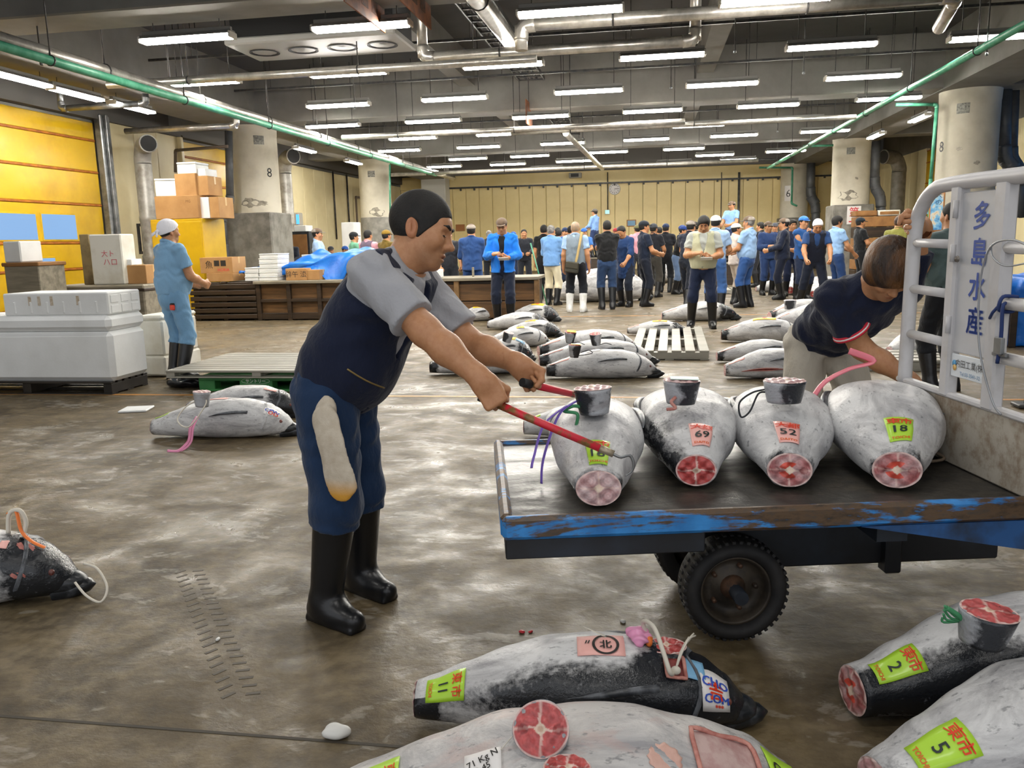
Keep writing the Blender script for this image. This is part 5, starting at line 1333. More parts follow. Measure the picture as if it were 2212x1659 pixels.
def tuna(label, tail, head, r, z=0.0, ratio=1.12, dk='white', seed=0, cut='pale', group='frozen tuna laid out on the market floor', jaw=True, fin=True, eye=True,
         lod=1, lift=.25, skin=None, prof=None, slot=None, strips=(), gill=True, bend=0.0, tags=()):
    loc, a, L = lie(tail, head, z)
    T = thing('tuna', label, 'tuna', loc, a, group)
    if jaw: L = L/1.05
    f = Fish(L, r, ratio, seed, lift, prof, bend)
    nt, na = {0: (20, 16), 1: (34, 26), 2: (70, 56)}[lod]
    f.build(T, nt, na, skin, dk_field(dk, seed))
    R0 = f.rad(0)
    n = {0: (18, 6), 1: (28, 10), 2: (64, 30)}[lod]
    flesh_disc('cut_face', R0*f.rt(0)*.985, R0*.985, T, Matrix.Identity(3), (-.004, bend*0, R0+lift*(r-R0)), cut, seed+1, .04, n[0], n[1])
    if jaw: add_head(f, T, gape=.02)
    if gill:
        for sd in ((0, 1) if lod else (1,)):   # gill edge, dark slit each side
            V = []; F = []
            for i in range(9):
                q = i/8; an = (.15+.65*q)*PI*(1 if sd == 0 else -1)+(0 if sd == 0 else PI); an = PI/2+(q-.5)*2.0*(1 if sd == 0 else -1)+(-.9 if sd == 0 else .9)
                t = .80+.035*math.sin(PI*q)
                V += [f.pt(t, an, .001), f.pt(t+.004, an, .009), f.pt(t+.016, an, .002)]
            for i in range(8): F += [(i*3, i*3+3, i*3+4, i*3+1), (i*3+1, i*3+4, i*3+5, i*3+2)]
            mesh('gill_cover', V, F, FIN if dk != 'white' else skin or FROST, T, True)
    if fin:
        for sd in (1, -1) if lod else (1,):
            A = PI/2-sd*1.05
            b = MB(); V = []; F = []
            m = 8
            for i in range(m+1):
                q = i/m; t = .72-.26*q; w = .055*(1-q)**.7+.004
                for e in (-1, 1):
                    V.append(f.pt(t, A+e*w*1.4-q*.25*sd, .006+.02*math.sin(PI*q))); V.append(f.pt(t, A+e*w*1.4-q*.25*sd, .001))
            for i in range(m):
                k = i*4; F += [(k, k+4, k+6, k+2), (k+1, k+3, k+7, k+5), (k, k+1, k+5, k+4), (k+2, k+6, k+7, k+3)]
            mesh('pectoral_fin', V, F, FIN, T, True)
    if eye:
        for sd in (1, -1):
            p = f.pt(.925, PI/2-sd*1.15, .0)
            MB().lathe([(.0, .006), (r*.06, .004), (r*.085, 0), (r*.09, -.006)], 12, p, frame_of(Vector((0, sd, .35))) @ Matrix.Rotation(PI/2, 3, 'Y')).build('eye', mat('tuna_eye', '4a2220', .3, c2='8c5a50', sc=40), T)
    if slot:   # slit belly
        t0, t1, an = slot
        V = []; F = []
        for i in range(13):
            q = i/12; t = t0+(t1-t0)*q; w = .11*math.sin(PI*q)+.004
            V += [f.pt(t, an-w, .0015), f.pt(t, an-w*.7, .012), f.pt(t, an-w*.55, .002), f.pt(t, an+w*.55, .002), f.pt(t, an+w*.7, .012), f.pt(t, an+w, .0015)]
        for i in range(12):
            for j in (0, 1, 3, 4): F.append((i*6+j, i*6+6+j, i*6+7+j, i*6+j+1))
        mesh('belly_flap', V, F, PINKSKIN, T, True)
        mesh('belly_slit', [V[i*6+j] for i in range(13) for j in (2, 3)], [(i*2, i*2+2, i*2+3, i*2+1) for i in range(12)], CAVITY, T, True)
    for (t0, t1, a0, a1, c) in strips: f.patch(T, 'paper_strip', TAGS[c], t0, t1, a0, a1, .003, 4, 3)
    for tg in tags: tag_label(f, T, **tg)
    return T, f
def tail_piece(label, loc, r_top, r_bot, h, kind='frost', tilt=(0, 0), rz=0.0, seed=0, rope=None, ratio=.8, lod=1, dark=True, note=None, group='cut tuna tails standing on the fish'):
    """tapering stub of tail cut off the fish, wide cut up"""
    T = thing('tuna_tail', label, 'tuna tail', loc, rz, group)
    T.rotation_euler = (tilt[0], tilt[1], rz)
    n = 40 if lod > 1 else 20; rows = 8; V = []; F = []; D = []
    rg = np.random.default_rng(seed); ph = rg.uniform(0, 6.28, 3)
    for i in range(rows+1):
        q = i/rows; r = r_bot+(r_top-r_bot)*(q**.85)
        for k in range(n):
            a = 2*PI*k/n; l = 1+.02*math.sin(3*a+ph[0])
            V.append((r*l*math.cos(a), r*l*ratio*math.sin(a), h*q)); D.append(.50+.30*math.sin(a*2+ph[1])+.1*math.sin(5*q+ph[2]) if dark else .3)
    for i in range(rows):
        for k in range(n):
            k2 = (k+1) % n; F.append((i*n+k, i*n+k2, (i+1)*n+k2, (i+1)*n+k))
    F.append(tuple(reversed(range(n)))); F.append(tuple(rows*n+k for k in range(n)))
    o = mesh('tail_skin', V, F, frost_mat('tuna_tail_skin', 'aeb2b8', '2a2d33', .5, 0, .35), T, True)
    at = o.data.attributes.new('dk', 'FLOAT', 'POINT'); at.data.foreach_set('value', np.array(D, np.float32))
    R = Matrix(((0, 1, 0), (0, 0, 1), (-1, 0, 0)))      # disc's -x becomes +z
    flesh_disc('cut_face', r_top*.99, r_top*.99*ratio, T, Matrix(((0, 1, 0), (0, 0, 1), (-1, 0, 0))), (0, 0, h+.002), kind, seed, .06, 56 if lod > 1 else 24, 24 if lod > 1 else 9)
    if rope:
        m, pts, rr = rope
        MB().tube(smooth_path(pts, 6), rr, 7).build('rope', m, T)
    if note:
        mt = TAGS[note]
        MB().box((r_top*.15, 0, h+.010), (r_top*1.5, r_top*.9, .003)).build('paper_label', mt, T)
    return T
# ------------------------------------------------------------------ tuna on the cart
RM90 = -PI/2
CG = 'frozen tuna on the flatbed cart'
def cart_tuna(label, px, py, slope, L, r, dk, seed, cut, tags, ratio=1.0, prof=None, bend=0.0):
    a = onz(px, py, .55); d = Vector((slope, 1, 0)).normalized()
    return tuna(label, a, a+d*L, r, .552, ratio, dk, seed, cut, CG, True, True, True, 2, .10, None, prof, None, (), True, bend, tags)
P_C = [(0, .38), (.04, .44), (.14, .62), (.27, .83), (.40, .96), (.52, 1.0), (.66, .97), (.77, .87), (.87, .70), (.94, .48), (.98, .28), (1, .10)]
LB = lambda t0, t1, a, w, c, n, k, f, sk=0.0: dict(t0=t0, t1=t1, a0=a+w/2, a1=a-w/2, colour=c, num=n, kan=k, foot=f, rot=RM90, skew=sk)
C1, F1 = cart_tuna('tuna on the cart nearest the man in the vest, lime label 18', 1293, 1098, -.075, .98, .121, 'white', 21, 'frost', [LB(.03, .165, 1.58, .66, 'lime', '18', '東市', 'TOICHI')], 1.40, [(0, .48), (.05, .54), (.14, .68), (.27, .85)]+P_C[4:])
C2, F2 = cart_tuna('dark-flanked tuna on the cart with pink label 69', 1503, 1055, -.02, .98, .122, 'side', 22, 'red', [LB(.05, .185, 1.80, .66, 'pink', '69', '大都', 'DAITO', -.01)], 1.56, [(0, .45), (.05, .53), (.14, .68), (.27, .85)]+P_C[4:])
C3, F3 = cart_tuna('tuna on the cart with pink label 52', 1704, 1057, .085, .98, .122, 'white', 23, 'mixed', [LB(.05, .185, 1.58, .64, 'pink', '52', '大都', 'DAITO', .008)], 1.56, [(0, .48), (.05, .55), (.14, .69), (.27, .85)]+P_C[4:])
C4, F4 = cart_tuna('fattest tuna on the cart beside the white frame, lime label 18', 1935, 1060, .16, .98, .134, 'white', 24, 'mixed', [LB(.065, .20, 1.70, .64, 'lime', '18', '東市', 'TOICHI', -.018)], 1.56, [(0, .46), (.05, .53), (.14, .68), (.27, .85)]+P_C[4:])
def stub_on(label, px, py, z, rt, rb, h, kind, seed, tilt=(0, 0), rope=None, lod=2, note=None, ratio=.85, rz=0, group='cut tuna tails standing on the fish', dark=True):
    p = onz(px, py, z)
    return tail_piece(label, (p.x, p.y, z), rt, rb, h, kind, tilt, rz, seed, rope, ratio, lod, dark, note, group)
S1 = stub_on('tail stub with green cord on the cart tuna being hooked', 1284, 893, .785, .066, .050, .088, 'frost', 31, (.0, -.06), (ROPE_G, [(-.045, -.02, .03), (-.07, -.03, .035), (-.10, -.035, .02), (-.055, -.05, .012), (-.062, -.04, -.03)], .006))
tp_ = thing('violet_twine', 'violet plastic twine hanging from the green cord beside the hooked tuna', 'twine', onz(1245, 885, .80))
MB().tube(smooth_path([(-.0, -.0, .03), (-.05, -.05, .0), (-.085, -.08, -.08), (-.11, -.09, -.17), (-.115, -.09, -.24)], 6), .007, 6, flat=.4).tube(smooth_path([(-.03, -.03, .02), (-.10, -.10, -.03), (-.13, -.16, -.13), (-.135, -.18, -.16)], 6), .006, 6, flat=.4).build('twine', ROPE_V, tp_)
S2 = stub_on('tail stub with a pale note on the cart tuna labelled 69', 1470, 871, .790, .066, .050, .082, 'frost', 32, (0, .03), (PINKSKIN, [(-.02, -.045, .03), (-.035, -.06, .015), (-.02, -.065, -.005), (-.05, -.06, -.012)], .006), note='pale')
S3 = stub_on('tail stub with black cord loops on the cart tuna labelled 52', 1693, 868, .790, .074, .058, .075, 'frost', 33, (0, 0), (ROPE_K, [(-.06, 0, .045), (-.11, -.01, .035), (-.155, -.02, .0), (-.15, -.03, -.05), (-.12, -.03, -.03), (-.09, -.01, .03), (-.06, .0, .035)], .0035))
tpk = thing('pink_band', 'pink plastic band lying behind the fattest cart tuna', 'band', onz(1800, 870, .74))
MB().tube(smooth_path([(-.06, .12, -.02), (.0, .17, .05), (.10, .2, .10), (.19, .2, .13), (.10, .22, .17)], 6), .014, 6, flat=.25).build('band', ROPE_P, tpk)
sc = thing('fish_scrap', 'thin frozen scrap lying on the cart deck in front of the white board', 'fish scrap', onz(2005, 1000, .553)); MB().tube(smooth_path([(-.12, .03, .006), (-.03, -.0, .004), (.06, .02, .012), (.02, .08, .035)], 5), .006, 6).build('scrap', mat('scrap_grey', '7a6a58', .6), sc)

# ------------------------------------------------------------------ tuna in the foreground
FGR = 'frozen tuna in the foreground'
q0, q1 = onz(905, 1556), onz(1650, 1562)
A_, FA_ = tuna('dark-backed tuna with lime label 11 and white blue-inked label', q0, q1, .128, 0, 1.25, 'black', 41, 'pale', FGR, lod=2, lift=.25, tags=[
    dict(t0=.035, t1=.155, a0=2.85, a1=1.75, colour='lime', num='11', kan='東市', foot='TOICHI', rot=RM90),
    dict(t0=.49, t1=.63, a0=2.0, a1=1.45, colour='pink', num=None, kan=None, foot=None, skew=.0, rot=RM90*0, print_=[('〃', INK_DK, -.28, .1, .2), ('◯', INK_DK, .1, -.02, .40), ('北', INK_DK, .1, -.02, .26)]),
    dict(t0=.845, t1=.93, a0=3.1, a1=1.9, colour='white', rot=0, print_=[('CHO', INK_B, 0, .2, .42), ('COM', INK_B, .02, -.18, .40), ('吉', INK_R, .0, .0, .62), ('***', INK_R, .1, -.36, .26)])])
FA_.patch(A_, 'blue_label', TAGS['blue'], .80, .86, 2.3, 1.7)
# gill opening on the dark fish
def gash(f, root, t0, t1, a0, a1, rim=.012, deep=.03, m=CAVITY, nm='gill_cavity'):
    n, k = 10, 10; V = []; F = []
    for i in range(n+1):
        for j in range(k+1):
            u, v = i/n, j/k; e = min(u, 1-u, v, 1-v)*2
            V.append(f.pt(t0+(t1-t0)*u, a0+(a1-a0)*v, .004+.0*e))
    for i in range(n):
        for j in range(k):
            q = i*(k+1)+j; F.append((q, q+1, q+k+2, q+k+1))
    mesh(nm, V, F, m, root, True)
    ring = []
    for (u0, v0, u1, v1) in ((0, 0, 1, 0), (1, 0, 1, 1), (1, 1, 0, 1), (0, 1, 0, 0)):
        for s in range(8):
            u, v = u0+(u1-u0)*s/8, v0+(v1-v0)*s/8; w = .5-.5*math.cos(0)
            uu, vv = .5+(u-.5)*(.94 if abs(v-.5) > .45 and abs(u-.5) > .45 else 1), v
            ring.append(f.pt(t0+(t1-t0)*uu, a0+(a1-a0)*vv, .008+.004*math.sin(9*u+7*v)))
    MB().tube(ring, rim, 8, closed=True, flat=.8).build('cut_rim', PINKSKIN, root)
gash(FA_, A_, .745, .80, 2.35, 1.75, .006)
wr_ = thing('white_rope', 'white frayed rope threaded through the gill of the dark tuna', 'rope', A_.matrix_world @ Vector((0, 0, 0)) if False else A_.location, A_.rotation_euler[2])
g0 = FA_.pt(.72, 1.75, .01)
MB().tube(smooth_path([FA_.pt(.765, 2.25, .0), FA_.pt(.75, 2.3, .035), FA_.pt(.735, 2.0, .055), FA_.pt(.715, 1.7, .075), FA_.pt(.69, 1.5, .055), FA_.pt(.70, 1.45, .01)], 6), .0065, 8).build('rope', ROPE_W, wr_)
for i in range(7): MB().tube(smooth_path([FA_.pt(.770, 2.2, .02), FA_.pt(.785+.004*i, 1.95-.03*i, .045+.004*i), FA_.pt(.805+.007*i, 1.75-.05*i, .060+.004*(i % 3))], 4), .0028, 5).build('frayed_strand', ROPE_W, wr_)
V, Q = solid([ell(FA_.pt(.77, 2.22, .018), (.014, .012, .012), k=.005)], .003); mesh('knot', V, Q, ROPE_W, wr_, True)
pk = thing('pink_bag', 'crumpled pink plastic scrap on the dark tuna beside its pink label', 'plastic scrap', A_.location, A_.rotation_euler[2])
V, Q = solid([ell(FA_.pt(.66+.008*i, 1.42+.12*(i % 3), .012+.008*(i % 2)), (.022, .018, .014), k=.008) for i in range(5)], .0035, fold=(.004, 120, 1)); mesh('scrap', V, Q, mat('pink_film', 'e59ac0', .35, sss=.2), pk, True)
V, Q = solid([ell(FA_.pt(.705, 1.5+.1*i, .012), (.011, .012, .014), k=.006) for i in range(2)], .003, fold=(.003, 140, 2)); mesh('orange_tie', V, Q, ROPE_O, pk, True)
q = A_.matrix_basis
st = thing('tuna_tail', 'dark tail stub lying behind the gill of the dark tuna', 'tuna tail', (onz(1440, 1425, .20).x, onz(1440, 1425, .20).y+.02, .16), .1, 'cut tuna tails standing on the fish')
MB().lathe([(.0, 0), (.045, 0), (.058, .07), (.0, .071)], 24).build('tail_skin', DARK_FIN, st); flesh_disc('cut_face', .057, .050, st, Matrix(((0, 1, 0), (0, 0, 1), (-1, 0, 0))), (0, 0, .073), 'red', 77, .08)
bp_ = thing('bone_pick', 'thin white plastic sliver on top of the dark tuna', 'sliver', A_.location, A_.rotation_euler[2]); MB().tube([FA_.pt(.50, 1.35, .03), FA_.pt(.58, 1.5, .004)], [.001, .006], 6, flat=.3).build('sliver', ROPE_W, bp_)
# big white tuna at the bottom edge
BT = tuna('huge white frosted tuna at the bottom edge with an open gill', (-.80, 1.55), (.46, 1.80), .160, 0, 1.25, 'head2', 42, 'pale', FGR, lod=2, skin=FROST_P, jaw=True, fin=False, gill=False, tags=[
    dict(t0=.13, t1=.215, a0=2.3, a1=1.55, colour='lime', num='12', kan='東市', foot='TOICHI', rot=RM90),
    dict(t0=.885, t1=.955, a0=2.6, a1=1.5, colour='lime', rot=RM90, print_=[('北午', INK_DK, 0, .2, .40), ('CM8', INK_DK, 0, -.22, .36)])])
B_, FB_ = BT
gash(FB_, B_, .745, .86, 2.75, 1.62, .006, m=mat('gill_flesh', 'c2a7a2', .45, c2='a87f7c', sc=22, bump=.4, bsc=50))
FB_.patch(B_, 'bare_flesh_patch', mat('bare_flesh', 'd9b2a4', .5, c2='cda294', sc=30), .655, .715, 2.3, 1.9, .001, 10, 10, oval=True)
ps = thing('string_tag', 'white written string tag lying on the huge white tuna', 'tag', B_.location, B_.rotation_euler[2])
pt_ = FB_.patch(ps, 'tag_card', TAGS['white'], .335, .40, 2.25, 1.85, .006); FB_.text(ps, 'tag_writing', '71 Kg N', INK_DK, .335, .40, 2.25, 1.85, .5, .68, .26, .35, .0085, bold=.01); FB_.text(ps, 'tag_writing', '0 45', INK_DK, .335, .40, 2.25, 1.85, .5, .4, .24, .35, .0085, bold=.01); FB_.text(ps, 'tag_writing', 'G 419', INK_DK, .335, .40, 2.25, 1.85, .5, .15, .22, .35, .0085, bold=.01)
MB().tube(smooth_path([FB_.pt(.40, 1.9, .008), FB_.pt(.43, 1.7, .012), FB_.pt(.47, 1.5, .02), FB_.pt(.50, 1.4, .004)], 5), .0012, 5).build('string', ROPE_W, ps)
p = onz(1180, 1592, .29)
T1 = tail_piece('big tail stub tipped toward the camera on the huge white tuna', (p.x, p.y+.02, .290), .062, .050, .10, 'tail', (.95, -.06), 0, 52, None, .95, 2, False)
p = onz(1228, 1705, .27)
sc = thing('tuna_tail', 'red tail cut just showing at the bottom edge of the picture', 'tuna tail', (p.x, p.y-.02, .28)); MB().lathe([(0, 0), (.04, 0), (.05, .05), (0, .051)], 24).build('tail_skin', FROST, sc); flesh_disc('cut_face', .049, .046, sc, Matrix(((0, 1, 0), (0, 0, 1), (-1, 0, 0))), (0, 0, .052), 'red', 78, .1)
# right foreground pair
q0 = onz(1868, 1556)
R2_, FR2 = tuna('tuna with lime label 2 at the lower right', (q0.x-.03, q0.y+.02), (q0.x+1.02, q0.y+.34), .158, 0, 1.12, 'side2', 43, 'mixed', FGR, lod=2, lift=.12, tags=[LB(.035, .16, 2.05, .85, 'lime', '2', '東市', 'TOICHI')], prof=[(0, .44)]+Fish.PROF[1:])
p = onz(2120, 1385, .305); T2 = tail_piece('black tail stub with green cord on the tuna labelled 2', (p.x, p.y, .302), .074, .055, .092, 'tail', (.10, .12), 0, 53, (ROPE_G, [(-.05, .0, .05), (-.08, -.01, .075), (-.115, -.02, .095)], .007), .82, 2)
for i in range(4): MB().tube(smooth_path([(-.055, 0, .055), (-.085-.004*i, -.01+.008*i, .07-.012*i), (-.12+.006*i, -.02+.012*i, .10-.018*i)], 4), .0035, 5).build('rope', ROPE_G, T2)
q0 = Vector((.605, 1.88, 0))
R5_, FR5 = tuna('tuna with lime label 5 at the lower right corner', (q0.x-.06, q0.y+.0), (q0.x+.97, q0.y+.40), .160, 0, 1.12, 'white', 44, 'pale', FGR, lod=2, lift=.15, tags=[LB(.06, .19, 2.05, .85, 'lime', '5', '東市', 'TOICHI')])
# black head at the left edge
q1 = onz(200, 1290)
LH, FLH = tuna('black-headed tuna cut off by the left edge of the picture', (q1.x-1.02, q1.y-.24), (q1.x-.02, q1.y+.04), .150, 0, 1.1, 'head', 45, 'pale', FGR, lod=2)
FLH.patch(LH, 'bare_flesh_patch', mat('bare_flesh_red', 'c07a70', .5, c2='9c5850', sc=30), .80, .86, 2.1, 1.75, .001, 10, 10, oval=True); FLH.patch(LH, 'bare_flesh_patch', mat('bare_flesh_red', 'c07a70', .5), .80, .85, 3.1, 2.9, .001, 10, 10, oval=True)
FLH.patch(LH, 'paper_label', TAGS['pink'], .745, .775, 2.2, 1.9, .004)
lr = thing('white_rope', 'white cord loop from the mouth of the black-headed tuna', 'rope', LH.location, LH.rotation_euler[2]); q = FLH.L
MB().tube(smooth_path([(q*1.02, 0, .13), (q*1.08, -.02, .11), (q*1.13, -.07, .05), (q*1.12, -.12, .01), (q*1.06, -.10, .03), (q*1.0, -.05, .07)], 6), .005, 7).build('rope', ROPE_W, lr)
MB().tube(smooth_path([FLH.pt(.80, 1.6, .0), FLH.pt(.81, 1.5, .06), FLH.pt(.79, 1.5, .10), FLH.pt(.75, 1.5, .08), FLH.pt(.74, 1.5, .0)], 6), .009, 8).build('rope', ROPE_W, lr)
ot = thing('orange_ribbon', 'orange plastic ribbon tied over the black-headed tuna', 'ribbon', LH.location, LH.rotation_euler[2])
MB().tube(smooth_path([FLH.pt(.74, 1.5, .08), FLH.pt(.775, 1.5, .095), FLH.pt(.80, 1.6, .03), FLH.pt(.84, 1.7, .012), FLH.pt(.89, 1.75, .012)], 6), [.008]*13+[.008]*12, 6, flat=.3).build('ribbon', ROPE_O, ot)
# ------------------------------------------------------------------ tuna on the floor behind
FG = 'frozen tuna laid out on the market floor'
def ft(label, tx, ty, hx, hy, hpx, dk='white', seed=0, lod=1, cut='pale', ratio=1.15, z=0.0, **kw):
    a, b_ = onz(tx, ty, z), onz(hx, hy, z); Y = (a.y+b_.y)/2
    r = hpx*Y/FPX/2*.97
    off = Vector((0, r*.55, 0))
    return tuna(label, a+off, b_+off, r, z, ratio, dk, seed, cut, FG, lod=lod, **kw)
YL = lambda t0=.60, t1=.74, a=1.75, w=.6: dict(t0=t0, t1=t1, a0=a+w/2, a1=a-w/2, colour='yellow', print_=[('一東一', INK_R, 0, 0, .26)])
PS = [(.03, .20, 2.2, 1.95, 'pink')]
M1, FM1 = ft('frosted tuna with white cord loop and pink twine behind the leaning man', 322, 950, 645, 946, 98, 'white', 61, 2, tags=[dict(t0=.82, t1=.92, a0=2.55, a1=1.95, colour='white', print_=[('CPW', INK_B, 0, .1, .4), ('OD', INK_R, .1, -.2, .4)])], strips=[(.02, .12, 1.9, 1.5, 'lime'), (.42, .55, 1.75, 1.55, 'pink')])
M2, FM2 = ft('dark-headed tuna lying behind the frosted tuna with pink twine', 400, 905, 660, 905, 80, 'head', 62, 1, strips=[(.70, .80, 2.0, 1.7, 'pink')])
stub_on('grey tail stub on the frosted tuna with pink twine', 437, 878, FM1.r*1.98, .062, .045, .105, 'frost', 63, (0, .06), (ROPE_W, [(-.04, 0, .04), (-.10, -.04, .0), (-.12, -.12, -.07), (-.06, -.16, -.11), (.0, -.15, -.10), (.05, -.05, .02), (.04, -.02, .06)], .005), dark=False)
pw = thing('pink_twine', 'pink plastic twine trailing off the frosted tuna to the floor', 'twine', onz(412, 972)); h_ = FM1.r
MB().tube(smooth_path([(.02, .09, h_*1.5), (.015, .0, h_*1.1), (.01, -.02, h_*.6), (-.01, -.03, .05), (-.06, -.06, .006), (-.14, -.06, .005)], 6), .012, 6, flat=.25).tube(smooth_path([(.025, .09, h_*1.5), (.035, -.0, h_*1.1), (.03, -.03, h_*.5), (.0, -.05, .03), (-.04, -.055, .008)], 6), .008, 6, flat=.25).build('twine', ROPE_PP, pw)
BH, FBH = ft('tuna on the floor behind the hooked cart tuna', 1130, 948, 1400, 945, 80, 'white', 64, 1, strips=[(.02, .14, 2.0, 1.6, 'lime'), (.78, .9, 2.6, 1.6, 'pink')])
ft('tuna lying partly behind the reaching arm of the man in the vest', 926, 812, 1168, 806, 62, 'tail', 65, strips=[(.62, .70, 2.0, 1.6, 'blue')])
_, F_front = ft('front tuna of the three capped with tail stubs, mid floor', 1180, 820, 1434, 818, 66, 'tail', 66, strips=PS+[(.36, .48, 1.9, 1.5, 'white')])
_, F_middle = ft('middle tuna of the three capped with tail stubs', 1164, 798, 1424, 790, 62, 'tail', 67, strips=PS)
_, F_back = ft('back tuna of the three capped with tail stubs', 1162, 776, 1385, 762, 58, 'tail', 68, strips=PS)
stub_on('yellow-labelled tail stub on the front tuna of the capped three', 1240, 772, F_front.r*1.96, .062, .040, .115, 'red', 71, (0, .08), (ROPE_K, [(.04, 0, .02), (.12, -.02, .04), (.17, -.02, .06), (.13, -.01, .08), (.06, 0, .05)], .004), 1, 'yellow')
stub_on('tipped tail stub on the middle tuna of the capped three', 1288, 745, F_middle.r*1.96, .064, .044, .12, 'red', 72, (.2, -.05), (ROPE_K, [(.04, 0, .0), (.10, -.02, .02), (.16, -.02, .0)], .004), 1)
stub_on('leaning tail stub on the back tuna of the capped three', 1231, 740, F_back.r*1.94, .064, .040, .12, 'red', 73, (.25, .1), (ROPE_K, [(.04, 0, .0), (.10, -.02, .02), (.16, -.02, .0)], .004), 1, 'yellow')
_, F_fin = ft('tuna with a dark side fin left of the capped three', 1056, 752, 1192, 748, 46, 'tail', 69, tags=[YL(.45, .58)])
ft('tuna with yellow label behind the fin-sided tuna', 1098, 726, 1218, 730, 38, 'head', 70, tags=[YL(.35, .55)])
ft('tuna with yellow and blue labels beside the reaching arms', 1040, 782, 1156, 784, 56, 'head', 74, tags=[YL(.45, .68)], strips=[(.70, .85, 2.0, 1.6, 'blue')])
ft('small tuna half hidden by the grey sleeve, yellow label', 920, 757, 1010, 762, 46, 'head', 75, tags=[YL(.35, .60)])
stub_on('pink tail stub behind the fin-sided tuna', 1094, 738, F_fin.r*1.9, .06, .05, .11, 'pale', 76, (.1, .3), None, 1)
ft('round white tuna in front of the brown counter', 988, 696, 1072, 692, 33, 'white', 77, tags=[YL(.4, .62)])
ft('tuna lying at the feet of the man in the blue jacket', 1052, 713, 1196, 712, 40, 'head', 78)
ft('tuna behind the feet of the man in the blue jacket, yellow label', 1105, 694, 1212, 696, 40, 'head', 79, tags=[YL(.45, .7)])
ft('huge white tuna behind the man in white boots', 1198, 655, 1410, 650, 76, 'white', 80, ratio=1.0)
ft('white tuna farther behind the man in white boots', 1200, 622, 1330, 618, 40, 'white', 81)
ft('white tuna behind the man in the black polo shirt', 1290, 628, 1396, 632, 42, 'white', 82)
ft('short tuna with yellow label beside the slatted pallet', 1356, 724, 1494, 726, 33, 'head', 83, tags=[YL(.42, .66)], strips=PS)
ft('dark-headed tuna behind the note-taking man in the beige vest', 1430, 695, 1602, 692, 42, 'head', 84, strips=[(.02, .2, 2.2, 1.9, 'pink'), (.4, .48, 1.8, 1.4, 'pink')])
ft('big tuna with yellow label right of the slatted pallet', 1560, 740, 1748, 742, 54, 'tail', 85, tags=[YL(.38, .66)], strips=PS, cut='red')
ft('tuna lying behind the slit-bellied tuna', 1550, 785, 1745, 782, 50, 'tail', 86, strips=PS)
ft('slit-bellied tuna with yellow label beside the bending man', 1568, 820, 1772, 818, 66, 'white', 87, lod=2, tags=[YL(.72, .86)], slot=(.16, .62, 3.35), strips=PS)
_, F_ts = ft('tuna lying behind the slit tuna at right, dark tail', 1664, 698, 1800, 692, 48, 'tail', 88, strips=PS)
ft('tuna with slit belly half hidden by the bending man', 1668, 718, 1850, 714, 58, 'tail', 89, slot=(.3, .7, 3.35), strips=PS)
ft('tuna lying right of the man in the brown cap', 1634, 632, 1712, 630, 26, 'white', 90, tags=[YL(.4, .6)])
ft('tuna seen end-on with yellow label near the right pillar, left one', 1708, 638, 1716, 616, 34, 'side', 91, cut='red', ratio=1.1, fin=False)
ft('tuna seen end-on with yellow label near the right pillar, right one', 1759, 647, 1775, 622, 34, 'side', 92, cut='red', ratio=1.1, fin=False)
ft('tuna lying behind the two end-on tuna', 1726, 622, 1830, 620, 24, 'white', 93, tags=[YL(.4, .55)])
stub_on('dark tail stub on the tuna near the bending man', 1706, 668, F_ts.r*1.7, .09, .07, .13, 'pale', 94, (0, 0), None, 1)
ft('big white tuna heaped behind the crowd, centre', 1398, 612, 1492, 610, 44, 'white', 95, ratio=1.2)
ft('far pale tuna beside the man in the brown cap', 1632, 600, 1702, 598, 24, 'white', 96, lod=0)
ft('tuna with red cheek seen through the cart frame', 1925, 778, 2020, 770, 56, 'white', 97, strips=[(.5, .75, 2.4, 1.8, 'pink')])
ft('far white tuna left of the huge white one', 1196, 604, 1262, 606, 34, 'white', 98, lod=0)
tuna('tuna lying on the dark bench at the right edge', (BENCH.x-.98, BENCH.y-.1), (BENCH.x+.5, BENCH.y+.1), .15, .58, 1.1, 'side', 99, 'pale', 'frozen tuna laid out on the market floor')
# ------------------------------------------------------------------ people
def rx(a): return np.array([[1, 0, 0], [0, math.cos(a), -math.sin(a)], [0, math.sin(a), math.cos(a)]])
def ry(a): return np.array([[math.cos(a), 0, math.sin(a)], [0, 1, 0], [-math.sin(a), 0, math.cos(a)]])
def rz_(a): return np.array([[math.cos(a), -math.sin(a), 0], [math.sin(a), math.cos(a), 0], [0, 0, 1]])
def rad(d): return d*PI/180
def unit(v):
    v = np.array(v, float); return v/max(np.linalg.norm(v), 1e-9)
def skin_mat():
    if 'skin' in _mats: return _mats['skin']
    m, t = newmat('skin')
    a = t.node('ShaderNodeAttribute', attribute_name='tint')
    n = t.noise(60, 4, .6)
    c = t.mix(t.ramp(n, [(.35, t.grey(0)), (.7, t.grey(1))]), lin('bd8a63'), lin('b27c56'))
    t.base(t.mix(1.0, c, a.outputs['Color'], 'MULTIPLY'))
    t.b.inputs['Roughness'].default_value = .5
    t.b.inputs['Subsurface Weight'].default_value = .12; t.b.inputs['Subsurface Radius'].default_value = (.012, .005, .003)
    t.b.inputs['Subsurface Scale'].default_value = .5
    t.bump(t.noise(420, 3, .6), .12, .002)
    _mats['skin'] = m; return m
def cloth(c, c2=None, rough=.85, bump=.25, bsc=14):
    k = 'cloth_'+c+str(rough)
    return mat(k, c, rough, c2=c2 or c, sc=5, bump=bump*1.7, bsc=bsc, bdist=.03, sheen=.15, spec=.25, stretch=(1, 1, .6))
rubber = mat('boot_rubber', '17181b', .33, bump=.15, bsc=9, bdist=.02)
rubber_w = mat('boot_rubber_white', 'e4e5e6', .35, c2='c9c8c2', sc=7)
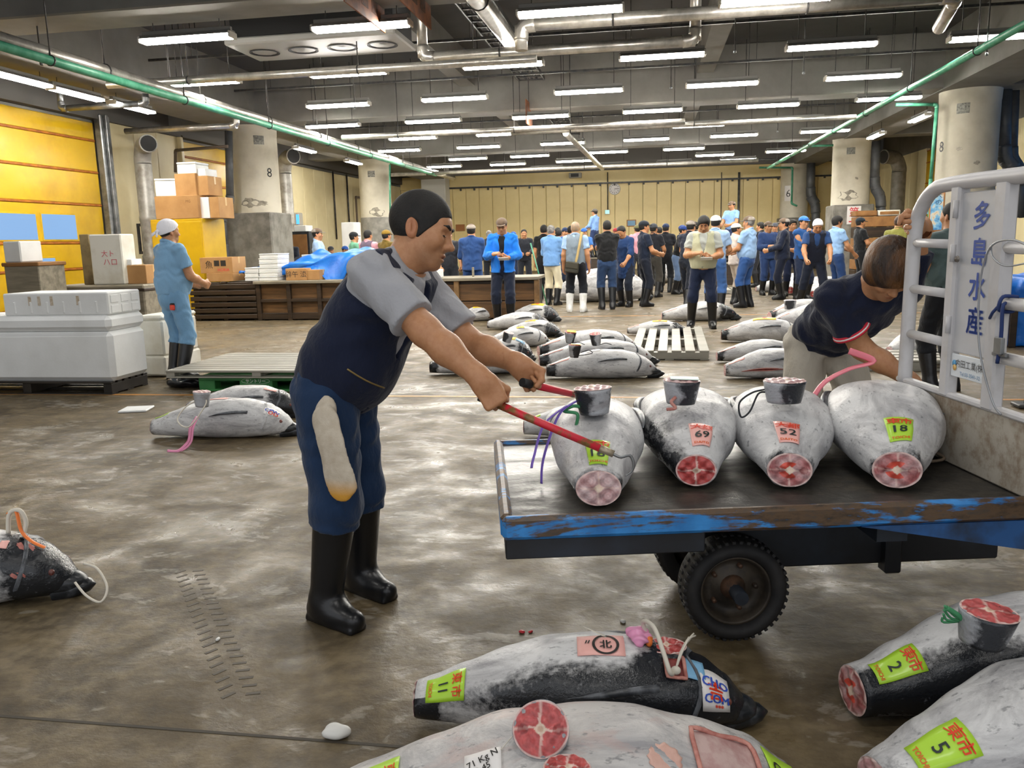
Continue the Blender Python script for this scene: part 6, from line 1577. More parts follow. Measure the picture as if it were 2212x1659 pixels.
HAIR = mat('hair_black', '100e0c', .7, c2='1d1916', sc=30, bump=.6, bsc=160, bdist=.004)
HAIR_B = mat('hair_brown', '6b4419', .5, c2='26160b', sc=11, lo=.36, hi=.60, bump=1.0, bsc=60, bdist=.012, stretch=(1, 1, .25))
HAIR_G = mat('hair_grey', '8d8a86', .6, c2='4b4947', sc=25, bump=.5, bsc=150)
HAIR_T = mat('hair_thin', 'a98a6a', .6, c2='8d8378', sc=25)
EYE_D = mat('eye_dark', '120d0a', .2)
EYE_W = mat('eye_white', 'd8d2c8', .3)

def head_prims(mouth=0.0):
    P = [ell((-.014, 0, .030), (.098, .077, .090), k=.02),
         ell((.020, 0, -.030), (.066, .062, .082), k=.03),
         cone((.0, .040, -.062), (.056, .020, -.093), .026, .020, .03), cone((.0, -.040, -.062), (.056, -.020, -.093), .026, .020, .03),
         ell((.066, 0, -.100), (.020, .024, .015), k=.02),
         ell((.068, 0, .030), (.018, .050, .022), k=.025),
         ell((.076, .026, .018), (.012, .022, .008), k=.015), ell((.076, -.026, .018), (.012, .022, .008), k=.015),
         ell((.060, .044, -.024), (.026, .020, .024), k=.03), ell((.060, -.044, -.024), (.026, .020, .024), k=.03),
         ell((.090, .031, .002), (.015, .017, .008), k=.012, sub=True), ell((.090, -.031, .002), (.015, .017, .008), k=.012, sub=True),
         ell((.072, .031, -.001), (.014, .017, .011), k=.005), ell((.072, -.031, -.001), (.014, .017, .011), k=.005),
         cone((.080, 0, .012), (.103, 0, -.030), .008, .0125, .016), ell((.107, 0, -.034), (.013, .012, .010), k=.008),
         ell((.095, .013, -.038), (.012, .009, .008), k=.006), ell((.095, -.013, -.038), (.012, .009, .008), k=.006),
         ell((.108, .007, -.047), (.005, .003, .004), k=.003, sub=True), ell((.108, -.007, -.047), (.005, .003, .004), k=.003, sub=True),
         ell((.074, 0, -.066), (.018, .026, .020), k=.02),
         ell((.0885, 0, -.0635), (.009, .021, .0055), k=.004), ell((.0865, 0, -.0755-mouth), (.009, .018, .006), k=.004),
         ell((.094, 0, -.0695-mouth*.5), (.010, .019, .0016+mouth*.4), k=.002, sub=True)]
    for s in (1, -1):
        R = rz_(s*rad(-20)) @ ry(rad(-14))
        P += [ell((-.012, s*.078, -.010), (.019, .009, .033), R, k=.006), ell((-.010, s*.086, -.006), (.010, .006, .019), R, k=.006, sub=True),
              ell((-.014, s*.083, -.010), (.004, .004, .014), R, k=.004)]
    return P
def finger(base, yaw, lens, r, curl):
    """finger as three bones from base, in the xz plane turned by yaw about z; curl bends toward -z"""
    p = np.array(base, float); a = 0; out = []
    for L, c, rr in zip(lens, curl, ((r, r*.93), (r*.93, r*.85), (r*.85, r*.72))):
        a += rad(c); d = np.array([math.cos(a)*math.cos(yaw), math.cos(a)*math.sin(yaw), -math.sin(a)])
        q = p+d*L; out.append(cone(p, q, rr[0], rr[1], .003)); p = q
    return out
def hand_prims(pose='relaxed', right=True):
    C = {'relaxed': (24, 28, 18), 'grip': (72, 88, 48), 'pen': (52, 60, 35), 'flat': (10, 12, 8), 'hold': (45, 55, 30)}[pose]
    P = [rbox((.046, .002, .0), (.034, .028, .004), .011, k=.012), cone((-.02, 0, 0), (.02, 0, 0), .025, .026, .02, ((0, 0, 1), .75)),
         cone((.02, .022, -.006), (.055, .03, -.006), .017, .014, .015)]
    for i, (y, L, r) in enumerate(((.031, .070, .0092), (.0105, .078, .0095), (-.0105, .073, .0092), (-.030, .058, .0082))):
        P += finger((.083-.006*(i in (0, 3))-.004*(i == 3), y, 0), rad((4, 1, -2, -6)[i]), (L*.45, L*.31, L*.24), r, [c+(0, 2, 4, 8)[i] for c in C])
    if pose == 'grip': th = [((.022, .033, -.010), (.058, .050, -.030)), ((.058, .050, -.030), (.082, .030, -.050)), ((.082, .030, -.050), (.086, .006, -.058))]
    elif pose in ('pen', 'hold'): th = [((.022, .030, -.008), (.058, .050, -.028)), ((.058, .050, -.028), (.090, .042, -.044)), ((.090, .042, -.044), (.108, .030, -.052))]
    else: th = [((.020, .028, -.006), (.052, .054, -.016)), ((.052, .054, -.016), (.083, .066, -.022)), ((.083, .066, -.022), (.106, .070, -.028))]
    for (a, b), (r0, r1) in zip(th, ((.0135, .0115), (.0112, .010), (.010, .0078))): P.append(cone(a, b, r0, r1, .006))
    if not right:
        P = xform_mirror(P)
    return P
def xform_mirror(P):
    M = np.diag([1., -1., 1.]); out = []
    for p in P:
        if p[0] == 'c':
            fl = p[6]
            out.append(('c', M @ p[1], M @ p[2], p[3], p[4], p[5], None if fl is None else (M @ np.array(fl[0], float), fl[1]), p[7]))
        elif p[0] == 'e': out.append(('e', M @ p[1], p[2], None if p[3] is None else M @ p[3] @ M, None, p[5], None, p[7]))
        else: out.append(('b', M @ p[1], p[2], p[3], p[4], p[5], None, p[7]))
    return out
def ik(a, b, l1, l2, pole):
    a, b = np.array(a, float), np.array(b, float); d = b-a; L = np.linalg.norm(d); u = d/L
    if L > (l1+l2)*.999: b = a+u*(l1+l2)*.999; L = (l1+l2)*.999
    x = (l1*l1-l2*l2+L*L)/(2*L); y = math.sqrt(max(l1*l1-x*x, 0))
    p = np.array(pole, float); p = p-u*(p@u); p = unit(p)
    return a+u*x+p*y, b
def basis(x, z):
    x = unit(x); z = np.array(z, float); z = unit(z-x*(z@x)); return np.stack([x, np.cross(z, x), z], 1)
HEADS = {}
def add_tint(o, V, heads, stub=.8, lips=True):
    """skin colour differences of its own: lips, stubble, ears, knuckles"""
    c = np.ones((len(V), 4), np.float32)
    for Rh, t, s in heads:
        L = (V-t) @ Rh/s
        x, y, z = L.T
        inside = (np.abs(x) < .13) & (np.abs(z) < .13) & (np.abs(y) < .11)
        st = inside & (x > .0)
        d = np.exp(-(((z+.085)/.03)**2))*np.clip((x-.005)/.04, 0, 1)+np.exp(-(((z+.054)/.006)**2+(y/.026)**2))*(x > .07)
        c[:, :3] -= (np.clip(d, 0, 1)*.36*stub*inside)[:, None]*np.array([1, .93, .86])
        if lips:
            lp = np.exp(-(((z+.0695)/.009)**2+(y/.022)**2)**2)*(x > .075)*inside
            c[:, :3] *= 1-lp[:, None]*np.array([.16, .38, .34])
        er = np.exp(-((np.abs(y)-.084)/.012)**2)*(np.abs(z+.01) < .04)*inside*(x < .02)
        c[:, :3] *= 1-er[:, None]*np.array([.02, .16, .18])
    me = o.data; at = me.color_attributes.new('tint', 'FLOAT_COLOR', 'POINT'); at.data.foreach_set('color', c.ravel())
def person(label, loc, face=90, height=1.70, lean=0, side=0, hy=0, hp=0, hr=0, arms=('down', 'down'), legs=None, fat=1.0, h=.017,
           top='shirt', topc='a9c4e2', sleeve='short', vestc=None, inner=None, legc='26334f', boots='black', bootz=.36,
           hair='short', hairm=None, hat=None, hatc='6f6259', hath=None, faced=False, tone=1.0, twist=0, group=None, extra=None, root_z=0.0,
           fold=True, hands=None, crouch=0.0, apron=None, leg_w=1.0, leg_l=1.0, sleeve_t=.66, bulk=1.0, hscale=.96, fine=None, collar=None, mouth=0.0):
    s = height/1.70
    T = thing('person', label, 'person', (loc[0], loc[1], root_z), rad(face), group)
    P0 = np.array([0, 0, .93-crouch]); Rl = ry(rad(lean)) @ rx(rad(side)) @ rz_(rad(twist))
    def U(x, y, z): return P0+Rl @ np.array([x, y, z])
    J = {}
    for n, sg in (('L', 1), ('R', -1)):
        J['hip'+n] = P0+np.array([0, sg*.088, -.03])
        J['sh'+n] = U(-.012, sg*.172, .440)
    lg = legs or {'L': (.02, .11), 'R': (-.02, -.11)}
    foot = {}
    for n, sg in (('L', 1), ('R', -1)):
        q = lg[n]; fx, fy = q[0], q[1]; fz = q[2] if len(q) > 2 else 0; fa = rad(q[3] if len(q) > 3 else sg*9)
        J['an'+n] = np.array([fx, fy, .085+fz]); fd = np.array([math.cos(fa), math.sin(fa), 0]); foot[n] = fd
        J['kn'+n], J['an'+n] = ik(J['hip'+n], J['an'+n], .425*leg_l, .41*leg_l, fd+np.array([.1, sg*.05, 0]))
    spec = {}
    for n, sg, a in (('L', 1, arms[0]), ('R', -1, arms[1])):
        sh = J['sh'+n]; pose = 'relaxed'; fdv = None; pn = None; pole = Rl @ np.array([-.6, sg*.6, -.5])
        if isinstance(a, str):
            if a == 'down': w = sh+np.array([.05, sg*.07, -.525]); pole = np.array([-1, sg*.3, 0])
            elif a == 'write': w = U(.26, sg*.10, .20) if n == 'R' else U(.24, sg*.115, .14); pose = 'pen' if n == 'R' else 'hold'; pn = Rl @ (np.array([0, .6, -.6]) if n == 'R' else np.array([.1, -.2, 1])); fdv = Rl @ np.array([.5, -sg*.75, .1])
            elif a == 'fold': w = U(.20, -sg*.09, .23 if n == 'R' else .26); fdv = Rl @ np.array([.1, -sg*1, .05]); pn = Rl @ np.array([-1, 0, 0]); pose = 'hold'
            elif a == 'back': w = U(-.17, sg*.05, .02); pole = np.array([-.5, sg*1, 0]); fdv = np.array([0, -sg, -.3]); pn = np.array([-1, 0, 0])
            elif a == 'hip': w = U(.06, sg*.20, .03); pole = np.array([-.6, sg*1, 0]); fdv = np.array([.6, -sg*.5, -.5]); pn = np.array([0, -sg, 0])
            elif a == 'front': w = U(.30, sg*.12, .10); pose = 'hold'; pn = Rl @ np.array([0, -sg, .2])
            elif a == 'up': w = U(.18, sg*.10, .50); pose = 'hold'
            elif a == 'chin': w = U(.16, sg*.02, .40); pose = 'hold'; pn = np.array([-1, 0, 0])
            elif a == 'low': w = sh+np.array([.28, sg*.04, -.44]); pose = 'hold'
        else:
            w = np.array(a[0], float)/s; pose = a[1] if len(a) > 1 else 'relaxed'
            fdv = a[2] if len(a) > 2 else None; pn = a[3] if len(a) > 3 else None
            if len(a) > 4 and a[4] is not None: pole = np.array(a[4], float)
        el, w = ik(sh, w, .285, .255, pole)
        J['el'+n], J['wr'+n] = el, w
        f = unit(w-el)
        fdv = f if fdv is None else unit(fdv)
        pn = np.array([0, -sg, 0]) if pn is None else np.array(pn, float)
        spec[n] = (pose, basis(fdv, -pn))
    fx_ = Rl @ np.array([1., 0, 0])
    nk = U(-.020, 0, .492)
    Rh = rz_(rad(hy)) @ Rl @ rz_(0) @ ry(rad(hp-lean*.6)) @ rx(rad(hr))
    hc = nk+Rl @ np.array([.0, 0, .040])+Rh @ np.array([.018, 0, .104])
    fl = (fx_, .70*fat if fat < 1.3 else .9)
    w_ = .86+.14*fat
    TR = [cone(P0+np.array([0, 0, -.02]), U(0, 0, .12), .150*w_, .145*fat, .05, fl), cone(U(0, 0, .12), U(-.005, 0, .33), .145*fat, .160, .05, fl),
          cone(U(-.005, 0, .33), U(-.015, 0, .42), .158, .115, .05, fl)]
    if fat > 1.05: TR.append(ell(U(.035*fat, 0, .10), (.12*fat, .135*fat, .15), Rl, .06))
    SHD = [cone(U(-.015, sg*.06, .418), J['sh'+n], .058, .052, .04) for n, sg in (('L', 1), ('R', -1))]
    TRAP = [cone(nk+Rl @ np.array([0, 0, .03]), U(-.02, sg*.11, .44), .046, .04, .05) for sg in (1, -1)]
    NECK = [cone(nk-Rl @ np.array([0, 0, .04]), hc+Rh @ np.array([-.022, 0, -.03]), .058, .054, .03)]
    UA = {}; FA = {}; TH = {}; SHN = {}; FT = {}; HD = {}
    for n, sg in (('L', 1), ('R', -1)):
        a, e, w = J['sh'+n], J['el'+n], J['wr'+n]
        UA[n] = [cone(a, e, .052*bulk, .043*bulk, .03), ell(a+(e-a)*.45+np.array([.008, 0, 0]), (.045*bulk, .045*bulk, .075), frame_np(e-a), .04)]
        FA[n] = [cone(e, e+(w-e)*.38, .042*bulk, .043*bulk, .03), cone(e+(w-e)*.38, w, .043*bulk, .027*bulk, .03)]
        HD[n] = xform(hand_prims(spec[n][0], n == 'R'), spec[n][1], w+spec[n][1] @ np.array([.004, 0, 0]), 1.03)
        k_, an = J['kn'+n], J['an'+n]
        TH[n] = [cone(J['hip'+n], k_, .086*w_, .060*bulk, .04)]
        SHN[n] = [cone(k_, k_+(an-k_)*.4, .058, .056, .03), cone(k_+(an-k_)*.4, an, .056, .038, .03)]
        f = foot[n]
        FT[n] = [cone(an-f*.045-np.array([0, 0, .045]), an+f*.15-np.array([0, 0, .05]), .036, .032, .04)]
    HP = xform(head_prims(mouth), Rh, hc, hscale)
    body = TR+SHD+TRAP+NECK+UA['L']+UA['R']+FA['L']+FA['R']+TH['L']+TH['R']+SHN['L']+SHN['R']+FT['L']+FT['R']
    coarse = [p for p in body]
    hh = fine or {}
    hb = (hc-.155, hc+.155); drops = [hb]
    fh, ff = hh.get('head', max(.0075, h*.5)), hh.get('hand', max(.0055, h*.38))
    boxes = []
    for n in 'LR':
        lo = np.min([prim_bounds(p)[0] for p in HD[n]], 0)-.012; hi = np.max([prim_bounds(p)[1] for p in HD[n]], 0)+.012
        boxes.append((n, lo, hi)); drops.append((lo, hi))
    mg = fh*1.5
    pieces = [solid(coarse, h, drop=drops)]
    pieces.append(solid(HP+NECK+TRAP, fh, keep=(hb[0]-mg, hb[1]+mg), drop=[]))
    for n, lo, hi in boxes:
        pieces.append(solid(HD[n]+FA[n], ff, keep=(lo-ff*2, hi+ff*2)))
    V, Q = join(pieces)
    bo = mesh('body', V*s, Q, skin_mat(), T, True)
    add_tint(bo, V, [(Rh, hc, hscale)])
    if tone != 1.0:
        pass
    g = {}
    # ---- trousers and boots
    bz = bootz
    lc = cloth(legc)
    groups = [([cone(P0+np.array([0, 0, -.03]), P0+Rl @ np.array([0, 0, .14]), .162*w_, .152*fat, .05, fl)], [])]
    for n in 'LR':
        k_, an, hp_ = J['kn'+n], J['an'+n], J['hip'+n]
        if boots:
            bt = k_+(an-k_)*np.clip((k_[2]-bz)/(k_[2]-an[2]), .05, .95); d = unit(an-k_)
            groups.append(([cone(hp_, k_, .103*w_*leg_w, .079*leg_w, .05), cone(k_, bt+d*.02, .079*leg_w, .085*(.5+.5*leg_w), .03)], [(bt+d*.018, d)]))
        else:
            groups.append(([cone(hp_, k_, .103*w_, .078, .05), cone(k_, an, .077, .066, .03)], [(an+np.array([0, 0, -.02]), (0, 0, -1))]))
    wc = P0+Rl @ np.array([0, 0, .075])
    V, Q = solid_groups(groups, hh.get('cloth', h), cuts=[(wc, Rl @ np.array([0, 0, 1.]))], fold=(.0055, 42, loc[0]*3) if fold else None)
    mesh('trousers', V*s, Q, lc, T, True)
    bm_ = {'black': rubber, 'white': rubber_w, 'grey': rubber, None: rubber}[boots]
    for n in 'LR':
        k_, an, f = J['kn'+n], J['an'+n], foot[n]; up = np.array([0, 0, 1.])
        z0 = an[2]-.085
        FTP = [cone(an-f*.045-up*.045, an+f*.055-up*.040, .041, .045, .04), cone(an+f*.055-up*.040, an+f*.150-up*.046, .046, .038, .04)]
        if boots:
            bt = k_+(an-k_)*np.clip((k_[2]-bz)/(k_[2]-an[2]), .05, .95)
            gs = [([cone(bt-unit(an-bt)*.03, an, .079, .058, .03), cone(an, an-up*.03-f*.01, .058, .05, .03)]+FTP, [(bt, -unit(an-bt))]),
                  ([rbox(an+f*.045-up*.076, (.115, .030, .004), .012, basis(f, up), .01)], [])]
        else:
            gs = [([cone(an+up*.03, an-up*.02, .045, .045, .02)]+FTP, []), ([rbox(an+f*.045-up*.076, (.112, .028, .003), .010, basis(f, up), .01)], [])]
        V, Q = solid_groups(gs, hh.get('boot', h*.8), cuts=[((0, 0, z0), (0, 0, -1))], k=.012)
        mesh('boot' if boots else 'shoe', V*s, Q, bm_, T, True)
    # ---- top
    tc = cloth(topc)
    hem = {'shirt': -.02, 'tee': -.02, 'jacket': -.10, 'polo': -.02, 'coat': -.30}[top]
    off = {'shirt': .014, 'tee': .012, 'jacket': .022, 'polo': .013, 'coat': .022}[top]
    TG = grow(TR, off)+grow(SHD, off)+grow([cone(nk, U(-.02, sg*.10, .435), .05, .04, .05) for sg in (1, -1)], off*.8)
    if hem < -.05: TG.append(cone(P0+np.array([0, 0, hem-.03]), U(0, 0, .05), .178*w_+off*.6, .158*fat+off*.5, .05, (fx_, .86)))
    nkcut = (nk+Rl @ np.array([.0, 0, .042]), Rl @ np.array([.55 if top != 'tee' else .4, 0, 1.]))
    if inner:
        V, Q = solid_groups([(grow(TR, .008)+grow(SHD, .006), [(nk+Rl @ np.array([0, 0, .02]), Rl @ np.array([.4, 0, 1.])), (P0+Rl @ np.array([0, 0, -.02]), Rl @ np.array([0, 0, -1.]))])], hh.get('cloth', h))
        mesh('inner_shirt', V*s, Q, cloth(inner), T, True)
        TG += [cone(U(.10, 0, .56), U(.135, 0, .30), .070, .040, .012, sub=True), cone(U(.135, 0, .30), U(.14, 0, -.25), .040, .045, .008, sub=True)]
    gs = [(TG, [nkcut, (P0+Rl @ np.array([0, 0, hem]), Rl @ np.array([0, 0, -1.]))])]
    for n in 'LR':
        a, e, w = J['sh'+n], J['el'+n], J['wr'+n]
        if sleeve == 'short':
            q = a+(e-a)*sleeve_t; gs.append(([cone(a, e, .056*bulk+off*.8, .061*bulk+off*.9, .04)], [(q, unit(e-a))]))
        elif sleeve == 'long':
            q = e+(w-e)*.93; gs.append(([cone(a, e, .053+off*.6, .052+off*.6, .04), cone(e, w, .053+off*.6, .038+off*.5, .03)], [(q, unit(w-e))]))
        elif sleeve == 'rolled':
            q = e+(w-e)*.25; gs.append(([cone(a, e, .053+off*.6, .052+off*.6, .04), cone(e, w, .055+off*.6, .05+off*.5, .03)], [(q, unit(w-e))]))
    V, Q = solid_groups(gs, hh.get('cloth', h), k=.03, fold=(.0065, 46, loc[1]*2) if fold else None)
    mesh({'shirt': 'shirt', 'tee': 'shirt', 'jacket': 'jacket', 'polo': 'shirt', 'coat': 'coat'}[top], V*s, Q, tc, T, True)
    if top == 'tee':
        c0 = nk+Rl @ np.array([.004, 0, .034])
        MB().tube([Vector((c0+Rl @ np.array([.066*math.cos(a), .064*math.sin(a), -.030*math.cos(a)]))*s) for a in np.linspace(0, 2*PI, 25)[:-1]], .009*s, 8, flat=1.5, closed=True).build('neckband', tc, T)
    if top in ('shirt', 'polo', 'jacket'):
        c0 = nk+Rl @ np.array([-.004, 0, .022])
        ring = [c0+Rl @ np.array([.066*math.cos(a), .066*math.sin(a), .006-.026*math.cos(a)]) for a in np.linspace(.35, 2*PI-.35, 14)]
        MB().tube([Vector(v*s) for v in ring], .016*s, 8, flat=1.2).build('collar', cloth(collar or topc), T)
    if vestc:
        vg = grow(TR, off+.016)+grow([cone(U(-.015, sg*.05, .42), U(-.012, sg*.14, .45), .062, .052, .04) for sg in (1, -1)], off+.014)
        for n, sg in (('L', 1), ('R', -1)):
            a, e = J['sh'+n], J['el'+n]; d = unit(e-a)
            vg.append(cone(a-d*.01+Rl @ np.array([0, sg*.012, -.01]), a+d*.16+Rl @ np.array([0, sg*.03, 0]), .082, .078, .012, sub=True))
        vg.append(cone(U(.13, 0, .46), U(.15, 0, .24), .075, .012, .012, sub=True))
        vg.append(cone(U(.15, 0, .24), U(.17, 0, -.2), .009, .006, .006, sub=True))
        V, Q = solid_groups([(vg, [(nk+Rl @ np.array([0, 0, .03]), Rl @ np.array([.3, 0, 1.])), (P0+Rl @ np.array([0, 0, -.03]), Rl @ np.array([0, 0, -1.]))])],
                            hh.get('cloth', h*.9), fold=(.004, 30, 1.0) if fold else None)
        mesh('vest', V*s, Q, vestc if not isinstance(vestc, str) else cloth(vestc), T, True)
    # ---- hair, hats
    EARS = [ell((-.008, sg*.088, -.014), (.026, .018, .036), k=.006, sub=True) for sg in (1, -1)]
    def hd(prims, cuts, hs, name, m):
        if name == 'hair' and hair != 'mop': prims = prims+EARS
        V, Q = solid_groups([(xform(prims, Rh, hc, hscale), [(hc+Rh @ (np.array(p, float)*hscale), Rh @ np.array(n, float)) for p, n in cuts])], hs, pad=.01)
        if len(Q): return mesh(name, V*s, Q, m, T, True)
    hm = hairm or HAIR
    A_ = ((.070, 0, .062), (1.15, 0, -1)); B_ = ((.012, 0, -.012), (.55, 0, -1))
    hs = fh if fine is None else fh*1.0
    if hair == 'buzz': hd([ell((-.014, 0, .032), (.1035, .0815, .096), k=.02), ell((.0, 0, .0), (.078, .0755, .07), k=.02)], [((.084, 0, .062), (1.35, 0, -1)), ((.022, 0, -.030), (.38, 0, -1))], hs, 'hair', hm)
    elif hair == 'short': hd([ell((-.014, 0, .036), (.109, .085, .096), k=.02), ell((-.02, 0, -.01), (.088, .079, .07), k=.02)], [A_, B_], hs, 'hair', hm)
    elif hair == 'full': hd([ell((-.010, 0, .040), (.118, .096, .102), k=.02), ell((.055, .02, .080), (.045, .05, .030), k=.03), ell((-.02, 0, -.01), (.096, .089, .08), k=.02)],
                            [((.082, 0, .046), (1.0, 0, -1)), ((.020, 0, -.022), (.5, 0, -1))], hs, 'hair', hm)
    elif hair == 'mop': hd([ell((-.012, 0, .040), (.126, .108, .110), k=.02), ell((.060, 0, .040), (.064, .082, .062), k=.03), ell((-.02, 0, -.02), (.105, .098, .095), k=.02)],
                           [((.104, 0, .010), (.9, 0, -1)), ((.030, 0, -.055), (.3, 0, -1))], hs, 'hair', hm)
    if hat == 'cap':
        hm2 = cloth(hatc)
        o = hd([ell((-.012, 0, .052), (.116, .095, .088), k=.02)], [((0, 0, .046), (.08, 0, -1))], hs, 'cap', hm2)
        V, Q = solid_groups([(xform([ell((.072, 0, .040), (.094, .074, .060), k=.02), ], Rh, hc, hscale), [(hc+Rh @ np.array([0, 0, .046]), Rh @ np.array([-.12, 0, -1.])), (hc+Rh @ np.array([0, 0, .058]), Rh @ np.array([.12, 0, 1.])), (hc, Rh @ np.array([-1., 0, 0]))])], max(hs*.6, .004), pad=.01)
        if len(Q): mesh('cap_brim', V*s, Q, hath or hm2, T, True)
        if hath:   # paler mesh panel round the back of the cap
            hd([ell((-.018, 0, .052), (.1175, .0965, .0885), k=.02)], [((0, 0, .052), (.08, 0, -1)), ((-.02, 0, 0), (1, 0, .1)), ((0, 0, .112), (0, 0, 1))], hs, 'cap_panel', hath)
    elif hat == 'scarf':
        m2 = cloth(hatc, rough=.9)
        hd([ell((-.014, 0, .040), (.117, .096, .100), k=.02), ell((-.03, 0, 0.0), (.095, .090, .07), k=.02)], [((.074, 0, .058), (.9, 0, -1)), ((-.02, 0, -.005), (.42, 0, -1))], hs, 'headscarf', m2)
        V, Q = solid_groups([(xform([ell((-.128, 0, .0), (.022, .026, .020), k=.015), cone((-.13, .01, -.0), (-.165, .055, -.035), .014, .020, .01, ((1, 0, 0), .4)), cone((-.13, -.01, -.0), (-.16, -.05, -.045), .014, .022, .01, ((1, 0, 0), .4))], Rh, hc, hscale), [])], max(hs*.7, .004), pad=.01)
        mesh('scarf_knot', V*s, Q, m2, T, True)
    elif hat == 'hood':
        pass
    if faced:
        def hpnt(x, y, z): return (hc+Rh @ np.array([x, y, z])*hscale)*s
        for sg in (1, -1):
            ev, eq = solid(xform([ell((.0795, sg*.031, -.0005 if faced != 'down' else -.005), (.0105, .0138, .0046 if faced != 'down' else .0030), k=.001)], Rh, hc, hscale), min(.002, fh*.5), pad=.004)
            mesh('eye', ev*s, eq, EYE_D, T, True)
            V, Q = solid_groups([(xform([cone((.0925, sg*.014, .0225), (.0900, sg*.030, .0265), .0052, .0055, .004), cone((.0900, sg*.030, .0265), (.0780, sg*.048, .0245), .0055, .0036, .004)], Rh, hc, hscale), [])], min(.0025, fh*.5), pad=.006)
            mesh('eyebrow', V*s, Q, HAIR, T, True)
    T['_s'] = s
    info = dict(J=J, s=s, Rl=Rl, Rh=Rh, hc=hc, P0=P0, U=U, nk=nk, spec=spec, foot=foot, root=T, fx=fx_)
    return info
def frame_np(d):
    x = unit(d); u = np.array([0, 0, 1.]) if abs(x[2]) < .95 else np.array([0, 1., 0])
    y = unit(np.cross(u, x)); z = np.cross(x, y)
    return np.stack([y, z, x], 1)
HERO = person('stocky man in navy vest and grey T-shirt leaning in with two gaff hooks', (-1.128, 2.82), face=0, height=1.70, lean=37, twist=-17, hy=15, hp=2, crouch=.035,
    legs={'R': (-.045, -.10, 0, -27), 'L': (-.003, .17, 0, -30)}, fat=1.06, bulk=1.14, leg_w=1.14, leg_l=.945, sleeve_t=.80, hscale=1.09, h=.010, top='tee', topc='a3a4a9', vestc='141c33', legc='1a3150', hair='buzz', faced='down',
    arms=(((.69, -.02, .955), 'grip', (.6, 0, -.8), (.1, -1, .1), (-.3, .6, -.7)), ((.665, -.32, .905), 'grip', (.5, -.1, -.85), (-.1, .95, -.15), (-.3, -.6, -.7))),
    bootz=.40, mouth=.003, fine=dict(head=.0028, hand=.0035, cloth=.008, boot=.007))
# ------------------------------------------------------------------ everyone else
CAPP = cloth('958d84'); BRN = '6b5a4c'
def at(px, Y): q = ony(px, 560, Y); return (q.x, Y)
def fl_(px, py): q = onz(px, py); return (q.x, q.y)
G = None
def toloc(w, xy, face):
    a = rad(face); x, y = w[0]-xy[0], w[1]-xy[1]; return (x*math.cos(a)+y*math.sin(a), -x*math.sin(a)+y*math.cos(a), w[2])
BEND_XY = (.84, 4.12); BF = -74
BENDER = person('man bending over the cart with brown hair and navy shirt', BEND_XY, face=BF, height=1.68, lean=62, twist=2, hy=-6, hp=22, crouch=.02, legs={'L': (.04, .13), 'R': (-.08, -.13)}, fat=1.05, bulk=1.08, h=.011, top='tee', topc='161d33',
    legc='bdb6a8', hair='mop', hairm=HAIR_B, fine=dict(head=.004, hand=.0045, cloth=.009, boot=.01),
    arms=((toloc(cart(1.67, .84, 1.40), BEND_XY, BF), 'grip'), (toloc((1.13, 3.70, .74), BEND_XY, BF), 'hold', (.3, .3, -.9), (.5, .8, 0))))
for k, (m_, t0) in enumerate(((mat('trim_red', 'c8283c', .8), .615), (mat('trim_white', 'e6e2e0', .8), .635), (mat('trim_red', 'c8283c', .8), .655))):
    a_, e_ = BENDER['J']['shR'], BENDER['J']['elR']; q_ = a_+(e_-a_)*t0; F_ = frame_np(e_-a_); r_ = .0745+.002*k
    MB().tube([Vector((q_+F_ @ np.array([r_*math.cos(w), r_*math.sin(w), 0]))*BENDER['s']) for w in np.linspace(0, 2*PI, 25)[:-1]], .0065, 6, closed=True).build('sleeve_trim', m_, BENDER['root'])
HEADM = person('man in pale blue work clothes with a white headscarf, back turned', (onz(385, 822).x, onz(385, 822).y+.05), face=62, height=1.70, lean=3, hy=-8, arms=('front', 'front'), fat=1.18, top='shirt', topc='7ba4c6', legc='6f98bb', hat='scarf', hatc='ebebf2', hair='short', bootz=.40,
    h=.013, legs={'L': (.0, .12), 'R': (-.05, -.12)}, fine=dict(head=.006, hand=.005))
BLUEJ = person('man in bright blue jacket and brown cap writing on a pad', fl_(1090, 700), face=-88, height=1.77, hy=0, hp=14, arms=('write', 'write'), top='jacket', topc='1c78dc', sleeve='long', legc='171f33', hat='cap', hatc=BRN, hath=None, faced=True, bootz=.36, h=.013,
    fine=dict(head=.005, hand=.005), collar='15161c', inner='14151a')
BEIGE = person('man in beige many-pocket vest writing in a notebook', fl_(1517, 708), face=-95, height=1.70, hp=24, arms=('write', 'write'), top='tee', topc='aeb2ad', vestc='b9b99c', legc='17223c', hair='full', faced=True, fat=1.12, bulk=1.12, bootz=.42, h=.013, legs={'L': (.05, .15), 'R': (-.03, -.17)}, fine=dict(head=.005, hand=.005))
WBOOT = person('man in white boots and grey vest with a shoulder bag', fl_(1245, 674), face=86, height=1.72, arms=('down', 'down'), top='shirt', topc='9cb9dc', vestc='7e8c99', legc='12151d', boots='white', hair='short', hairm=HAIR_T, bootz=.36, h=.015, legs={'L': (0, .13), 'R': (0, -.13)})
POLO = person('man in black polo shirt and blue trousers standing with arms folded', fl_(1312, 668), face=100, height=1.74, arms=('fold', 'fold'), top='polo', topc='191a1c', legc='2d4468', hair='short', bootz=.42, h=.015, legs={'L': (0, .10), 'R': (-.02, -.10)}, fat=1.08)
CAPM_ = person('man in pale blue shirt and brown mesh cap, back to the camera', fl_(1612, 664), face=148, height=1.74, arms=('front', 'front'), top='shirt', topc='92b4dd', legc='2f548f', hat='cap', hatc=BRN, hath=CAPP, hair='short', hairm=HAIR_G, fat=1.15, bootz=.42, h=.015)
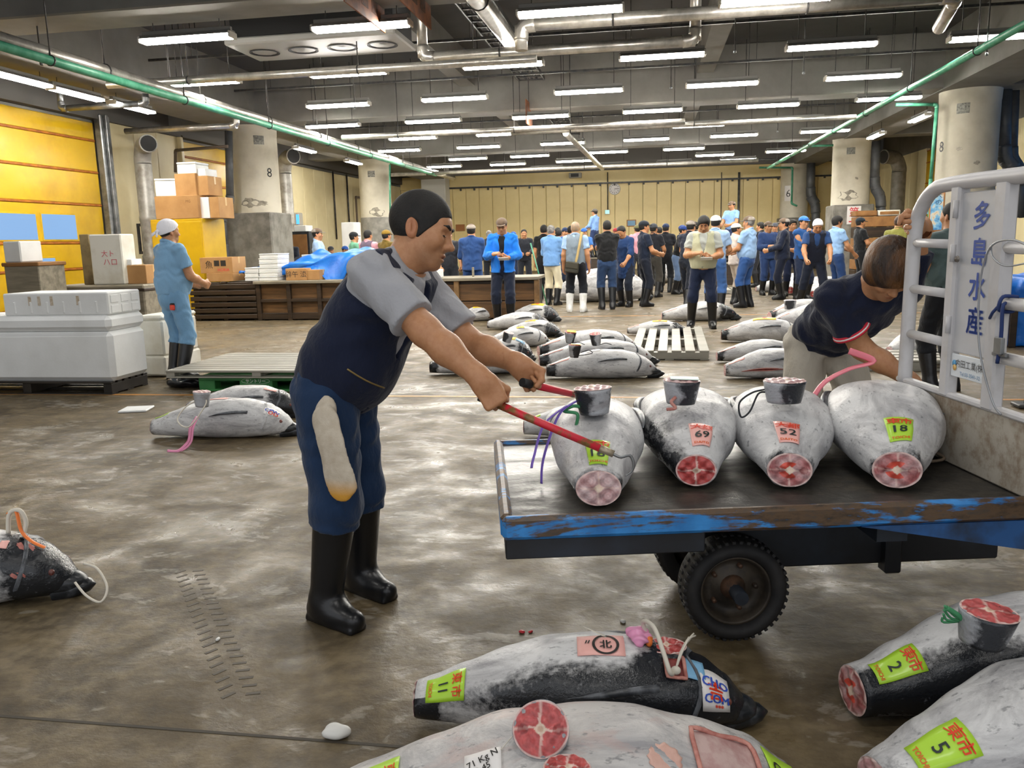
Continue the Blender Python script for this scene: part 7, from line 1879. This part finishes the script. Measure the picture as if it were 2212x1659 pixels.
BLKT = person('man in black T-shirt carrying a green pole', fl_(1178, 648), face=80, height=1.74, arms=('down', 'low'), top='polo', topc='17181a', legc='16171b', hair='short', h=.016, bootz=.38)
gpz = thing('green_pole', 'thin green pole slanting to the floor by the black T-shirt man', 'pole', onz(1184, 668)); e = ony(1146, 525, gpz.location.y-.05)
MB().tube([(0, 0, .01), e-gpz.location], .013, 8).build('pole', GREENP, gpz)
FO = [  # label, px, Y, options
 ('man in dark blue jacket and brown cap seen from behind at the counter', 1020, 15.6, dict(face=95, height=1.72, top='jacket', topc='27477c', sleeve='long', legc='27477c', hat='cap', hatc=BRN, hath=CAPP, arms=('front', 'front'))),
 ('young man in dark grey top beside the reaching man', 970, 15.9, dict(face=-70, height=1.66, top='tee', topc='2b2d33', legc='23262c', faced=True, arms=('low', 'low'))),
 ('man in a striped green and white shirt with a black cap', 768, 18.3, dict(face=40, height=1.68, top='tee', topc='6fae8f', legc='23324f', hat='cap', hatc='1e2024', arms=('front', 'front'))),
 ('man in mauve vest over a pink shirt', 798, 17.1, dict(face=70, height=1.70, top='shirt', topc='e6a9b4', vestc='6f6273', legc='3a3c46', hairm=HAIR, arms=('front', 'front'))),
 ('man in an olive jacket behind the reaching man', 838, 16.9, dict(face=60, height=1.68, top='jacket', topc='6e5a22', sleeve='long', legc='33322c', hat='cap', hatc='8a6c22', arms=('front', 'front'))),
 ('man in pale blue shirt and brown cap standing by the blue tarpaulin', 690, 17.0, dict(face=12, height=1.76, top='shirt', topc='a3bedd', legc='33486e', hat='cap', hatc=BRN, hath=CAPP, arms=('front', 'front'))),
 ('man in dark jacket and dark cap seated by the white counter', 716, 21.2, dict(face=-60, height=1.55, crouch=.2, top='jacket', topc='1d2534', sleeve='long', legc='1f2430', hat='cap', hatc='2a2c33', faced=True, arms=('front', 'front'))),
 ('man in black jacket and blue cap seated by the white counter', 747, 20.1, dict(face=-45, height=1.55, crouch=.2, top='jacket', topc='17191c', sleeve='long', legc='1f2430', hat='cap', hatc='23509c', faced=True, arms=('front', 'front'))),
 ('man half hidden behind the first left pillar', 628, 21.0, dict(face=-80, height=1.62, top='jacket', topc='1d2230', sleeve='long', legc='1f2430', hat='cap', hatc='22252c', faced=True, arms=('front', 'front'))),
 ('grey-haired man in pale blue jacket and cream apron trousers', 1192, 17.6, dict(face=70, height=1.70, top='jacket', topc='6f9bd0', sleeve='long', legc='d9d0b4', hairm=HAIR_G, arms=('front', 'low'))),
 ('man in navy work clothes walking behind the blue-jacketed man', 1222, 21.9, dict(face=-60, height=1.70, top='jacket', topc='2a59a0', sleeve='long', legc='26324a', hat='cap', hatc='1e3156', faced=True, arms=('front', 'front'))),
 ('man in black jacket standing just left of the white-booted man', 1236, 20.0, dict(face=40, height=1.72, top='jacket', topc='1a1c21', sleeve='long', legc='15171c', hairm=HAIR, arms=('front', 'front'))),
 ('man in a navy coat bent over papers, right of the polo man', 1352, 17.0, dict(face=-120, height=1.66, lean=14, hp=20, top='coat', topc='1f3a66', sleeve='rolled', legc='1d2433', arms=('low', 'low'))),
 ('man in navy T-shirt holding white papers and a torch', 1392, 17.0, dict(face=20, height=1.72, top='tee', topc='182236', legc='171d2b', hat='cap', hatc='1c222c', arms=('front', 'front'), apron=1)),
 ('man in charcoal T-shirt and grey cap behind the torch carrier', 1412, 19.6, dict(face=60, height=1.70, top='tee', topc='23252d', legc='3b3833', hat='cap', hatc='4b5058', arms=('front', 'front'))),
 ('slim man in black with a navy cap, back to the camera', 1438, 21.3, dict(face=80, height=1.72, top='polo', topc='171920', legc='16181d', hat='cap', hatc='1c2a48', arms=('low', 'low'))),
 ('man in black T-shirt and faded jeans bending to the fish', 1462, 20.6, dict(face=-20, height=1.66, lean=18, top='tee', topc='1a1b1f', legc='62789a', hat='cap', hatc='1f3a78', arms=('low', 'low'))),
 ('man in navy jacket and mesh cap stooping left of the note-taker', 1486, 16.6, dict(face=60, height=1.70, lean=12, top='shirt', topc='171e2f', legc='151a26', hat='cap', hatc=BRN, hath=CAPP, arms=('low', 'low'), legs={'L': (.18, .10), 'R': (-.22, -.10)})),
 ('man in white cap and pale blue shirt behind the note-taker', 1545, 15.2, dict(face=75, height=1.74, top='shirt', topc='9dbbe2', legc='3a5f98', hat='cap', hatc='e9ebf0', arms=('front', 'front'))),
 ('man in blue shirt and mesh cap standing on a raised box at right', 1578, 24.5, dict(face=-130, height=1.72, root_z=.62, top='shirt', topc='7fa6de', legc='27365c', hat='cap', hatc=BRN, hath=CAPP, faced=True, arms=('front', 'front'))),
 ('man in blue shirt and cap standing high at the back centre', 1285, 30.0, dict(face=150, height=1.72, root_z=.72, top='shirt', topc='7ea3dd', sleeve='long', legc='27365c', hat='cap', hatc='5a5550', arms=('front', 'front'))),
 ('man in denim-blue jacket and brown cap facing left, far right', 1658, 19.8, dict(face=-70, height=1.68, top='jacket', topc='2b426f', sleeve='long', legc='2b426f', hat='cap', hatc=BRN, hath=CAPP, faced=True, arms=('write', 'write'))),
 ('man in navy overalls and mesh cap with a cream cloth at his hip', 1690, 18.4, dict(face=175, height=1.72, top='jacket', topc='161e33', sleeve='long', legc='151b2d', hat='cap', hatc=BRN, hath=CAPP, arms=('front', 'front'))),
 ('smiling man in navy overalls behind the overalls man', 1710, 19.4, dict(face=-80, height=1.70, top='jacket', topc='1a2542', sleeve='long', legc='1a2440', faced=True, hair='full', arms=('down', 'front'))),
 ('man in blue work shirt and blue cap behind the headscarf worker', 1734, 18.0, dict(face=-60, height=1.74, top='jacket', topc='1f4c86', sleeve='rolled', legc='1c2740', hat='cap', hatc='3b78c0', faced=True, arms=('low', 'chin'))),
 ('stooping man in white headscarf and dark navy vest at right', 1760, 16.2, dict(face=-92, height=1.68, lean=16, hp=25, top='tee', topc='24416f', vestc='13192a', legc='131a2b', hat='scarf', hatc='e9e7ea', arms=('low', 'low'), legs={'L': (.1, .2), 'R': (-.05, -.25)}, faced=True)),
 ('man in pale blue shirt reaching right beside the red-lettered sign', 1806, 17.6, dict(face=20, height=1.72, top='shirt', topc='8fb3df', legc='24406f', hair='full', arms=('front', 'low'))),
 ('man in black with a dark cap walking behind the bending man', 1856, 20.4, dict(face=10, height=1.72, top='polo', topc='17191d', legc='17191d', hat='cap', hatc='1c2630', arms=('front', 'front'))),
 ('man in olive shirt behind the white cart frame', 1938, 15.8, dict(face=60, height=1.66, top='tee', topc='7e7d3e', legc='3a3a32', hairm=HAIR_B, arms=('low', 'low'))),
 ('man in slate green T-shirt seen through the cart frame', 2050, 7.55, dict(face=120, height=1.62, top='tee', topc='4a5a5a', legc='15171c', hairm=HAIR, arms=('front', 'low'), fat=1.2, boots='black', h=.015)),
 ('man in navy with a blue cap far behind the polo man', 1340, 23.0, dict(face=-70, height=1.70, top='polo', topc='1d2430', legc='1c2230', hat='cap', hatc='24365c', faced=True, arms=('front', 'front'))),
 ('man in pink shirt and olive cap at the back of the crowd', 1376, 23.6, dict(face=110, height=1.74, top='shirt', topc='dfa3b2', legc='31343d', hat='cap', hatc='6c6a48', arms=('front', 'front'))),
 ('man in black jacket with a red cap at the back of the crowd', 1330, 26.2, dict(face=-100, height=1.70, top='jacket', topc='1b1c20', sleeve='long', legc='1b1c20', hat='cap', hatc='8f2a2e', faced=True, arms=('front', 'front'))),
 ('bare-headed man at the back between the blue jackets', 1133, 22.5, dict(face=-80, height=1.70, top='jacket', topc='20232b', sleeve='long', legc='20232b', faced=True, arms=('front', 'front'))),
 ('grey-haired man far behind the dark blue jacket', 1058, 23.0, dict(face=90, height=1.70, top='jacket', topc='22262f', sleeve='long', legc='22262f', hairm=HAIR_G, arms=('front', 'front'))),
 ('black-haired man at the back right of the black T-shirt man', 1206, 25.8, dict(face=80, height=1.76, top='jacket', topc='1a1c22', sleeve='long', legc='1a1c22', hair='full', arms=('front', 'front'))),
 ('man with blue cap at the far back left of the counter', 1110, 24.5, dict(face=-90, height=1.66, top='jacket', topc='1d3056', sleeve='long', legc='1d2840', hat='cap', hatc='234a92', faced=True, arms=('front', 'front'))),
 ('black-haired man at the back left of the note-taker', 1500, 22.5, dict(face=110, height=1.76, top='jacket', topc='171b26', sleeve='long', legc='171b26', hair='full', arms=('front', 'front'))),
 ('man in dark jacket at the back right of the brown-capped man', 1640, 22.8, dict(face=150, height=1.72, top='jacket', topc='24262d', sleeve='long', legc='24262d', hairm=HAIR, arms=('front', 'front'))),
 ('man in a pale coat just behind the brown-capped man', 1590, 17.2, dict(face=20, height=1.62, top='jacket', topc='cfc4bc', sleeve='long', legc='c9bcae', hat='cap', hatc='d8d4cc', arms=('front', 'front'))),
 ('man in navy with a blue cap behind the faded jeans man', 1474, 23.6, dict(face=-30, height=1.70, top='polo', topc='151a26', legc='151a26', hat='cap', hatc='1f3a78', arms=('front', 'front'))),
 ('man in blue shirt far behind the man with the shoulder bag', 1262, 24.0, dict(face=-90, height=1.70, top='shirt', topc='3f70b4', legc='27365c', hat='cap', hatc='2f66b8', faced=True, arms=('front', 'front'))),
 ('man in white shirt far behind the pale blue jacket man', 1209, 22.4, dict(face=70, height=1.66, top='shirt', topc='c8d0e2', legc='2d3a55', hairm=HAIR, arms=('front', 'front'))),
 ('dark-shirted man at the back right of the slate cap man', 1424, 24.2, dict(face=100, height=1.68, top='tee', topc='1c1f27', legc='1c1f27', hairm=HAIR, arms=('down', 'down'))),
 ('man with white towel cap at the far right back', 1672, 24.0, dict(face=-90, height=1.70, top='jacket', topc='1c2a48', sleeve='long', legc='1c2a48', hat='cap', hatc='4b4f58', faced=True, arms=('front', 'front'))),
]
for lab, px, Y, kw in FO:
    kw.pop('apron', None)
    kw.setdefault('h', .020 if Y > 17 else .018)
    person(lab, at(px, Y), group='people at the tuna auction', **kw)
# raised boxes under the two high standers
for px, Y, z, lab in ((1578, 24.5, .62, 'wooden step box under the raised man in blue at right'), (1285, 30.0, .72, 'wooden step box under the raised man at the back centre')):
    x, y = at(px, Y); o = thing('step_box', lab, 'step box', (x, y, 0)); MB().span((-.45, -.4, .0), (.45, .4, z-.04), .01).build('box_body', WOODD, o); MB().span((-.48, -.43, z-.04), (.48, .43, z), .008).build('box_top', WOODG, o)
# foreman's gaffs
def wpt(P, name, fwd=.0, side=0.0, up=0.0):
    J, s = P['J'], P['s']; R = P['root']; a = R.rotation_euler[2]; M = P['spec'][name[-1]][1]
    v = J['wr'+name[-1]]+M @ np.array([fwd, side, up]); v = v*s
    return Vector((R.location.x+v[0]*math.cos(a)-v[1]*math.sin(a), R.location.y+v[0]*math.sin(a)+v[1]*math.cos(a), R.location.z+v[2]))
hR, hL = wpt(HERO, 'R', .088, 0, -.026), wpt(HERO, 'L', .088, 0, -.026)
e1 = ony(1335, 985, 2.47)
g1 = gaff('red-handled gaff hook nearest the camera, its hook over the tuna labelled 18', hR, e1, [e1+Vector((.035, .01, -.0)), e1+Vector((.047, .012, -.025)), e1+Vector((.042, .012, -.05)), e1+Vector((.022, .010, -.066))], 0)
e2 = ony(1262, 857, 2.98)
g2 = gaff('red-handled gaff hook reaching behind the tail stub on the cart', hL, e2, [e2+Vector((.03, .03, .0)), e2+Vector((.035, .04, -.03)), e2+Vector((.01, .04, -.045))], 0)
# cotton glove hanging from the foreman's waist
gl = HERO['root']
P_ = [(.045, -.20, .835), (.055, -.235, .79), (.075, -.25, .72), (.090, -.25, .64), (.097, -.25, .59), (.100, -.25, .56)]
V, Q = solid([cone(a, b_, .044, .044, .012, ((.25, 1, 0), .24)) for a, b_ in zip(P_, P_[1:])]+[cone((.125, -.255, .615), (.140, -.255, .575), .020, .018, .012, ((.25, 1, 0), .5))], .006, cuts=[((0, 0, .53), (-.25, 0, -1))])
GLM, t = newmat('cotton_glove'); sp = t.node('ShaderNodeSeparateXYZ'); t.l.new(t.tc.outputs['Object'], sp.inputs[0])
t.base(t.mix(t.ramp(sp.outputs[2], [(.54, t.grey(1)), (.60, t.grey(0))]), t.ramp(t.noise(30, 4), [(.3, lin('cdc3b2')), (.7, lin('b8ab97'))]), lin('d29a3a'))); t.b.inputs['Roughness'].default_value = .9; t.bump(t.noise(220, 3), .4, .003)
mesh('work_glove', V, Q, GLM, gl, True)
# pads, bag, pen
def held(name, label, cat, P, n, fwd, side, up): p = wpt(P, n, fwd, side, up); return thing(name, label, cat, p, P['root'].rotation_euler[2])
for P, lab, c in ((BLUEJ, 'white writing pad held by the man in the blue jacket', 'd8d8d4'), (BEIGE, 'small white notebook held by the man in the beige vest', 'e4e4e0')):
    pd = held('notepad', lab, 'notepad', P, 'L', .09, -.03, .03); MB().box((0, 0, 0), (.12, .17, .008), .002, Matrix.Rotation(-.35, 3, 'Y')).build('pad', mat('paper_'+c, c, .6), pd); MB().box((.005, 0, .006), (.11, .16, .004), .001, Matrix.Rotation(-.35, 3, 'Y')).build('page', WHT, pd)
    pn = held('pen', lab.replace('white writing pad', 'pen').replace('small white notebook', 'pen'), 'pen', P, 'R', .10, .02, -.02); MB().tube([(-.02, .02, .06), (.03, -.01, -.05)], .005, 8).build('pen', BLK, pn)
r_ = WBOOT['root']; s_ = WBOOT['s']
bg = thing('shoulder_bag', 'dark shoulder bag with tan strap on the white-booted man', 'bag', r_.location, r_.rotation_euler[2])
MB().box((-.19, .04, .86), (.09, .25, .21), .02, Matrix.Rotation(.15, 3, 'X')).build('bag_body', mat('bag_dark', '24251f', .6, c2='3a382c', sc=8), bg); MB().box((-.24, .04, .90), (.02, .24, .12), .008, Matrix.Rotation(.15, 3, 'X')).build('flap', mat('bag_flap', '3a3628', .6), bg)
STRAP = mat('strap_tan', 'b79f6a', .8)
MB().tube(smooth_path([(-.20, -.03, .95), (-.19, -.07, 1.12), (-.175, -.11, 1.32), (-.10, -.135, 1.50), (.02, -.12, 1.48)], 6), .024, 6, flat=.25).build('strap', STRAP, bg)
# glasses on the blue-jacketed man
Rh, hc, s = BLUEJ['Rh'], BLUEJ['hc'], BLUEJ['s']
def hp_(x, y, z): return Vector((hc+Rh @ np.array([x, y, z])*.96)*s)
gls = MB()
for sg in (1, -1):
    gls.tube([hp_(.095, sg*.032+.021*math.cos(a), .001+.015*math.sin(a)) for a in np.linspace(0, 2*PI, 15)[:-1]], .0028, 5, closed=True)
    gls.tube([hp_(.094, sg*.052, .004), hp_(.04, sg*.074, .004), hp_(-.01, sg*.080, .0)], .0025, 5)
gls.tube([hp_(.097, .012, .004), hp_(.097, -.012, .004)], .0025, 5)
gls.build('spectacles', BLK, BLUEJ['root'])

# zip of the vest pocket, laid on the cloth
from mathutils.bvhtree import BVHTree
def on_mesh(o, px, py):
    me = o.data; bv = BVHTree.FromPolygons([v.co.copy() for v in me.vertices], [tuple(p.vertices) for p in me.polygons])
    R = o.parent; a = R.rotation_euler[2]; M = Matrix.Rotation(-a, 3, 'Z')
    h = bv.ray_cast(M @ (Vector((0, 0, CAMH))-R.location), M @ _ray(px, py).normalized())
    return h[0]
vest = [c for c in HERO['root'].children if c.name.startswith('vest')][0]
zp = [on_mesh(vest, 750+(830-750)*i/8, 797+(838-797)*i/8+4*math.sin(PI*i/8)) for i in range(9)]
zp = [z for z in zp if z is not None]
if len(zp) > 3: MB().tube(smooth_path(zp, 2), .0035, 6).build('pocket_zip', mat('zip_brass', '8f7a4a', .45, .4), HERO['root'])

tr = [c for c in HEADM['root'].children if c.name.startswith('trousers')][0]
q = on_mesh(tr, 373, 663)
if q is not None:
    Rk = Matrix.Rotation(-.15, 3, 'X'); MB().box(q+Vector((-.004, 0, -.005)), (.03, .07, .06), .01).build('pocket_case', mat('case_red', 'd2402e', .5), HEADM['root']); MB().box(q+Vector((-.004, 0, .03)), (.028, .066, .02), .008).build('case_top', BLK, HEADM['root'])
